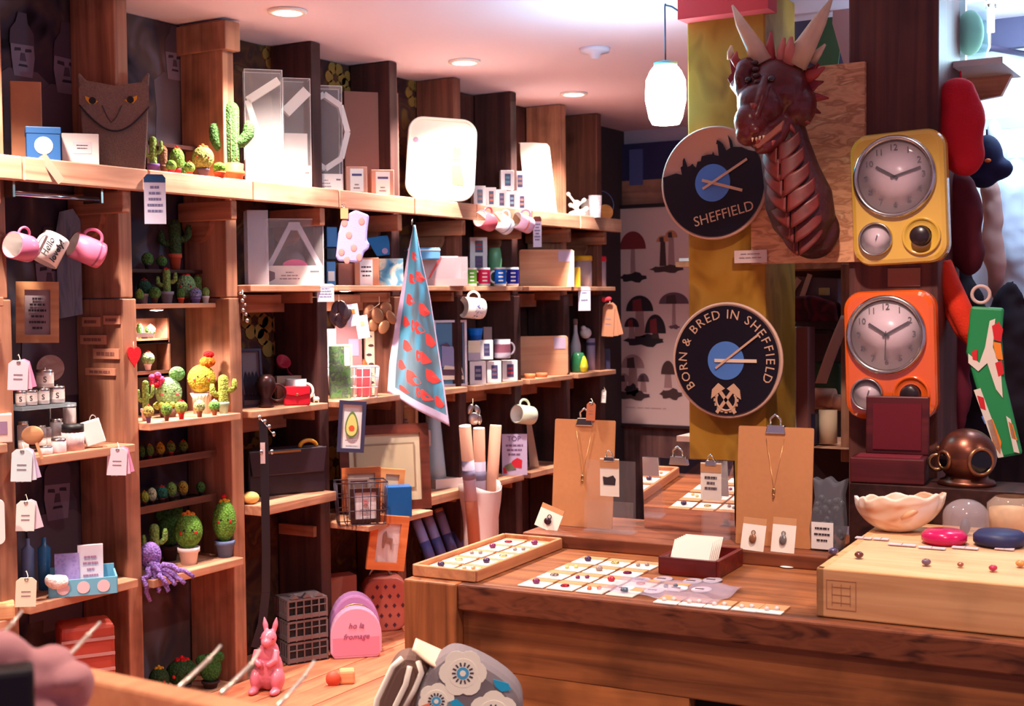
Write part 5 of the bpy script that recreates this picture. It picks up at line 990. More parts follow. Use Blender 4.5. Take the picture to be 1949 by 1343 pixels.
for i, (a, b, c, d, col, lb) in enumerate(((886, 510, 908, 545, (100, 170, 60), 'green'), (908, 509, 934, 544, (226, 30, 90), 'crimson'), (939, 508, 964, 544, (20, 90, 190), 'bright blue'), (962, 508, 988, 544, (22, 30, 140), 'navy blue'))):
    P, w, h = bb(a, b, c, d, Y=YF+.0, z=ZU); g = mug(lb+' mug with white lettering in the row on the middle shelf', P, Matrix.Rotation(R(150), 3, 'Z'), w*.48, h, CER, group='bright printed mugs', bands=[(.14, .9, plain(col, .3))])
    m = M(); yw = camyaw(P)
    for r_ in range(3): m.box((0, -w*.487, h*(.7-.2*r_)), (w*.36, .002, h*.07), 0, Matrix.Rotation(yw-R(150)+.15, 4, 'Z'))
    m.build('lettering', WHITE, g)
hang_mug('white mug with a blue printed band hanging alone above the mug boxes', 900, 586, YF-.035, 20, 42, (-.82, .05, .55), CER, HM, hx=(-.2, 1, .2), bands=[(.18, .62, mixed([(232, 226, 226), (232, 226, 226), (90, 90, 140)], 90, sharp=True))])
P, w, h = bb(888, 608, 920, 640, Y=YF+.07, z=ZB+.13); t = thing('blue_pot', 'deep blue tumbler on a small white stand behind the mug boxes', 'pot', P, 0); M().lathe([(w*.36, 0), (w*.42, h*.6), (w*.5, h)], 24).build('tumbler', plain((24, 90, 180), .3), t); M().lathe([(w*.42, h*.6), (w*.505, h*.99)], 24, cap=False).build('bright_band', plain((20, 120, 220), .3), t); M().lathe([(w*.45, -.13), (w*.45, -.008), (w*.55, -.004), (w*.4, 0)], 20).build('stand', plain((206, 196, 206), .4), t)
notice('tall white list standing at the back of the long shelf above the mug boxes', (950, 598, 975, 660), YF+.10, plain((206, 180, 170), .6), 8)
t, w, h = put('narrow_carton', 'slim pinkish carton at the back beside the tall white list', 'box', (920, 600, 936, 700), YF+.11, ZB, .8); M().box((0, 0, h/2), (w, .02, h)).build('carton', plain((176, 136, 136), .7), t)
for i, (a, b, c, d, wn, lb) in enumerate(((893, 690, 924, 734, (150, 150, 170), 'left of the bottom row'), (926, 689, 953, 730, (120, 90, 110), 'middle of the bottom row'), (955, 687, 984, 726, (196, 60, 70), 'right of the bottom row'))): mugbox('white mug box, '+lb+' on the long shelf', (a, b, c, d), YF+.0, ZB, wn, .9, d=.05)
mugbox('white mug box, upper middle on the stack on the long shelf', (913, 653, 938, 690), YF+.005, ZB+.082, (110, 100, 130), .9); 
t, w, h = put('price_card', 'cream card on the left mug box of the long-shelf stack', 'card', (891, 652, 914, 690), YF+.0, ZB+.082, .9); M().box((0, 0, h/2), (w, .012, h)).build('card', CREAM, t); rects('lower_half', plain((190, 180, 200), .6), t, [(-w/2, 0, w/2, h*.4)], -.0062)
P, w, h = bb(940, 652, 972, 688, Y=YF+.0, z=ZB+.082); mug('clear grey mug with a red print on top of the mug boxes', P, Matrix.Rotation(R(-35), 3, 'Z'), w*.5, h, plain((186, 180, 196), .15), group='bright printed mugs', bands=[(.3, .75, plain((150, 90, 110), .4))])
hang_mug('greenish-white mug hanging under the long shelf beside the cardboard tubes', 998, 789, YF-.035, 18, 42, (-.7, .12, .7), plain((206, 214, 190), .3), HM, hx=(-.25, 1, .1))
dangles('small silver charm cluster with a pale card hanging above the cardboard tubes', 900, 772, YF-.03, [(-5, -6, 6, 10, 20), (8, -8, 6, 10, -20), (2, -24, 12, 12, 45), (12, -26, 5, 10, 0)], SILVER)
# cardboard tubes in a paper bag
P = atY(915, 1060, YF-.12); m_ = mpp(P); bt = thing('paper_bag', 'tall crumpled white bag holding three cardboard tubes at the shelf end', 'bag', P, camyaw(P))
M().grid(lambda u, v: ((34*math.cos(2*PI*u)*(.84+.34*v)+2*math.sin(9*u+6*v))*m_, 12*m_+(40*math.sin(2*PI*u)*(.8+.2*v)+2*math.cos(14*u+5*v))*m_, (v*135+(8*math.sin(4*PI*u) if v > .95 else 0))*m_), 36, 14).build('bag', plain((226, 206, 204), .7), bt, solid=.0015)
for i, (x0, y0, x1, y1, y, lb) in enumerate(((872, 806, 898, 1040, .0, 'left'), (898, 810, 925, 1040, -.004, 'middle'), (931, 805, 956, 1040, .006, 'right'))):
    y += (0, .042, .002)[i]; a = atY((x0+x1)/2, y0+6, YF-.12+y); b = atY(916+(i-1)*13, 1036, YF-.12+y); t = thing('cardboard_tube', lb+' of three brown cardboard tubes with white ends standing in the bag', 'cardboard tube', b, 0, 'cardboard tubes in the bag'); d = a-b; r = 11.5*m_
    m = M(); m.tube([(0, 0, 0), d], r, 20); m.build('tube', plain((186, 130, 108), .75), t); m = M(); m.tube([d*.99, d*1.012], r*.96, 20); m.build('end_cap', plain((246, 238, 230), .4), t)
    if i < 2: m = M(); m.tube([d*.38, d*.72], r*1.03, 20); m.build('paper_sleeve', plain((196, 180, 204), .6), t); m = M(); m.tube([d*.56, d*.64], r*1.06, 20); m.build('grey_band', plain((140, 130, 160), .6), t)
# lilac card
t, w, h = put('greeting_card', 'lilac card with a red car picture standing right of the cardboard tubes', 'card', (956, 842, 1004, 920), YF-.01, Z43, 1); M().box((0, 0, h/2), (w, .003, h)).build('card', plain((196, 180, 214), .6), t)
text('TOP', h*.17, 'lettering', plain((90, 60, 110), .6), t, (-w*.02, -.002, h*.88)); lines('small_print', plain((120, 90, 130), .6), t, 0, [w*.7, w*.6, w*.5], h*.72, h*.11, h*.05, -.0016)
polys('car_picture', plain((206, 40, 60), .5), t, [[(-w*.2, h*.2), (w*.28, h*.16), (w*.3, h*.36), (w*.1, h*.42), (-w*.1, h*.34)], [(-w*.45, h*.04), (-w*.3, h*.04), (-w*.34, h*.2), (-w*.46, h*.18)]], -.0018); polys('car_shadow', plain((110, 110, 90), .5), t, [[(-w*.42, h*.22), (-w*.16, h*.3), (w*.06, h*.14), (-w*.3, h*.1)]], -.0024)
t, w, h = put('leaning_board', 'pale pointed wooden board leaning at the back right of the lilac card', 'board', (996, 790, 1026, 905), YF+.06, Z43, .9, tilt=-.1); M().prism([(-w*.1, 0), (w*.5, 0), (-w*.1, h), (-w*.3, h)], -.005, .005).build('board', plain((196, 140, 116), .6), t)
# ================================================================ seventh and eighth bays
t, w, h = put('chopping_board', 'white rounded chopping board standing upright on the top shelf', 'chopping board', (989, 263, 1060, 402), YF+.03, DK, .9, tilt=-.08); M().prism([(-w*.46, h*.98), (-w*.5, h*.99), (-w*.1, h*.99), (w*.26, h*.975), (w*.33, h*.93), (w*.5, 0), (-w*.3, 0), (-w*.46, h*.85)], -.006, .006).build('board', plain((246, 238, 226), .4), t, bevel=.002)
for nm, lb, bx, z, lab in (('chopping_board', 'pale wood board with a lilac sticker, on the middle shelf by the lidded jars', (988, 473, 1092, 544), ZU, 1), ('chopping_board', 'pale wood board with a lilac sticker, on the long shelf by the bottles', (988, 641, 1081, 716), ZB, 1)):
    t, w, h = put(nm, lb, 'chopping board', bx, YF+.045, z, .75); M().prism(rrect(w, h, h*.08, 0, h/2), -.008, .008).build('board', wood((226, 172, 136), (206, 146, 112), 'x', knots=.1), t, bevel=.002); M().box((w*.33, -.0086, h*.82), (w*.24, .001, h*.3)).build('lilac_sticker', plain((196, 176, 206), .6), t)
    if z == ZU: M().prism([(w*.36, 0), (w*.5, 0), (w*.5, h*.96), (w*.46, h*.96)], -.0095, -.0086).build('torn_wrapper', plain((244, 232, 214), .5), t)
for a, b, c, d, lb in ((998, 709, 1019, 722, 'left'), (1020, 708, 1042, 720, 'right')):
    P, w, h = bb(a, b, c, d, Y=YF-.005, z=ZB); t = thing('wooden_coaster', lb+' of two round wooden coasters on the long shelf', 'coaster', P, 0, 'round wooden coasters'); M().lathe([(w/2, 0), (w/2, h*.7)], 24).build('disc', wood((226, 140, 90), (196, 110, 70), 'x'), t)
# end of the top shelf: white ornaments, glass and orange disc
Y8 = YF+.0
t, w, h = put('white_ornament', 'white branching ornament on the right end of the top shelf', 'ornament', (1078, 356, 1118, 408), Y8, DK, 1); m = M()
for p, q, r in (((0, 0, 0), (0, 0, h*.5), .008), ((0, 0, h*.45), (-w*.4, 0, h*.85), .005), ((0, 0, h*.4), (w*.35, 0, h*.62), .005), ((0, 0, h*.3), (-w*.3, 0, h*.45), .005), ((0, 0, h*.2), (w*.45, 0, h*.3), .006)): m.tube([p, q], r, 8); m.ell(q, r*1.8, 10, 8)
m.ell((0, 0, h*.12), (w*.42, .02, h*.14)); m.build('branches', WHITE, t, voxel=.002)
P, w, h = bb(1106, 372, 1130, 410, Y=Y8+.03, z=DK); mug('white mug at the right end of the top shelf behind the grey glass', P, Matrix.Rotation(R(100), 3, 'Z'), w*.5, h, CER, group='bright printed mugs')
P, w, h = bb(1120, 370, 1146, 412, Y=Y8-.045, z=DK); t = thing('drinking_glass', 'grey patterned glass at the right end of the top shelf', 'glass', P, 0); M().lathe([(w*.42, 0), (w*.5, h), (w*.46, h), (w*.38, h*.06), (.001, h*.05)], 24, cap=False).build('glass', mixed([(206, 196, 206), (170, 156, 170), (216, 206, 212)], 70, rough=.2), t)
P, w, h = bb(1140, 378, 1164, 408, Y=Y8, z=DK); t = thing('orange_disc', 'orange wooden disc standing at the right end of the top shelf', 'ornament', P, camyaw(P)); M().prism(disc(h/2, 0, h/2, 24), -.006, .006).build('disc', wood((236, 160, 84), (206, 124, 60), 'x'), t, bevel=.002)
P, w, h = bb(1112, 342, 1168, 408, Y=YF+.045, z=DK); t = thing('wire_hoop', 'thin blue-grey wire hoop standing behind the orange disc on the top shelf', 'ornament', P, camyaw(P)); M().torus((0, 0, w*.5+.003), w*.5, .0018, seg=40, seg2=6).build('hoop', plain((90, 100, 140), .3, .7), t); M().ell((-w*.02, 0, w*.62), (w*.12, .01, w*.1), 14, 8).build('blue_bead', plain((40, 90, 190), .3), t)
# lidded jars
for a, b, c, d, col, lb in ((1094, 486, 1127, 545, (236, 180, 30), 'yellow-lidded clear jar at the right end of the middle shelf'), (1127, 487, 1154, 545, (226, 36, 60), 'red-lidded clear jar of striped sticks at the right end of the middle shelf')):
    P, w, h = bb(a, b, c, d, Y=YF+.03, z=ZU); t = thing('sweet_jar', lb, 'jar', P, 0); M().lathe([(w*.46, 0), (w*.5, .004), (w*.5, h*.86)], 28).build('glass', plain((222, 196, 206), .15, alpha=.6), t); M().lathe([(w*.52, h*.84), (w*.52, h*.98), (w*.48, h), (.001, h)], 28).build('lid', plain(col, .4), t)
    m = M(); [m.tube([(w*.3*math.cos(q), w*.3*math.sin(q), .004), (w*.22*math.cos(q+.5), w*.22*math.sin(q+.5), h*.7)], w*.07, 8) for q in range(6)]; m.build('striped_sticks', plain((226, 160, 160) if col[2] > 40 else (236, 190, 60), .5), t)
t, w, h = put('leaning_board', 'small yellow box beside the torn wrapper of the wood board', 'box', (1094, 508, 1104, 545), YF-.0, ZU, .9); M().box((0, 0, h/2), (w, .02, h)).build('carton', YEL, t)
notice('pale pink notice hanging from the middle shelf below the lidded jars', (1101, 545, 1124, 591), YF-.045, plain((206, 190, 206), .6), 2)
swing_tags('bundle of tan paper tags with a red ribbon hanging at the shelf end', (1142, 574, 1178, 640), YF-.03, [plain((190, 130, 100), .8)], 3); P = atY(1154, 570, YF-.03); t = thing('ribbon_bow', 'red ribbon bow above the tan paper tags at the shelf end', 'ribbon', P, camyaw(P)); M().ell((-.008, 0, 0), (.012, .005, .01), 12, 8).ell((.01, 0, .003), (.012, .005, .009), 12, 8).build('bow', plain((206, 40, 60), .7), t)
swing_tags('small white tag hanging low at the shelf end above the clipboard', (1143, 740, 1157, 766), YF-.03, [WHITE], 1)
# bottles
def bottle(label, box, Y, z, mat, prof, cap=None, group=None):
    P, w, h = bb(*box, Y=Y, z=z); t = thing('bottle', label, 'bottle', P, 0, group); M().lathe([(r*w/2, q*h) for r, q in prof], 24).build('glass', mat, t)
    if cap: M().lathe([(w*.22, h*.9), (w*.22, h*1.01), (.001, h*1.02)], 16).build('cap', cap, t)
BP = [(.9, 0), (1, .05), (1, .5), (.4, .75), (.34, .92), (.34, 1)]
bottle('slim white bottle at the left of the bottle group on the long shelf', (1086, 618, 1106, 716), YF+.06, ZB, plain((216, 200, 206), .3), BP, plain((150, 110, 100), .5)); bottle('pale grey bottle at the back of the bottle group', (1110, 636, 1132, 714), YF+.065, ZB, plain((190, 170, 180), .3), BP)
P, w, h = bb(1102, 628, 1128, 652, Y=YF+.04, z=ZB); P.z = ZB+.128; t = thing('ceramic_bird', 'round white ornament on the lilac tin behind the avocado', 'ornament', P, 0); M().ell((0, 0, h*.45), (w*.5, w*.4, h*.45)).ell((-w*.35, 0, h*.85), (w*.2, w*.2, h*.2)).build('body', plain((226, 216, 220), .3), t, voxel=.002)
P, w, h = bb(1116, 652, 1134, 714, Y=YF+.04, z=ZB); t = thing('tin', 'tall lilac tin behind the yellow avocado ornament', 'tin', P, 0); M().lathe([(w*.5, 0), (w*.5, .128)], 20).build('can', plain((170, 150, 176), .4), t); M().lathe([(w*.52, .1), (w*.52, .112)], 20, cap=False).build('dark_band', plain((80, 70, 110), .4), t)
P, w, h = bb(1088, 676, 1114, 714, Y=YF+.01, z=ZB); t = thing('glass_jar', 'dark green glass jar beside the yellow avocado ornament', 'jar', P, 0); M().lathe([(w*.46, 0), (w*.5, h*.1), (w*.5, h*.8), (w*.36, h)], 24).build('glass', plain((50, 116, 76), .15), t)
P, w, h = bb(1102, 682, 1120, 714, Y=YF-.015, z=ZB); t = thing('avocado_ornament', 'yellow-green avocado ornament standing at the front of the bottle group', 'ornament', P, camyaw(P)); M().lathe([(.001, 0), (w*.4, h*.08), (w*.5, h*.35), (w*.36, h*.7), (w*.18, h*.95), (.001, h)], 24, cap=False).build('fruit', plain((206, 206, 40), .5), t); M().ell((0, -w*.42, h*.36), (w*.2, w*.12, h*.14), 12, 8).build('stone', plain((236, 220, 90), .4), t)
carton('small_box', 'dark blue-black box at the right end of the long shelf', 'box', (1134, 673, 1160, 712), .04, plain((56, 50, 80), .4), YF+.03, ZB, .8)
# ================================================================ counter
CROT = R(2.9); CO = atZ(782, 1096, CTZ)
CM = Matrix.Translation(CO) @ Matrix.Rotation(CROT, 4, 'Z'); CI = CM.inverted()
def cl(px, py, z=CTZ): return CI @ atZ(px, py, z)
ct = thing('shop_counter', 'long worn wooden counter with a heavy scuffed edge board and a drawer', 'counter', CO, CROT)
XL_ = cl(1330, 1030).x; LEN = 1.75
M().box((XL_/2+.1, -LEN/2, -.0175), (XL_+.2, LEN, .035)).build('counter_top', CTR, ct, bevel=.003)
M().box((-.012, -LEN/2-.06, -.027), (.024, LEN-.13, .054)).build('edge_board', mixed([(70, 34, 26), (112, 60, 40), (128, 70, 46), (112, 60, 40)], 26, rough=.55, stretch=(1, .5, 2)), ct, bevel=.004)
M().box((-.004, -.062, -.26), (.05, .125, .52)).build('corner_post', CTRZ, ct, bevel=.004)
M().box((.012, -LEN/2-.06, -.115), (.03, LEN-.13, .12)).build('front_rail', CTR, ct, bevel=.003)
a = cl(1330, 1290, CTZ-.15)
M().box((.012, (-.13+a.y)/2, -.5), (.03, abs(a.y+.13), .65)).build('front_panel', wood((192, 118, 66), (136, 76, 44), 'y', rough=.5, scale=.7, knots=.6), ct)
M().box((.045, (a.y-LEN)/2, -.5), (.02, LEN+a.y, .65)).build('dark_recess', plain((36, 18, 18), .8), ct)
M().box((.02, (a.y-LEN)/2-.004, -.30), (.03, LEN+a.y-.02, .20)).build('drawer', CTRD, ct, bevel=.003)
M().box((XL_/2+.1, -.01, -.5), (XL_+.16, .02, .93)).build('side_panel', CTRZ, ct)
# raised back ledge of the counter
LZ = .03; lx = cl(1330, 1040, CTZ+LZ).x
_ly = max(cl(1547, 1080, CTZ+.088).y+.004, (CI @ atD(1618, 918, 2.87)).y+.008)
M().box((lx+.14, (_ly-.05)/2, LZ/2), (.28, abs(_ly)-.05, LZ)).build('back_ledge', wood((150, 84, 54), (104, 54, 38), 'y', rough=.5), ct, bevel=.003)
def onc(px, py, z=0):
    p = cl(px, py, CTZ+z); return CM @ Vector((p.x, p.y, z+.0008)), p
# jewellery card: kraft fold, white face, little piece of jewellery
KR = plain((196, 140, 96), .75); CW = plain((240, 230, 218), .55)
JC = [((120, 40, 90), 'plum stone'), ((60, 40, 80), 'dark violet stone'), ((206, 100, 66), 'coral stone'), ((150, 130, 126), 'grey stone'), ((190, 150, 110), 'amber stone'), ((176, 40, 60), 'red stone'), ((206, 190, 120), 'pale yellow stone'), ((80, 96, 110), 'slate stone')]
def card(label, lx_, ly_, w, d, jc, kraft=.35, z=.0, rot=0, group='jewellery cards on the counter', shape=0):
    t = thing('jewellery_card', label, 'card', CM @ Vector((lx_, ly_, z+.0008)), CROT+rot, group)
    M().box((-d*kraft/2, 0, .0012), (d*(1-kraft), w, .002)).build('card_face', CW, t)
    if kraft: M().box((d/2-d*kraft/2, 0, .0016), (d*kraft, w, .003)).build('kraft_fold', KR, t)
    m = M()
    if shape == 0: m.ell((-d*.12, 0, .007), (.008, .008, .006), 14, 8)
    elif shape == 1: m.torus((0, 0, 0), .008, .0016, 0, Matrix.Translation((-d*.12, 0, .004)) @ Matrix.Rotation(R(90), 4, 'X'), seg=16, seg2=6)
    else:
        m.ell((-d*.05, -.008, .005), (.006, .005, .004), 10, 6); m.ell((-d*.2, .008, .005), (.006, .005, .004), 10, 6)
    m.build('jewel', plain(jc, .2, .0 if shape != 1 else .9), t); return t
g0 = cl(938, 1133); ORD = ['front row', 'second row', 'third row', 'fourth row', 'fifth row', 'back row']; COLN = ['left column', 'second column', 'third column', 'fourth column', 'right column']
box_a, box_b = cl(1254, 1092), cl(1366, 1100)
for r_ in range(6):
    for c_ in range(5):
        x, y = .046+.083*r_, g0.y-.033-.064*c_
        if y < box_a.y+.04 and x > box_a.x-.05: continue
        if x > lx-.045 or (c_ == 4 and r_ < 1): continue
        jc, nm = JC[(r_*3+c_*5) % 8]; card('white jewellery card with a %s, %s, %s of the counter grid' % (nm, ORD[r_], COLN[c_]), x, y, .056, .074, jc, shape=(r_+c_) % 3)
# shallow wooden tray at the counter's left end
ta, tb, td = cl(790, 1093), cl(908, 1107), cl(1112, 1024)
tx0, tx1, ty0, ty1 = .004, min(td.x-.02, lx-.008), -.006, tb.y
t = thing('wooden_tray', 'shallow pale wooden tray of jewellery cards at the left end of the counter', 'tray', CM @ Vector((0, 0, .001)), CROT)
PY = wood((216, 150, 104), (176, 110, 76), 'x', knots=.2)
M().box(((tx0+tx1)/2, (ty0+ty1)/2, .006), (tx1-tx0, ty0-ty1, .012)).build('tray_floor', PY, t)
for c, d in ((((tx0+tx1)/2, ty1, .012), (tx1-tx0, .01, .024)), (((tx0+tx1)/2, ty0, .012), (tx1-tx0, .01, .024)), ((tx0, (ty0+ty1)/2, .012), (.01, ty0-ty1, .024)), ((tx1, (ty0+ty1)/2, .012), (.01, ty0-ty1, .024))): M().box(c, d).build('tray_edge', PY, t, bevel=.002)
n = int((tx1-tx0-.02)/.075)
for r_ in range(n):
    for c_ in range(2):
        jc, nm = JC[(r_*5+c_*3+1) % 8]; card('jewellery card with a %s in the wooden tray, %s row, %s side' % (nm, ['first', 'second', 'third', 'fourth', 'fifth', 'sixth', 'seventh', 'eighth'][r_], 'left' if c_ == 0 else 'right'), tx0+.05+.075*r_, ty0-(ty0-ty1)*(.27+.46*c_), .056, .066, jc, .22, .013, group='jewellery cards in the wooden tray', shape=(r_+2*c_) % 3)
# clear film over small oval packets
P, p = onc(1275, 1126); t = thing('clear_sheet', 'clear plastic sheet lying over small packets at the front of the counter', 'sheet', CM @ Vector((p.x, p.y, .006)), CROT)
M().grid(lambda u, v: ((u-.5)*.16, (.5-v)*.25, .003*math.sin(u*9+v*7)+.002*math.sin(v*19)), 12, 16).build('film', clear((206, 190, 214), .28, .12), t, solid=.0004)
for i, (px, py, s) in enumerate(((1190, 1122, 0), (1220, 1106, 1), (1245, 1126, 0), (1262, 1104, 1), (1290, 1122, 0), (1318, 1108, 1), (1335, 1124, 0), (1356, 1106, 1))):
    P, p = onc(px, py); t = thing('oval_packet', 'small %s packet, %s from the left under the clear sheet' % (('white oval', 'grey oval')[s], ['first', 'second', 'third', 'fourth', 'fifth', 'sixth', 'seventh', 'eighth'][i]), 'packet', P, CROT, 'packets under the clear sheet')
    M().ell((0, 0, .002), (.028, .02, .002), 18, 6).build('packet', plain((220, 206, 214) if not s else (170, 156, 168), .5), t); M().box((-.004, .002, .0042), (.006, .018, .001)).build('trinket', plain((120, 50, 50) if i == 4 else (96, 76, 86), .4), t)
for i, px in enumerate((1272, 1320, 1368, 1420, 1468)):
    P, p = onc(px, 1146+i*4.6); card('card with white front strip, %s along the counter front edge' % ['first', 'second', 'third', 'fourth', 'last'][i], p.x+.012, p.y, .046, .064, (206, 190, 190), .62, group='cards along the counter front edge', shape=2)
for i, (px, py) in enumerate(((1455, 1073), (1500, 1079))):
    P, p = onc(px, py); t = thing('oval_packet', 'small white oval packet lying alone behind the red box, '+('left' if i == 0 else 'right'), 'packet', P, CROT, 'lone packets'); M().ell((0, 0, .002), (.02, .018, .002), 18, 6).build('packet', WHITE, t)
# dark red open box with cards
P, p = onc(1310, 1097); t = thing('red_box', 'dark red open box of white cards on the counter', 'box', CM @ Vector((p.x, p.y, .001)), CROT); rb = wood((120, 34, 28), (84, 20, 20), 'y', rough=.35)
bw, bd, bh = .122, min(.20, lx-p.x-.012), .036
for c, d in (((bd/2, 0, .003), (bd, bw, .006)), ((0, 0, bh/2), (.01, bw, bh)), ((bd, 0, bh/2), (.01, bw, bh)), ((bd/2, bw/2, bh/2), (bd, .01, bh)), ((bd/2, -bw/2, bh/2), (bd, .01, bh))): M().box(c, d).build('box_side', rb, t, bevel=.001)
bp = P
for i in range(6):
    o = thing('white_card', 'white card standing in the dark red box, %s from the front' % ['first', 'second', 'third', 'fourth', 'fifth', 'rearmost'][i], 'card', CM @ Vector((p.x+.024+.013*i, p.y+.012, .007)), (Matrix.Rotation(CROT, 3, 'Z') @ Matrix.Rotation(R(38), 3, 'Y')).to_euler(), 'white cards in the red box'); M().box((0, 0, .037), (.0016, .085, .066)).build('card', plain((232, 216, 204), .7), o)
# clipboards on the ledge
BRD = plain((196, 132, 86), .7, var=.08, bscale=90)
def bulldog(par, x, z, y=-.01, s=1):
    m = M(); m.prism([(x-.024*s, z-.012*s), (x+.024*s, z-.012*s), (x+.02*s, z+.008*s), (x-.02*s, z+.008*s)], y-.006*s, y+.010*s); mc_ = m.build('metal_clip', SILVER, par, bevel=.002)
    m = M(); m.tube([(x-.012*s, y, z+.006*s), (x-.012*s, y-.006*s, z+.022*s), (x, y-.008*s, z+.032*s), (x+.012*s, y-.006*s, z+.022*s), (x+.012*s, y, z+.006*s)], .0028*s, 8); m.build('clip_handle', SILVER, mc_)
def stander(name, label, cat, x0, y0, x1, y1, lean=-.1, z=LZ, cp=True):
    P, p = onc((x0+x1)/2, y1, z); m_ = mpp(P); w, h = (x1-x0)*m_/math.cos(R(15)), (y1-y0)*m_
    t = thing(name, label, cat, P, (Matrix.Rotation(CROT-R(90), 3, 'Z') @ Matrix.Rotation(lean, 3, 'X')).to_euler()); return t, w, h/math.cos(lean)
for (x0, y0, x1, y1, lb, px) in ((1046, 800, 1168, 1003, 'left tan clipboard with a bulldog clip leaning at the back of the counter', 105), (1400, 814, 1542, 1040, 'right tan clipboard with a bulldog clip leaning at the back of the counter', 1470)):
    t, w, h = stander('clipboard', lb, 'clipboard', x0, y0, x1, y1); M().prism(rrect(w, h, .004, 0, h/2, 2), -.002, .002).build('board', BRD, t); bulldog(t, 0, h*.985, 0, .95)
    m = M(); m.tube([(-.02, -.004, h*.9), (0, -.004, h*.48), (.02, -.004, h*.9)], .0006, 6); m.build('necklace_chain', BRASS, t); M().ell((0, -.005, h*.46), (.004, .002, .007), 10, 6).ell((0, -.005, h*.42), (.003, .002, .005), 10, 6).build('pendant', BRASS, t)
swing_tags('small orange tag clipped to the top of the left clipboard', (1112, 764, 1140, 800), None, [plain((206, 120, 80), .7)], 1, X=atZ(1105, 1003, CTZ+LZ).x+.02)
# mirror
t, w, h = stander('mirror', 'frameless mirror leaning on the counter ledge between the two clipboards', 'mirror', 1224, 872, 1400, 1010, lean=.065); M().box((0, 0, h/2), (w, .004, h)).build('mirror_glass', plain((238, 232, 236), .015, 1), t); M().box((0, .006, h/2), (w, .004, h)).build('backing', DARKW, t); bulldog(t, -.02, h*.985, -.002, 1.0)
# clear stands and hanging price cards
for x0, y0, x1, y1, lb in ((1130, 872, 1226, 1006, 'clear acrylic sheet standing between the left clipboard and the mirror'), (1352, 905, 1402, 1018, 'clear acrylic sheet standing between the mirror and the right clipboard')):
    t, w, h = stander('acrylic_stand', lb, 'stand', x0, y0, x1, y1, 0); M().box((0, -.045, h/2), (w, .003, h)).build('clear_sheet', clear((216, 200, 206), .07), t); M().box((0, -.06, h*.22), (w, .003, h*.44)).build('clear_pocket', clear((216, 196, 200), .07), t); M().box((0, -.052, .002), (w, .04, .004)).build('clear_foot', clear((216, 196, 200), .12), t)
for x0, y0, x1, y1, lb, dk in ((1141, 872, 1180, 944, 'white card with a dark print clipped above the clear acrylic sheet', 1), (1333, 880, 1374, 952, 'white price card with lines of writing clipped at the right of the mirror', 0)):
    P, p = onc((x0+x1)/2, 1008, LZ); P.z = 0; q = atX((x0+x1)/2, y1, P.x-.066); m_ = mpp(q); w, h = (x1-x0)*m_, (y1-y0)*m_
    t = thing('hanging_price_card', lb, 'card', q, CROT-R(90)); M().box((0, 0, h/2), (w, .002, h)).build('card', CW, t); M().box((0, -.0012, h*.86), (w, .002, h*.22)).build('kraft_fold', KR, t); bulldog(t, 0, h*1.0, 0, .6)
    if dk: polys('dark_print', INK, t, [[(-w*.3, h*.3), (w*.3, h*.3), (w*.34, h*.46), (w*.2, h*.56), (-w*.1, h*.5), (-w*.34, h*.52)]], -.0012)
    else: lines('small_print', INK, t, 0, [w*.6, w*.4, w*.6], h*.6, h*.14, h*.07, -.0012)
for i, (x0, y0, x1, y1, lb, c, rl) in enumerate(((1018, 962, 1066, 1006, 'white card with a dark round pendant propped at the left end of the ledge', (60, 30, 40), .3), (1412, 986, 1456, 1046, 'white earring card propped at the foot of the right clipboard, left one', (150, 100, 70), .05), (1470, 986, 1514, 1050, 'white earring card propped at the foot of the right clipboard, right one', (120, 110, 110), .02))):
    t, w, h = stander('jewellery_card', lb, 'card', x0, y0, x1, y1, -.25); t.location -= CM.to_3x3() @ Vector((.012, 0, 0)); M().box((0, 0, h*.4), (w, .0016, h*.8), 0, Matrix.Rotation(rl, 4, 'Y')).build('card_face', CW, t); M().box((0, 0, h*.9), (w, .002, h*.2), 0, Matrix.Rotation(rl, 4, 'Y')).build('kraft_fold', KR, t)
    M().ell((0, -.004, h*.36), (w*.16, .004, h*.15), 14, 8, 0, Matrix.Rotation(rl, 4, 'Y')).torus((0, -.003, h*.55), w*.08, .001, 0, Matrix.Rotation(rl, 4, 'Y'), seg=14, seg2=6).build('jewel', plain(c, .25, .3), t)
# bag of beads
t, w, h = stander('bead_packet', 'clear packet of grey beads with a white label at the end of the ledge', 'packet', 1545, 905, 1612, 1046, -.03)
M().prism([(-w*.44, 0), (w*.36, 0), (w*.46, h*.3), (w*.4, h*.75), (w*.5, h*.98), (w*.2, h*.9), (-.0, h*1.0), (-w*.2, h*.92), (-w*.42, h*.98), (-w*.36, h*.7), (-w*.5, h*.3)], -.022, .018).build('clear_bag', plain((120, 120, 130), .12, alpha=.45), t, bevel=.006)
m = M()
for i in range(34): m.ell((random.uniform(-.34, .34)*w, random.uniform(-.012, .012), random.uniform(.08, .72)*h), random.uniform(.005, .008), 8, 6)
o = m.build('beads', plain((96, 100, 104), .15, .2), t); o['kind'] = 'stuff'
M().box((-w*.12, -.0235, h*.2), (w*.6, .001, h*.36)).build('white_label', WHITE, t); lines('small_print', INK, t, -w*.12, [w*.4, w*.44, w*.3], h*.3, h*.08, h*.025, -.0246)
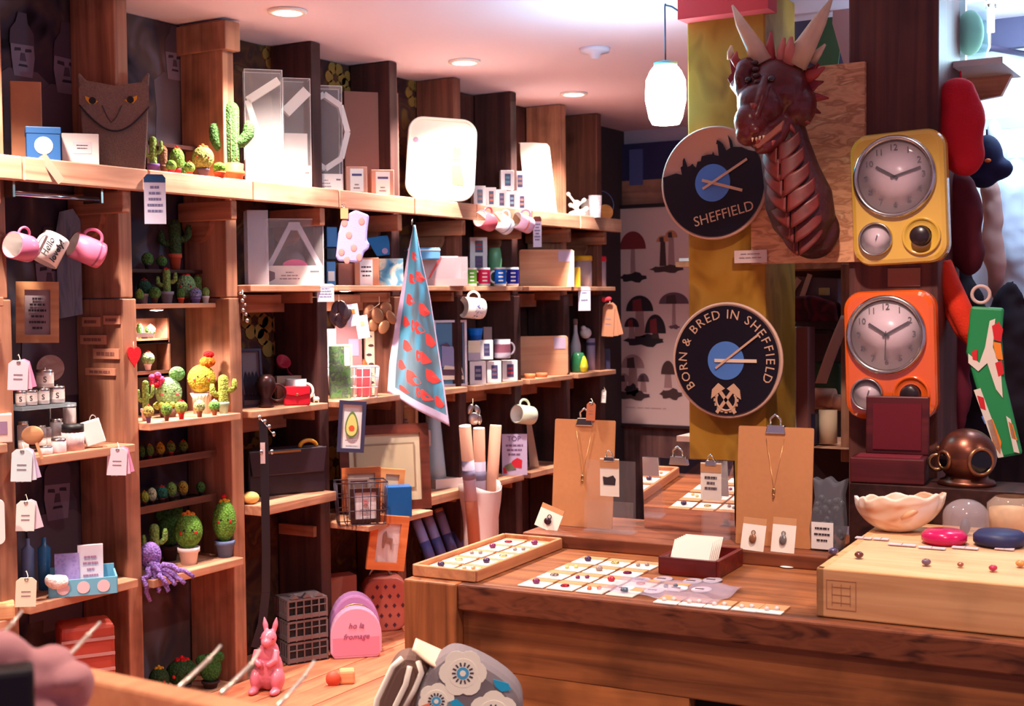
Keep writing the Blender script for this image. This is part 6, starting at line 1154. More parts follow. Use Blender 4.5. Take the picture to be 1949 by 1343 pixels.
# pale crate on the right of the counter
ch = .088; a, b, c = cl(1547, 1080, CTZ+ch), cl(1949, 1128, CTZ+ch), cl(1652, 990, CTZ+ch)
cx0, cx1, cy0 = a.x, c.x, a.y-.006; cy1 = cy0-.62
t = thing('wooden_crate', 'large pale wooden crate with a faint square stamp on the right of the counter', 'crate', CM @ Vector((0, 0, .001)), CROT)
CP = wood((232, 176, 124), (206, 146, 98), 'y', knots=.25)
M().box((cx0+.008, (cy0+cy1)/2, ch/2), (.016, cy0-cy1, ch)).build('front_board', CP, t, bevel=.003); M().box(((cx0+cx1)/2, cy0-.008, ch/2), (cx1-cx0, .016, ch)).build('end_board', CP, t, bevel=.003); M().box(((cx0+cx1)/2, cy1+.008, ch/2), (cx1-cx0-.034, .016, ch-.018)).build('end_board', CP, t); M().box(((cx0+cx1)/2+.008, (cy0+cy1)/2, ch-.008), (cx1-cx0-.018, cy0-cy1-.02, .014)).build('crate_top', wood((236, 190, 146), (216, 160, 116), 'y', knots=.2), t)
M().box((cx1-.008, (cy0+cy1)/2, ch/2), (.016, cy0-cy1, ch)).build('back_board', CP, t)
m = M(); sy, sz, s = cy0-.045, ch*.48, .026; st = plain((176, 116, 84), .8)
for q in (-1, 1): m.box((cx0-.0004, sy, sz+q*s), (.001, 2*s, .0014)); m.box((cx0-.0004, sy+q*s, sz), (.001, .0014, 2*s))
for q in range(3):
    m.box((cx0-.0004, sy, sz+.014-.014*q), (.001, 1.3*s, .0012)); m.box((cx0-.0004, sy+.016-.016*q, sz), (.001, .001, 1.5*s))
m.build('stamp_print', st, t)
def oncr(px, py): q = cl(px, py, CTZ+ch); return CM @ Vector((q.x, q.y, ch+.0018))
for i, (px, py, c, r, lb) in enumerate(((1586, 1057, (70, 56, 90), .011, 'violet-grey faceted'), (1635, 1063, (96, 44, 34), .010, 'dark brown'), (1763, 1077, (110, 84, 100), .010, 'mauve'), (1828, 1080, (150, 84, 60), .007, 'small amber'), (1890, 1088, (176, 40, 74), .009, 'crimson'), (1942, 1080, (206, 140, 70), .010, 'honey'))):
    P = oncr(px, py); t = thing('polished_stone', lb+' polished stone lying on the pale crate', 'stone', P, 0, 'polished stones on the crate'); M().ell((0, 0, r*.6), (r, r*.85, r*.6), 10, 6).build('stone', plain(c, .12, spec=.7), t)
for i, (x0, y0, x1) in enumerate(((1628, 1024, 1660), (1662, 1026, 1692), (1690, 1037, 1744), (1748, 1043, 1800), (1812, 1043, 1862), (1894, 1045, 1930))):
    P = oncr((x0+x1)/2, y0+2); m_ = mpp(P); t = thing('label_strip', 'narrow white label strip on the pale crate, %s from the left' % ['first', 'second', 'third', 'fourth', 'fifth', 'last'][i], 'label', P, CROT, 'white label strips on the crate'); M().box((0, 0, .0012), (.016, (x1-x0)*m_*.95, .002)).build('paper', plain((214, 196, 204), .6), t); lines('small_print', SOFTINK, t, 0, [.02], .0028, .01, .0008, 0)
# sea shell
P = oncr(1705, 1012); m_ = mpp(P); t = thing('sea_shell', 'large cream and orange sea shell at the back of the pale crate', 'shell', P, camyaw(P)); u = m_
def shell(a, b):
    ph = 2*PI*a; v = b*PI*.5; rx, ry, rz = 78*u, 44*u, 66*u
    rag = 1+.05*math.sin(5*ph)*b+.03*math.sin(11*ph+1)*b+.10*b*math.cos(ph)
    x = math.sin(v)*math.cos(ph)*rx*rag; y = math.sin(v)*math.sin(ph)*ry*rag; z = (1-math.cos(v))*rz*(1+.10*math.cos(ph+.5)*b)+(4*u*math.sin(9*ph) if b > .9 else 0)
    return (x, y, z+u)
M().grid(shell, 60, 24).build('shell', mixed([(206, 140, 100), (236, 206, 180), (244, 232, 220), (246, 240, 232)], 14, rough=.35, stretch=(.6, .6, 1.6)), t, solid=.006)
m = M(); m.tube([(10*u, -40*u, 30*u), (24*u, -44*u, 40*u), (44*u, -34*u, 50*u), (66*u, -18*u, 56*u)], [3*u, 6*u, 5*u, 2*u], 10); m.build('fold', plain((226, 170, 130), .4), t)
# discs, glass dome, beige glass
P = oncr(1797, 1034); m_ = mpp(P); t = thing('magenta_dish', 'glossy magenta round pincushion on the pale crate beside the shell', 'dish', P, 0); M().lathe([(36*m_, 0), (42*m_, 6*m_), (42*m_, 16*m_), (34*m_, 24*m_), (.001, 26*m_)], 32).build('cushion', plain((196, 26, 90), .2), t)
P = oncr(1903, 1038); t = thing('blue_dish', 'dark blue round pincushion on the pale crate at the right edge', 'dish', P, 0); M().lathe([(42*m_, 0), (48*m_, 6*m_), (48*m_, 18*m_), (40*m_, 26*m_), (.001, 28*m_)], 32).build('cushion', plain((36, 40, 84), .5), t)
P = oncr(1838, 1018); t = thing('glass_dome', 'clear glass dome behind the magenta pincushion', 'dome', P, 0); M().lathe([(44*m_, 0), (44*m_, 36*m_)]+[(44*m_*math.cos(a), 36*m_+34*m_*math.sin(a)) for a in (.3, .6, .9, 1.2, 1.5)], 32, cap=False).build('glass', plain((206, 190, 196), .06, alpha=.34, spec=.8), t); M().ell((-6*m_, 0, 16*m_), (14*m_, 10*m_, 16*m_)).build('dark_stone', plain((90, 90, 100), .4), t)
P = oncr(1925, 1017); t = thing('glass_jar', 'clear glass jar of beige and magenta stones at the right edge', 'jar', P, 0); M().lathe([(40*m_, 0), (46*m_, 20*m_), (46*m_, 60*m_), (30*m_, 74*m_)], 28, cap=False).build('glass', plain((226, 196, 176), .08, alpha=.35), t); M().lathe([(40*m_, .004), (42*m_, 50*m_), (.001, 56*m_)], 24).build('beige_stones', plain((214, 166, 116), .6, var=.3, bscale=60), t); M().ell((6*m_, -34*m_, 26*m_), (18*m_, 8*m_, 16*m_)).build('magenta_stone', plain((196, 36, 106), .3), t)
# dark stand, open red box, diver's helmet
P = atD(1780, 918, 2.86); zt2 = P.z; t = thing('dark_stand', 'dark wooden stand behind the pale crate carrying the open box and helmet', 'stand', CM @ Vector((0, 0, .001)), CROT)
q0, q1 = CI @ atD(1618, 918, 2.87), CI @ atD(1949, 918, 2.87); sx0 = cx1+.006
M().box((sx0+.075, (q0.y+q1.y)/2-.05, (zt2-CTZ)/2), (.15, q0.y-q1.y+.1, zt2-CTZ)).build('block', DARKW, t, bevel=.002)
P = CM @ Vector((sx0+.05, (CI @ atD(1692, 918, 2.87)).y, zt2-CTZ+.002)); m_ = mpp(P); w = 136*m_; t = thing('keepsake_box', 'dark red wooden keepsake box with its lined lid open on the stand', 'box', P, CROT-R(90)+.08); rw = wood((96, 30, 34), (64, 18, 24), 'x', rough=.4)
M().box((0, 0, 24*m_), (w, .09, 48*m_)).build('base', rw, t, bevel=.003); M().box((0, .0, 46*m_), (w*.86, .07, 6*m_)).build('lining', plain((110, 10, 30), .9), t)
T = Matrix.Translation((.012, .03, 48*m_)) @ Matrix.Rotation(R(-3), 4, 'X'); l = M(); l.T = T; l.box((0, .008, 56*m_), (w*.86, .016, 112*m_)); o = l.build('lid', rw, t, bevel=.003)
l = M(); l.T = T; l.box((0, -.001, 54*m_), (w*.66, .004, 88*m_)); l.build('lid_lining', plain((96, 8, 28), .9), o)
P = CM @ Vector((sx0+.075, (CI @ atD(1848, 918, 2.87)).y, zt2-CTZ+.002)); m_ = mpp(P); t = thing('diving_helmet', 'small copper diving helmet ornament with a dark porthole on the stand', 'ornament', P, camyaw(P)); cu = plain((120, 70, 56), .32, .85, var=.4, bscale=40)
M().lathe([(54*m_, 0), (50*m_, 8*m_), (40*m_, 12*m_), (38*m_, 18*m_)], 32).build('collar', cu, t); M().ell((0, 0, 54*m_), (54*m_, 54*m_, 52*m_), 36, 18).build('helmet', cu, t)
for s, yw, r in ((0, .5, 24), (1, -.9, 16)):
    T = Matrix.Translation((0, 0, 48*m_)) @ Matrix.Rotation(yw, 4, 'Z') @ Matrix.Translation((0, -52*m_, 0)); g = M(); g.torus((0, 0, 0), r*m_, 4*m_, 0, T); g.build('porthole_ring', plain((150, 100, 70), .3, .9), t); g = M(); g.ell((0, 0, 0), (r*m_, 3*m_, r*m_), 20, 8, 0, T); g.build('porthole_glass', plain((10, 8, 12), .1), t)
M().torus((-54*m_, 0, 40*m_), 14*m_, 4*m_).ell((-50*m_, 0, 66*m_), 7*m_).build('side_valve', plain((150, 110, 80), .3, .9), t)
# ================================================================ pillars: record clocks, board with dragon, retro clocks
def wx(x0, y0, x1, y1, X):
    a, b = atX(x0, (y0+y1)/2, X), atX(x1, (y0+y1)/2, X); c = atX((x0+x1)/2, (y0+y1)/2, X); return c, abs(a.y-b.y), (y1-y0)*mpp(c)
def txt_mesh(m, body, size, T, mi=0):
    c = bpy.data.curves.new('t', 'FONT'); c.body = body; c.size = size; c.extrude = .0006; c.align_x = 'CENTER'; c.align_y = 'CENTER'; c.resolution_u = 2
    o = bpy.data.objects.new('t', c); COL.objects.link(o); bpy.context.view_layer.update(); me = bpy.data.meshes.new_from_object(o.evaluated_get(bpy.context.evaluated_depsgraph_get()))
    m.add([v.co for v in me.vertices], [list(p.vertices) for p in me.polygons], mi, False, T); bpy.data.objects.remove(o); bpy.data.curves.remove(c); bpy.data.meshes.remove(me)
UPR = Matrix.Rotation(R(90), 4, 'X')
def hand(t, name, mat, r0, r1, ang, w, y):
    """ang clockwise from 12"""
    d = Vector((math.sin(ang), 0, math.cos(ang))); m = M(); m.bar(Vector((0, y, 0))-d*r0, Vector((0, y, 0))+d*r1, w, .002); return m.build(name, mat, t)
PW = plain((206, 160, 140), .6); VIN = plain((20, 12, 24), .3, spec=.5); LBL = plain((74, 118, 190), .6); HND = plain((206, 160, 130), .5)
def record(label, box, X):
    c, w, h = wx(*box, X); r = h/2; t = thing('record_clock', label, 'clock', (X, c.y, c.z), R(-90), 'record clocks on the yellow pillar'); RX = Matrix.Rotation(R(90), 4, 'X')
    M().lathe([(r, -.0), (r, .008), (r*.965, .010), (r*.955, .008), (.001, .008)], 64, 0, RX).build('backing_disc', PW, t); return t, r
t, r = record('upper record clock with a city skyline and the word SHEFFIELD', (1263, 241, 1458, 456), PX-.022)
sk = [(215, 520), (330, 490), (380, 505), (368, 440), (386, 428), (388, 378), (398, 360), (425, 440), (450, 432), (470, 415), (478, 432), (500, 450), (512, 400), (540, 398), (548, 356), (600, 345), (636, 345), (642, 322), (650, 348), (662, 355), (690, 362), (680, 262), (668, 258), (676, 225), (700, 240), (722, 262), (752, 322), (786, 300), (780, 260), (766, 190), (796, 240), (806, 292), (830, 295), (880, 300), (900, 312), (935, 330), (1000, 348), (1010, 370)]
pts = [((x-640)/443*r, (590-z)/490*r) for x, z in sk]; arc_ = []
a0 = math.atan2(pts[-1][1], pts[-1][0]); a1 = math.atan2(pts[0][1], pts[0][0])-2*PI+0 if math.atan2(pts[0][1], pts[0][0]) > 0 else math.atan2(pts[0][1], pts[0][0])
for i in range(1, 40): a = a0+(a1-a0)*i/40; arc_.append((r*.945*math.cos(a), r*.945*math.sin(a)))
polys('vinyl_skyline', VIN, t, [pts+arc_], -.0105, .0025); polys('blue_label', LBL, t, [disc(r*.33, 0, 0, 40)], -.0135, .001)
hand(t, 'minute_hand', HND, r*.2, r*.75, R(60), .006, -.018); hand(t, 'hour_hand', HND, r*.2, r*.58, R(106), .007, -.016)
text('SHEFFIELD', r*.25, 'lettering', HND, t, (r*.2, -.0138, -r*.56), roll=R(13))
t, r = record('lower record clock lettered BORN & BRED IN SHEFFIELD with crossed hammers', (1281, 575, 1490, 796), PX-.022)
polys('vinyl_disc', VIN, t, [disc(r*.94, 0, 0, 64)], -.0105, .002); polys('blue_label', LBL, t, [disc(r*.33, 0, 0, 40)], -.0135, .001)
m = M(); S = 'BORN & BRED IN SHEFFIELD'; A0, A1 = R(-130), R(118)
wd = {'I': .5, ' ': .55, 'B': 1, 'R': 1.05, 'N': 1.12, 'O': 1.2, '&': 1.1, 'D': 1.1, 'S': .95, 'H': 1.08, 'E': .9, 'F': .88, 'L': .85}; tot = sum(wd[c] for c in S); acc = 0
for ch_ in S:
    a = A0+(A1-A0)*(acc+wd[ch_]/2)/tot; acc += wd[ch_]
    if ch_ != ' ': txt_mesh(m, ch_, r*.225, Matrix.Translation((r*.79*math.sin(a), -.0132, r*.79*math.cos(a))) @ UPR @ Matrix.Rotation(-a, 4, 'Z'))
m.build('lettering', HND, t)
m = M(); cz = -r*.68
for i in range(16):
    a = 2*PI*i/16
    if math.sin(a) < .55: m.box((r*.2*math.cos(a), -.0125, cz+r*.2*math.sin(a)), (r*.05, .0025, r*.05))
m.torus((0, -.0125, cz), r*.18, r*.022, seg=28, seg2=6, a0=PI*.82, a1=PI*2.18)
for s in (-1, 1):
    m.bar((-s*r*.17, -.014, cz-r*.22), (s*r*.14, -.014, cz+r*.19), r*.06, .002); m.prism([(s*r*.02, cz+r*.2), (s*r*.14, cz+r*.29), (s*r*.25, cz+r*.18), (s*r*.27, cz+r*.02), (s*r*.16, cz+r*.1)], -.0155, -.0125)
m.build('hammers_emblem', HND, t)
hand(t, 'minute_hand', HND, r*.22, r*.74, R(53), .005, -.018); hand(t, 'hour_hand', plain((226, 196, 170), .5), r*.2, r*.56, R(90), .008, -.016)
# chipboard with the dragon
c, w, h = wx(1428, 130, 1644, 500, PX-.012); t = thing('chipboard_mount', 'pale chipboard panel fixed across the two pillars behind the dragon head', 'panel', (PX-.001, c.y, c.z), R(-90)); M().box((0, -.008, 0), (w, .014, h)).build('board', mixed([(206, 140, 100), (222, 160, 120), (176, 112, 80), (226, 176, 136)], 34, rough=.75, stretch=(.5, 1, 1.6), detail=5), t)
CHX = PX-.018
c, w, h = wx(1398, 476, 1460, 500, CHX); t = thing('price_sign', 'cream price label at the lower left corner of the chipboard panel', 'label', (CHX+.001, c.y, c.z), R(-90)); M().box((0, -.002, 0), (w, .002, h)).build('card', plain((216, 186, 180), .7), t); lines('small_print', SOFTINK, t, 0, [w*.6, w*.7], h*.2, h*.3, h*.08, -.0032)
c = atX(1500, 300, CHX); u = mpp(c); t = thing('dragon_head', 'dark red horned dragon head and scaly neck mounted on the chipboard panel', 'sculpture', (CHX, c.y, c.z), R(-90))
def q(px, py, d=0):
    w_ = atX(px, py, CHX-(d+20)*u); return Vector((c.y-w_.y, w_.x-CHX, w_.z-c.z))
dr = plain((92, 26, 26), .32, var=.5, bscale=60, spec=.5, bump=.5); pl_ = plain((96, 28, 24), .45, var=.55, bscale=60); hn = plain((214, 180, 150), .45, var=.2, bscale=30)
# neck
m = M(); m.tube([q(1540, 478, 18), q(1538, 455, 30), q(1530, 420, 42), q(1520, 380, 52), q(1506, 330, 60), q(1494, 280, 66), q(1485, 235, 70)], [.018, 40*u, 58*u, 62*u, 52*u, 46*u, 42*u], 28); m.ell(q(1548, 440, 20), (50*u, 34*u, 52*u)); m.build('neck', plain((60, 22, 26), .4, var=.5, bscale=70, bump=.6), t, voxel=.004)
ny = [(292, 1482, 30, 116), (322, 1486, 33, 118), (352, 1492, 36, 118), (382, 1499, 39, 116), (412, 1506, 40, 108), (440, 1514, 38, 96), (464, 1522, 32, 80)]
for k, (py, px, hw, d) in enumerate(ny):
    Rr = (hw*1.2+4)*u; zz = 35
    for sd in (-1, 1):
        def pf(a, b, sd=sd):
            ph = sd*(.03+.95*a); edge = 1-.35*a
            o = q(px, py, d); z = o.z+(16*a*a+14*a)*u+((b-.5)*zz*edge)*u-(4*u if b < .5 else 0)*(1-a)
            lift = (1-b)*.003
            return (o.x+(Rr+lift)*math.sin(ph), o.y+Rr-(Rr+lift)*math.cos(ph)-.003, z)
        M().grid(pf, 10, 6).build('neck_plate', pl_, t, solid=.006)
m = M(); m.tube([q(1480, 275, 110), q(1490, 340, 114), q(1503, 410, 106), q(1522, 470, 78)], [3*u, 4*u, 4*u, 2*u], 8); m.build('neck_ridge', plain((60, 24, 24), .5), t)
# head
m = M(); m.ell(q(1478, 170, 84), (58*u, 58*u, 56*u)); m.ell(q(1448, 200, 118), (42*u, 50*u, 44*u)); m.ell(q(1430, 232, 142), (30*u, 40*u, 34*u)); m.ell(q(1424, 255, 152), (22*u, 28*u, 22*u)); m.ell(q(1452, 262, 120), (28*u, 34*u, 24*u)); m.ell(q(1512, 200, 70), (40*u, 44*u, 46*u)); m.ell(q(1424, 130, 108), (22*u, 26*u, 20*u))
m.ell(q(1416, 150, 120), (18*u, 20*u, 30*u)); m.ell(q(1408, 243, 160), (9*u, 10*u, 9*u)); m.ell(q(1436, 248, 170), (10*u, 10*u, 9*u)); m.tube([q(1490, 235, 90), q(1470, 262, 118), q(1448, 280, 138), q(1440, 290, 140)], [24*u, 22*u, 16*u, 6*u], 14)
m.tube([q(1400, 160, 100), q(1412, 180, 130), q(1410, 215, 150)], [12*u, 10*u, 6*u], 10); m.tube([q(1460, 150, 132), q(1450, 185, 158), q(1436, 225, 172)], [12*u, 11*u, 6*u], 10)
m.build('head', dr, t, voxel=.0035)
M().prism([(-20*u, -6*u), (16*u, 16*u), (40*u, 34*u), (34*u, 16*u), (-8*u, -14*u)], -.006, .006, 0, Matrix.Translation(q(1452, 268, 146))).build('lower_jaw', plain((150, 84, 70), .45), t, bevel=.003)
for px, py, d in ((1424, 152, 140), (1468, 150, 146)): M().ell(q(px, py, d), (7*u, 6*u, 6*u), 14, 8).build('eye', plain((30, 16, 16), .05, spec=.9), t)
m = M(); [m.ell(q(1436+k*2, 120+k*12, 122+k*7), (8*u, 6*u, 5*u), 10, 6) for k in range(6)]; m.build('brow_scales', plain((74, 40, 40), .2), t)
for pts, rr, nm in (([(1452, 120, 100), (1432, 82, 108), (1410, 44, 110), (1394, 10, 112)], [21, 15, 10, 2], 'horn'), ([(1512, 120, 84), (1535, 84, 86), (1560, 40, 84), (1583, -2, 80)], [25, 19, 13, 2.5], 'horn'), ([(1392, 112, 90), (1390, 98, 92), (1392, 86, 92)], [8, 6, 1.5], 'horn'), ([(1545, 118, 60), (1558, 100, 62), (1571, 84, 62)], [9, 7, 2], 'horn')):
    m = M(); m.tube([q(*p) for p in pts], [x*u for x in rr], 14); m.build(nm, hn, t)
for i, (pts, rr) in enumerate((([(1468, 130, 96), (1466, 90, 98), (1468, 60, 96)], [11, 8, 2]), ([(1488, 128, 96), (1488, 96, 100), (1492, 72, 100)], [11, 9, 3]), ([(1500, 124, 100), (1504, 94, 104), (1506, 70, 104)], [12, 10, 3]), ([(1410, 128, 96), (1398, 112, 98), (1402, 98, 98)], [10, 8, 2]), ([(1528, 150, 70), (1552, 140, 70), (1570, 128, 66)], [14, 9, 2]))):
    m = M(); m.tube([q(*p) for p in pts], [x*u for x in rr], 12); m.build('crest_spike', plain((170, 60, 56) if i not in (1, 2) else (206, 120, 104), .4), t)
for i, pts in enumerate(([(1520, 150), (1560, 120), (1548, 152), (1566, 156), (1546, 178), (1552, 200), (1520, 210)], [(1520, 190), (1550, 196), (1538, 210), (1556, 204), (1540, 226), (1500, 220)], [(1402, 130), (1390, 110), (1394, 140), (1386, 150), (1404, 182), (1418, 180)])):
    dd = 62+14*(i == 2); m = M(); m.prism([(q(x, z, dd).x, q(x, z, dd).z) for x, z in pts], -(dd+20)*u-.01, -(dd+20)*u); m.build('ear_frill', plain((130, 34, 44), .45), t, bevel=.003)
for i in range(9):
    a = R(-30+24*i); p0 = q(1500+38*math.cos(a)*.9, 180-44*math.sin(a), 58); p1 = q(1506+(72+8*(i % 2))*math.cos(a)*.9, 178-(74+10*(i % 2))*math.sin(a), 46)
    m = M(); m.tube([p0, p0.lerp(p1, .5)+Vector((0, -.004, 0)), p1], [12*u, 8*u, 1.5*u], 10); m.build('crest_spike', plain((150, 46, 44) if i % 2 else (110, 30, 36), .4), t)
for i, (a0, b0, a1, b1, d) in enumerate(((1420, 210, 1404, 222, 150), (1444, 262, 1436, 276, 150), (1470, 266, 1466, 284, 134), (1500, 236, 1514, 256, 100), (1520, 222, 1542, 236, 80), (1440, 205, 1426, 196, 168))):
    m = M(); m.tube([q(a0, b0, d), q((a0+a1)/2, (b0+b1)/2, d), q(a1, b1, d-4)], [7*u, 5*u, 1*u], 10); m.build('cheek_spike', plain((150, 60, 52), .4), t)
for k in range(6): m = M(); m.tube([q(1432+k*7, 262-k*1.5, 168-k*6), q(1432+k*7, 270-k*1.5, 168-k*6)], [2.6*u, .5*u], 8); m.build('tooth', hn, t)
# retro kitchen clocks
def retro(label, box, col, roll, X, hh, mh, sec=None, timer=True):
    c, w, h = wx(*box, X); t = thing('kitchen_clock', label, 'clock', (X, c.y, c.z), (Matrix.Rotation(R(-90), 3, 'Z') @ Matrix.Rotation(roll, 3, 'Y')).to_euler(), 'retro kitchen clocks on the dark pillar'); cm = plain(col, .12, spec=.6, coat=.6)
    w *= .98; M().prism(rrect(w, h, w*.2, 0, 0, 8), -.045, 0).build('case', cm, t, bevel=.012)
    RX = Matrix.Rotation(R(90), 4, 'X')
    def dial(cx, cz, r, nm='dial'):
        T = Matrix.Translation((cx, -.045, cz)) @ RX
        M().lathe([(r*1.08, 0), (r*1.08, .010), (r*1.02, .014), (r*.96, .010), (r*.95, .002)], 48, 0, T, cap=False).build('chrome_ring', SILVER, t); M().lathe([(r*.98, .002), (.001, .0025)], 48, 0, T).build(nm, plain((206, 176, 186), .3), t)
        M().ell((0, 0, .003), (r*.95, r*.95, r*.16), 36, 14, 0, T).build('dial_glass', clear((235, 230, 235), .07, .03), t)
    r = w*.40; cz = h*.16; cx = -w*.02; dial(cx, cz, r); m = M()
    for k in range(1, 13):
        a = 2*PI*k/12; txt_mesh(m, str(k), r*.24, Matrix.Translation((cx+r*.76*math.sin(a), -.0482, cz+r*.76*math.cos(a))) @ UPR)
    m.build('numerals', plain((80, 60, 76), .6), t)
    for nm, a, l, ww in (('hour_hand', hh, .55, .006), ('minute_hand', mh, .72, .005))+((('second_hand', sec, .7, .002),) if sec else ()):
        d = Vector((math.sin(a), 0, math.cos(a))); m = M(); m.bar(Vector((cx, -.051, cz))-d*r*.1, Vector((cx, -.051, cz))+d*r*l, ww, .0015); m.build(nm, plain((60, 44, 56), .5), t)
    r2 = w*.165; dial(-w*.24, -h*.30, r2, 'small_dial'); m = M(); m.bar((-w*.24, -.050, -h*.31), (-w*.22, -.050, -h*.27), .002, .001); m.build('small_hand', plain((80, 60, 76), .6), t)
    T = Matrix.Translation((w*.235, -.045, -h*.30)) @ RX; M().lathe([(w*.2, -.001), (w*.2, .005), (w*.18, .007), (w*.17, .002), (w*.11, .003)], 40, 0, T, cap=False).build('timer_ring', cm, t); M().lathe([(w*.105, .0), (w*.1, .022), (w*.085, .026), (.001, .026)], 32, 0, T).build('timer_knob', plain((40, 26, 30), .3), t)
    return t
retro('yellow retro kitchen clock with two dials below, upper on the dark pillar', (1626, 254, 1810, 503), (214, 166, 68), R(-2.2), PX-.017, R(302), R(75))
retro('orange retro kitchen clock with two dials below, lower on the dark pillar', (1613, 553, 1790, 796), (222, 90, 28), R(-1.5), PX-.006, R(304), R(62), R(183))
c, w, h = wx(1690, 510, 1752, 545, PX); t = thing('price_sign', 'small brown price label on the dark pillar between the two kitchen clocks', 'label', (PX, c.y, c.z), R(-90)); M().box((0, -.002, 0), (w, .002, h)).build('card', plain((150, 96, 80), .7), t)
# pendant lamp
P = atD(1267, 176, 3.3); m_ = mpp(P); t = thing('pendant_lamp', 'frosted jar pendant lamp glowing bluish white left of the yellow pillar', 'ceiling light', P); pg = glow((255, 246, 236), 7)
M().lathe([(.001, -60*m_), (26*m_, -60*m_), (32*m_, -48*m_), (39*m_, -14*m_), (38*m_, 22*m_), (30*m_, 40*m_), (24*m_, 48*m_), (.001, 48*m_)], 36).build('glass_jar', pg, t); M().lathe([(22*m_, 46*m_), (23*m_, 56*m_), (8*m_, 60*m_), (.001, 60*m_)], 28).build('jar_cap', plain((120, 180, 196), .4), t)
hk = CEIL-P.z; M().tube([(0, 0, 58*m_), (-.002, 0, hk-.012), (0, 0, hk-.004), (.0, -.002, hk-.004)], .0022, 8).build('flex', plain((60, 70, 96), .5), t)
e = atX(1309, 30, PX-.0)-P; M().tube([(0, 0, hk-.006), e*.3+Vector((0, 0, (hk-.006)*.7+.004)), e*.7+Vector((0, 0, (hk-.006)*.3)), e], .0022, 8).build('ceiling_flex', plain((60, 70, 96), .5), t)
l = bpy.data.lights.new('pendant_glow', 'POINT'); l.energy = 1.9; l.color = (.12, .72, 1); l.shadow_soft_size = .05; o = bpy.data.objects.new('pendant_glow', l); COL.objects.link(o); o.location = P+Vector((-.06, .06, -.02)); PEND = P
# smoke detector
P = atZ(1132, 92, CEIL); m_ = mpp(P); t = thing('smoke_detector', 'small white smoke detector on the ceiling left of the pendant lamp', 'smoke detector', P); M().lathe([(30*m_, 0), (28*m_, -.012), (12*m_, -.016), (8*m_, -.03), (.001, -.032)], 28).build('housing', plain((206, 196, 216), .5), t)
# ================================================================ mushroom poster on the far wall
XPO = XB-.04
c, w, h = wx(1158, 390, 1400, 812, XPO); t = thing('mushroom_poster', 'tall hanging botanical poster of painted mushrooms on the far wall', 'poster', (XPO, c.y, c.z), R(-90))
def pq(px, py): a = atX(px, py, XPO); return (c.y-a.y, a.z-c.z)
M().box((0, -.001, 0), (w, .003, h)).build('paper', plain((206, 172, 170), .8), t); M().box((0, -.006, h/2), (w*1.03, .014, .016)).build('top_batten', plain((40, 26, 34), .6), t); M().box((0, -.006, -h/2), (w*1.03, .014, .012)).build('bottom_batten', plain((54, 34, 38), .6), t)
mc = {'r': plain((120, 36, 44), .8), 'd': plain((70, 44, 46), .8), 'b': plain((40, 26, 36), .8), 'o': plain((186, 116, 84), .8), 'c': plain((160, 120, 120), .8), 'g': plain((96, 66, 80), .8)}
LY = [0]
def shroom(cx, cy, cw, chh, sw, sh, cap, stem, nm='painted_mushroom'):
    x, z = pq(cx, cy); m_ = mpp(atX(cx, cy, XPO)); LY[0] += 1; y = -.003-.0001*(LY[0] % 7)
    m = M(); a = cw/2*m_*1.1; m.prism([(x+a*math.cos(PI*i/14), z+chh*m_*math.sin(PI*i/14)) for i in range(15)], y-.0006, y, 0); m.prism([(x-sw/2*m_, z), (x+sw/2*m_, z), (x+sw*.7*m_, z-sh*m_), (x-sw*.7*m_, z-sh*m_)], y, y+.0004, 1)
    m.prism([(x-a*.5, z), (x+a*.2, z), (x+a*.1, z+chh*m_*.8), (x-a*.5, z+chh*m_*.7)], y-.0008, y-.0006, 2); m.build(nm, [mc[cap], mc[stem], mc['r'] if cap in 'br' else mc['d']], t)
def soil(px, py, w_, h_, k='b'):
    x, z = pq(px, py); m_ = mpp(atX(px, py, XPO)); M().prism([(x+w_/2*m_*math.cos(2*PI*i/18)*(1+.14*math.sin(i*2.3)), z+h_/2*m_*math.sin(2*PI*i/18)*(1+.3*math.cos(i*1.7))) for i in range(18)], -.0034, -.003).build('painted_soil', mc[k], t)
soil(1206, 528, 54, 18); shroom(1205, 474, 50, 34, 8, 50, 'r', 'c'); soil(1270, 512, 66, 14, 'd'); shroom(1262, 460, 24, 12, 10, 46, 'o', 'd'); shroom(1278, 452, 24, 14, 10, 52, 'o', 'c')
soil(1226, 648, 78, 22, 'b'); shroom(1218, 592, 52, 30, 16, 50, 'b', 'c'); shroom(1248, 634, 40, 36, 12, 10, 'b', 'd'); shroom(1203, 622, 28, 18, 10, 22, 'b', 'c'); soil(1284, 622, 22, 8, 'g'); shroom(1283, 578, 56, 22, 6, 44, 'g', 'c')
soil(1206, 752, 66, 18, 'd'); shroom(1205, 700, 44, 26, 16, 46, 'c', 'c'); shroom(1188, 726, 24, 16, 12, 20, 'c', 'c'); shroom(1225, 726, 22, 16, 10, 20, 'g', 'c'); soil(1203, 742, 28, 22, 'b'); soil(1278, 750, 44, 20, 'd'); shroom(1272, 712, 26, 26, 12, 26, 'd', 'c')
lines('small_print', plain((170, 136, 140), .8), t, (pq(1230, 776)[0]), [.2], pq(1230, 776)[1], .01, .004, -.0028)
# narrow ledge with a paper beside the yellow pillar
P = atX(1290, 498, PX+.1); m_ = mpp(P); t = thing('small_shelf', 'short pale wooden ledge with papers at the left side of the yellow pillar', 'ledge', (PX+.11, YA, P.z), 0); M().box((0, .03, -.008), (.1, .06, .012)).build('ledge_board', PINE, t); M().box((0, .03, .004), (.08, .05, .008)).build('paper', WHITE, t)
P = atX(1290, 828, PX+.1); t = thing('small_shelf', 'short white ledge low on the left side of the yellow pillar', 'ledge', (PX+.11, YA, P.z), 0); M().box((0, .03, -.004), (.1, .06, .014)).build('ledge_board', plain((226, 196, 186), .6), t)
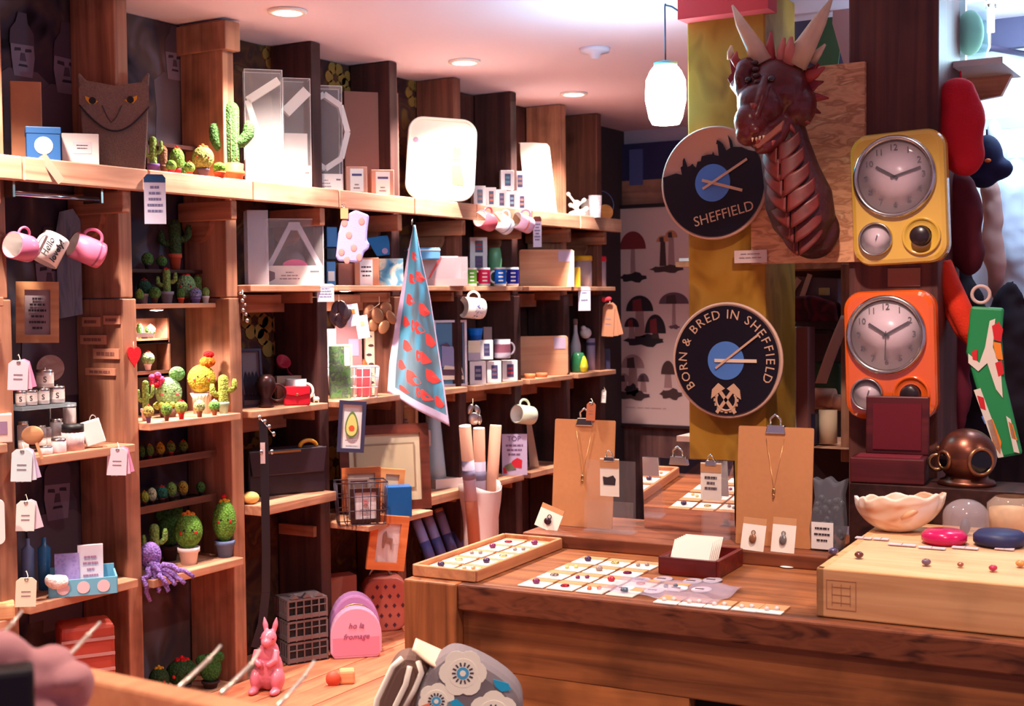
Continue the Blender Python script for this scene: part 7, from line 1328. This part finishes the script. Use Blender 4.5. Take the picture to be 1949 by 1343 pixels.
# ================================================================ open cabinet seen between the pillars
XC = PX+.34
cb = thing('open_cabinet', 'dark open cabinet of craft goods seen between the two pillars', 'cabinet', (0, 0, 0))
def cx(nm, mat, x0, y0, x1, y1, X, d, par=cb, dx=0):
    a, b = atX(x0, y0, X), atX(x1, y1, X); return M().box((X+d/2+dx, (a.y+b.y)/2, (a.z+b.z)/2), (d, abs(a.y-b.y), abs(a.z-b.z))).build(nm, mat, par, bevel=.002)
cx('back_panel', plain((52, 28, 34), .9), 1380, 500, 1720, 1010, XC+.22, .02); cx('stile', SHELFZ, 1600, 502, 1626, 880, XC-.02, .04); cx('shelf', SHELFX, 1440, 846, 1640, 857, XC-.06, .28); cx('shelf', SHELFX, 1420, 500, 1640, 510, XC+.0, .22)
cx('shelf', DARKW, 1430, 628, 1620, 636, XC+.0, .2)
def gx(name, label, cat, box, X, fn, rot=R(-90)):
    c, w, h = wx(*box, X); t = thing(name, label, cat, (X, c.y, c.z-h/2), rot); fn(t, w, h); return t
gx('white_carton', 'tall white carton with a brown side standing between the pillars', 'box', (1462, 622, 1536, 846), XC-.06, lambda t, w, h: (M().box((-w*.14, .03, h/2), (w*.72, .06, h)).build('carton', plain((226, 206, 206), .5), t, bevel=.002), M().box((w*.37, .03, h/2), (w*.28, .06, h)).build('brown_side', plain((140, 84, 80), .7), t)))
gx('fabric_basket', 'grey fabric basket with pale straps between the pillars', 'basket', (1462, 522, 1594, 609), XC+.03, lambda t, w, h: (M().prism([(-w*.5, 0), (w*.5, 0), (w*.5, h*.9), (-w*.44, h)], 0, .08).build('basket_body', plain((120, 96, 106), .9), t, bevel=.004), M().bar((-w*.44, -.006, 0), (-w*.04, -.006, h*.9), .016, .003).build('strap', plain((196, 160, 150), .8), t), M().bar((-w*.14, -.008, -h*.1), (w*.12, -.008, h), .014, .003).build('strap', plain((206, 170, 160), .8), t), M().box((w*.32, -.004, h*.62), (.03, .008, .02)).build('buckle', SILVER, t)))
gx('folded_cloth', 'folded dark red cloth under the grey basket between the pillars', 'cloth', (1464, 562, 1594, 612), XC-.03, lambda t, w, h: M().prism([(-w/2, 0), (w/2, 0), (w*.46, h*.7), (w*.1, h), (-w*.4, h*.9)], 0, .05).build('cloth', mixed([(110, 28, 40), (60, 26, 36), (140, 60, 60)], 16, rough=.9), t, bevel=.006))
gx('paper_roll', 'cream paper roll standing on the cabinet shelf between the pillars', 'roll', (1550, 782, 1584, 846), XC-.03, lambda t, w, h: M().lathe([(w*.5, 0), (w*.5, h)], 24, 0, Matrix.Translation((0, .04, 0))).build('roll', plain((232, 200, 168), .7), t))
for i, (b_, cc, lb) in enumerate((((1532, 740, 1580, 780), (190, 120, 96), 'left brown paper roll lying above the cream roll'), ((1578, 752, 1602, 784), (176, 110, 90), 'right brown paper roll lying above the cream roll'))):
    gx('paper_roll', lb, 'roll', b_, XC-.0, lambda t, w, h: M().lathe([(h*.5, -.0), (h*.5, w)], 20, 0, Matrix.Translation((-w/2, .04, h*.5)) @ Matrix.Rotation(R(90), 4, 'Y')).build('roll', plain(cc, .8), t))
gx('tin_box', 'dark blue tin box beside the cream roll on the cabinet shelf', 'tin', (1536, 788, 1552, 846), XC-.03, lambda t, w, h: M().box((0, .03, h/2), (w, .06, h)).build('can', plain((40, 36, 60), .4), t))
gx('paper_streamer', 'long pale paper streamer hanging in front of the dark cabinet', 'streamer', (1562, 600, 1612, 730), XC-.06, lambda t, w, h: M().grid(lambda a, b: (-w*.5+w*b+(a-.5)*.03, -.01*math.sin(b*3), h*b), 4, 14).build('paper', plain((206, 166, 156), .8), t, solid=.0015))
gx('green_bag', 'dark green bag at the back of the cabinet between the pillars', 'bag', (1534, 690, 1600, 780), XC+.1, lambda t, w, h: M().prism(rrect(w, h, w*.2, 0, h/2), 0, .06).build('bag_body', plain((44, 74, 54), .8), t, bevel=.006))
# picture and planks above, between the pillars
gx('painted_panel', 'blue-grey painted panel with green leaves high between the pillars', 'panel', (1452, -40, 1618, 497), XC+.1, lambda t, w, h: (M().box((0, .01, h/2), (w, .02, h)).build('board', plain((70, 66, 92), .8), t), M().prism([(w*.1, h*.68), (w*.36, h*.68), (w*.42, h*.82), (w*.2, h*.88), (w*.06, h*.8)], -.004, 0).build('leaf_shape', plain((60, 84, 54), .8), t)))
gx('pale_board', 'pale upright board leaning high between the dragon horn and the dark pillar', 'board', (1584, -30, 1622, 497), XC+.02, lambda t, w, h: M().prism([(w*.5, 0), (w*.1, 0), (w*.1, h*.7), (-w*.5, h*.86), (-w*.4, h), (w*.5, h)], 0, .012).build('board', plain((206, 156, 156), .7), t))
gx('thin_cane', 'thin pale cane leaning against the blue-grey panel between the pillars', 'cane', (1488, -20, 1578, 497), XC+.03, lambda t, w, h: M().tube([(w*.5, 0, 0), (-w*.5, 0, h)], .005, 8).build('cane', plain((186, 150, 150), .7), t))
# ================================================================ right-hand side: hats, shirts, scarf, apron
DR = 2.98
P = atD(1838, 118, 3.05); m_ = mpp(P); t = thing('wall_shelf', 'short wooden shelf on a bracket right of the dark pillar', 'shelf', P, R(-90)); M().box((12*m_, .1, -.006), (116*m_, .24, .014)).build('shelf_board', plain((206, 200, 190), .6), t); M().prism([(-46*m_, -.012), (60*m_, -.012), (40*m_, -50*m_), (-46*m_, -60*m_)], .16, .18).build('bracket', SHELFX, t)
M().box((-40*m_, .16, .5*.2-.006), (26*m_, .02, .22)).build('side_board', SHELFZ, t)
P = atD(1846, 112, 3.12); t = thing('glass_jar', 'tall clear glass jar with green contents on the short shelf at the upper right', 'jar', P, 0); M().lathe([(28*m_, 0), (38*m_, 20*m_), (36*m_, 90*m_), (24*m_, 120*m_)], 28, cap=False).build('glass', plain((150, 190, 200), .08, alpha=.4), t); M().ell((0, 0, 50*m_), (26*m_, 26*m_, 44*m_), 18, 10).build('green_filling', plain((110, 150, 110), .8), t)
CL = bpy.data.textures.new('folds', 'CLOUDS'); CL.noise_scale = .11; CL.noise_depth = 2
def blob(name, label, cat, D, mat, parts, vox=.006, pn='cloth', extra=None, fold=0, loop=True):
    x, y = parts[0][0], parts[0][1]; P = atD(x, y, D); u = mpp(P); t = thing(name, label, cat, P, camyaw(P)); m = M()
    if loop: zt_ = max((y-p_[1]+p_[4])*u for p_ in parts); M().tube([(0, 0, zt_-.01), (0, 0, zt_+.012)], .0025, 6).build('hanging_loop', mat, t)
    for (px, py, rx, ry, rz, *o) in parts: m.ell(((px-x)*u, (o[0]*u if o else 0), (y-py)*u), (rx*u, ry*u, rz*u), 24, 14)
    o = m.build(pn, mat, t, voxel=vox)
    if fold: d = o.modifiers.new('folds', 'DISPLACE'); d.texture = CL; d.strength = fold; d.mid_level = .5; d.texture_coords = 'LOCAL'
    if extra: extra(t, u, lambda px, py, d=0: Vector(((px-x)*u, -d*u, (y-py)*u)))
    return t
blob('red_hat', 'bright red felt hat hanging upper right beside the yellow clock', 'hat', 2.96, plain((196, 16, 36), .9, bump=.3), [(1828, 240, 44, 34, 78), (1824, 196, 38, 30, 50), (1834, 290, 34, 26, 44)], pn='crown', fold=.025)
blob('dark_red_hat', 'dark maroon felt hat hanging below the bright red hat', 'hat', 3.08, plain((84, 10, 26), .9), [(1832, 420, 36, 30, 92), (1824, 370, 30, 26, 50), (1842, 480, 26, 24, 44)], pn='crown', fold=.025)
blob('blue_hat', 'dark blue cap with a small orange badge among the hanging clothes', 'hat', 3.2, plain((18, 22, 66), .8), [(1878, 300, 30, 26, 44), (1896, 322, 30, 22, 22), (1872, 336, 28, 22, 22)], pn='crown', extra=lambda t, u, f: M().ell(f(1880, 308, 27), (6*u, 3*u, 4*u), 12, 8).build('badge', ORANGE, t))
blob('beige_scarf', 'pinkish beige scarf hanging below the dark blue cap', 'scarf', 3.3, plain((196, 150, 140), .9), [(1890, 430, 18, 16, 100), (1894, 520, 16, 14, 60), (1884, 360, 16, 14, 50)], fold=.03)
blob('white_shirt', 'pale blue-white shirt hanging at the right edge of the picture', 'shirt', 3.46, plain((214, 222, 240), .8, bump=.3, bscale=20), [(1936, 430, 44, 30, 130), (1950, 540, 40, 26, 110), (1920, 360, 30, 24, 50), (1956, 380, 40, 26, 70)], fold=.03)
blob('white_hat', 'white floppy hat brim behind the dark blue cap', 'hat', 3.32, plain((226, 232, 236), .7), [(1892, 270, 16, 20, 44), (1904, 300, 12, 20, 36)], pn='crown')
blob('dark_coat', 'near-black coat hanging in the shade behind the green floral apron', 'coat', 3.3, plain((30, 18, 30), .9), [(1830, 640, 46, 30, 150), (1850, 760, 60, 30, 120), (1920, 700, 50, 24, 170), (1800, 560, 26, 24, 60)], .008, fold=.05)
blob('maroon_scarf', 'long maroon scarf hanging left of the green floral apron', 'scarf', 3.14, plain((96, 14, 36), .9), [(1824, 700, 22, 16, 110), (1816, 600, 20, 16, 70), (1822, 790, 16, 14, 60)], fold=.03)
P = atD(1820, 580, 3.0); u = mpp(P); t = thing('orange_scarf', 'bright orange-red scarf hanging diagonally beside the dark pillar', 'scarf', P, camyaw(P)); m = M()
m.tube([(-26*u, 0, 82*u), (-14*u, -.004, 40*u), (8*u, -.006, -10*u), (26*u, -.004, -50*u), (36*u, 0, -82*u)], [18*u, 22*u, 22*u, 22*u, 12*u], 16); m.tube([(-30*u, .01, 70*u), (-18*u, .012, 10*u), (10*u, .012, -50*u), (28*u, .01, -76*u)], [12*u, 16*u, 14*u, 8*u], 12); m.build('cloth', plain((226, 50, 20), .85, bump=.3), t, voxel=.004)
P = atD(1895, 700, 2.93); u = mpp(P); t = thing('floral_apron', 'green oilcloth bag with red and orange flowers hanging at the right', 'bag', P, camyaw(P)); f = lambda px, py: ((px-1895)*u, (700-py)*u)
gr = plain((36, 136, 76), .4); M().prism([f(*p) for p in ((1850, 582), (1910, 586), (1906, 640), (1912, 720), (1930, 800), (1944, 862), (1900, 872), (1880, 800), (1858, 730), (1842, 670))], -.012, .012).build('bag_body', gr, t, bevel=.006)
for nm, mm, ps in (('printed_pattern', plain((226, 210, 196), .5), [[(1846, 672), (1866, 690), (1876, 660), (1884, 610), (1894, 606), (1890, 660), (1904, 700), (1908, 756), (1896, 740), (1880, 690), (1864, 706), (1846, 690)], [(1856, 742), (1868, 738), (1890, 800), (1910, 868), (1900, 870), (1876, 800)], [(1914, 790), (1922, 796), (1938, 860), (1928, 858)]]), ('printed_pattern', plain((206, 34, 40), .5), [[(1888, 620), (1900, 612), (1908, 626), (1904, 650), (1892, 646)], [(1894, 690), (1906, 684), (1910, 710), (1900, 716)], [(1862, 752), (1874, 756), (1878, 780), (1868, 776)], [(1852, 668), (1862, 664), (1862, 686), (1854, 684)]]), ('printed_pattern', plain((236, 130, 40), .5), [[(1890, 650), (1904, 652), (1908, 684), (1896, 682)], [(1880, 800), (1890, 796), (1906, 840), (1904, 864), (1892, 846)], [(1918, 800), (1926, 806), (1934, 836), (1924, 832)]]), ('printed_pattern', plain((90, 120, 190), .5), [[(1870, 792), (1878, 788), (1884, 806), (1876, 806)]])):
    polys(nm, mm, t, [[f(*p) for p in q_] for q_ in ps], -.0128-.0004*len(ps))
M().torus((f(1868, 560)[0], 0, f(1868, 560)[1]), 16*u, .004, seg=24).build('hanging_loop', plain((206, 170, 160), .8), t)
# ================================================================ patterned bag before the counter
D0 = 2.3; P = atD(848, 1343, D0); u = mpp(P); P.z -= .16; st_h = P.z
stl = thing('low_stool', 'plain low wooden stool under the patterned bag', 'stool', (P.x+.03, P.y, 0), HEAD-R(90)); M().box((0, 0, st_h-.015), (.36, .22, .03)).build('seat', SHELFX, stl)
for sx in (-1, 1):
    for sy in (-1, 1): M().bar((sx*.15, sy*.085, st_h-.03), (sx*.17, sy*.095, 0), .025, .025).build('leg', SHELFZ, stl)
t = thing('tote_bag', 'soft bag with white and blue retro flowers on grey, in front of the counter', 'bag', P, HEAD-R(90)); f = lambda px, py: ((px-848)*u, (1343-py)*u+.16)
gy = plain((120, 108, 112), .85)
fr = [f(*p) for p in ((790, 1500), (786, 1340), (812, 1268), (850, 1232), (876, 1228), (930, 1252), (974, 1284), (994, 1312), (996, 1340), (990, 1500))]
M().prism(soft(fr), -.05, .045).build('bag_body', gy, t, bevel=.02)
y0 = -.0512
def flower(cx_, cy_, r, pet=6, n=0):
    m = M(); a, b = f(cx_, cy_)
    for k in range(pet): an = 2*PI*k/pet+n; m.prism(disc(r*.5*u, a+r*.52*u*math.cos(an), b+r*.52*u*math.sin(an), 14), y0-.0004-.00012*k, y0)
    m.prism(disc(r*.62*u, a, b, 20), y0-.0014, y0)
    for k in range(14): an = 2*PI*k/14; d = Vector((math.cos(an), 0, math.sin(an))); m.bar(Vector((a, y0-.0018, b))+d*r*.3*u, Vector((a, y0-.0018, b))+d*r*.46*u, .0028, .0008, 1)
    m.prism(disc(r*.26*u, a, b, 18), y0-.0022, y0, 2); m.prism(disc(r*.13*u, a, b, 14), y0-.0026, y0, 0); m.build('flower_print', [plain((244, 234, 216), .7), plain((70, 60, 70), .8), plain((70, 160, 206), .7)], t)
flower(884, 1264, 44); flower(834, 1316, 34, 6, .3); flower(940, 1344, 46, 6, .5); flower(880, 1400, 40)
polys('printed_pattern', plain((30, 160, 206), .6), t, [[f(*p) for p in ((940, 1276), (968, 1284), (974, 1296), (956, 1300), (944, 1290))], [f(*p) for p in ((846, 1322), (872, 1312), (886, 1326), (872, 1348), (850, 1344))]], y0-.0002)
polys('printed_pattern', plain((226, 130, 100), .7), t, [[f(*p) for p in ((806, 1324), (822, 1318), (822, 1350), (806, 1356))]], y0-.0022)
ls = [f(*p) for p in ((700, 1420), (716, 1330), (744, 1262), (764, 1240), (800, 1242), (826, 1262), (812, 1300), (792, 1420))]
M().prism(soft(ls), -.03, .05).build('side_fold', plain((110, 80, 70), .8), t, bevel=.016)
for pts in (((706, 1400), (722, 1318), (752, 1256), (770, 1240)), ((748, 1400), (756, 1330), (776, 1290), (784, 1256)), ((770, 1340), (792, 1300), (806, 1268), (800, 1246))):
    m = M(); m.tube([Vector((f(*p)[0], -.034, f(*p)[1])) for p in pts], .005, 8); m.build('white_piping', plain((236, 222, 206), .7), t)
m = M(); m.grid(lambda a, b: (f(790+86*b, 0)[0]+0*a, -.04+.07*a, f(0, 1222+40*b+14*math.sin(b*3)*(1-a))[1]), 6, 16); m.build('handle_band', plain((236, 196, 166), .7), t, solid=.004)
# ================================================================ nearest: display rail with wire hooks, pale cloth, black case
A, B = atD(150, 1275, 1.25), atD(600, 1372, 1.12); RZ = A.z; B = atZ(600, 1372, RZ) if True else B
rl = thing('display_rail', 'out-of-focus pale wooden rail with wire hooks nearest the camera', 'rail', A, 0); d = (B-A); d.z = 0; dn = d.normalized(); nx = Vector((-dn.y, dn.x, 0))
if nx.dot(fw) < 0: nx = -nx
m = M(); T = Matrix(((dn.x, nx.x, 0, 0), (dn.y, nx.y, 0, 0), (0, 0, 1, 0), (0, 0, 0, 1))); m.T = T; m.box((d.length/2+.05, .0, -.03), (d.length+.5, .03, .06)); m.build('rail_board', wood((232, 160, 116), (206, 130, 92), 'x', knots=.1), rl, bevel=.004)
for ex in (-.15, d.length+.25): m = M(); m.T = T; m.box((ex, 0, -.06-(RZ-.06)/2), (.04, .028, RZ-.06)); m.build('rail_post', PINEZ, rl)
AL = wood((232, 160, 116), (206, 130, 92), 'x', knots=.1)
for i, ((x0, y0), (x1, y1), (x2, y2)) in enumerate((((122, 1248), (168, 1208), (190, 1184)), ((340, 1300), (398, 1254), (420, 1228)), ((420, 1312), (478, 1264), (494, 1236)), ((528, 1336), (580, 1286), (598, 1258)), ((-10, 1212), (24, 1186), (42, 1162)))):
    a, b, c = atD(x0, y0+8, 1.22), atD(x1, y1, 1.29), atD(x2, y2, 1.31); a.z = min(a.z, 9); m = M(); m.tube([p-A for p in (a, b)], .0022, 8); m.tube([p-A for p in (b, c)], .0016, 8); m.ell(b-A, .003, 8, 6); m.build('wire_hook', plain((226, 206, 190), .3, .6), rl)
P0, P1 = atD(1800, 120, 3.3), atD(2060, 120, 3.66)
t = thing('coat_rail', 'dark rail near the ceiling that the hats and clothes hang from', 'rail', (P0.x, P0.y, CEIL-.10)); M().tube([(0, 0, 0), (P1.x-P0.x, P1.y-P0.y, 0)], .008, 12).build('rail_tube', plain((70, 60, 80), .4, .5), t)
for f_ in (.3, .95): M().tube([((P1.x-P0.x)*f_, (P1.y-P0.y)*f_, 0), ((P1.x-P0.x)*f_, (P1.y-P0.y)*f_, .098)], .005, 8).build('rail_hanger', STEEL, t)
t = blob('pale_cloth', 'pale pink crumpled cloth heaped at the lower left corner', 'cloth', 1.12, plain((178, 124, 126), .95, var=.15, bscale=30, bump=.4), [(70, 1300, 70, 40, 46), (20, 1246, 50, 36, 44), (90, 1262, 40, 34, 30), (140, 1320, 36, 34, 44), (60, 1390, 110, 50, 90), (120, 1290, 30, 40, 20, -20), (30, 1290, 20, 50, 44, -14)], .004, fold=.05, loop=False)
P = atD(18, 1420, 1.0); u = mpp(P); t = thing('black_case', 'black box edge at the lower left corner in front of the pale cloth', 'case', P, camyaw(P)); M().box((-10*u, -.01, 80*u-.05), (114*u, .03, 160*u+.1)).build('case', BLACK, t, bevel=.004)
# ================================================================ depth of field
cd.dof.use_dof = True; cd.dof.focus_distance = 3.1; cd.dof.aperture_fstop = 7.5
# stand below the frame that carries the cloth and the black case
P = atD(30, 1420, 1.12); o_ = thing('display_table', 'plain wooden display table under the pale pink cloth', 'table', (P.x, P.y, 0), HEAD-R(90)); M().box((0, 0, 1.12), (.30, .24, .03)).build('table_top', SHELFX, o_)
for sx in (-1, 1):
    for sy in (-1, 1): M().box((sx*.12, sy*.09, .55), (.035, .035, 1.105)).build('leg', SHELFZ, o_)
# cool strip lamp at the far right of the shop
P = atD(1886, 46, 3.3); m_ = mpp(P); t = thing('ceiling_strip_lamp', 'cool white strip lamp glowing at the upper right above the hats', 'ceiling light', P, 0); M().tube([(0, 0, -.02), (0, 0, CEIL-P.z-.02)], 7*m_, 14).build('lamp_tube', glow((226, 240, 255), 8), t); M().lathe([(10*m_, CEIL-P.z-.02), (10*m_, CEIL-P.z-.002)], 16).build('lamp_holder', SILVER, t)
l = bpy.data.lights.new('strip_glow', 'POINT'); l.energy = 3.6; l.color = (.5, .8, 1); l.shadow_soft_size = .08; o = bpy.data.objects.new('strip_glow', l); COL.objects.link(o); o.location = P+Vector((-.08, -.1, -.05))
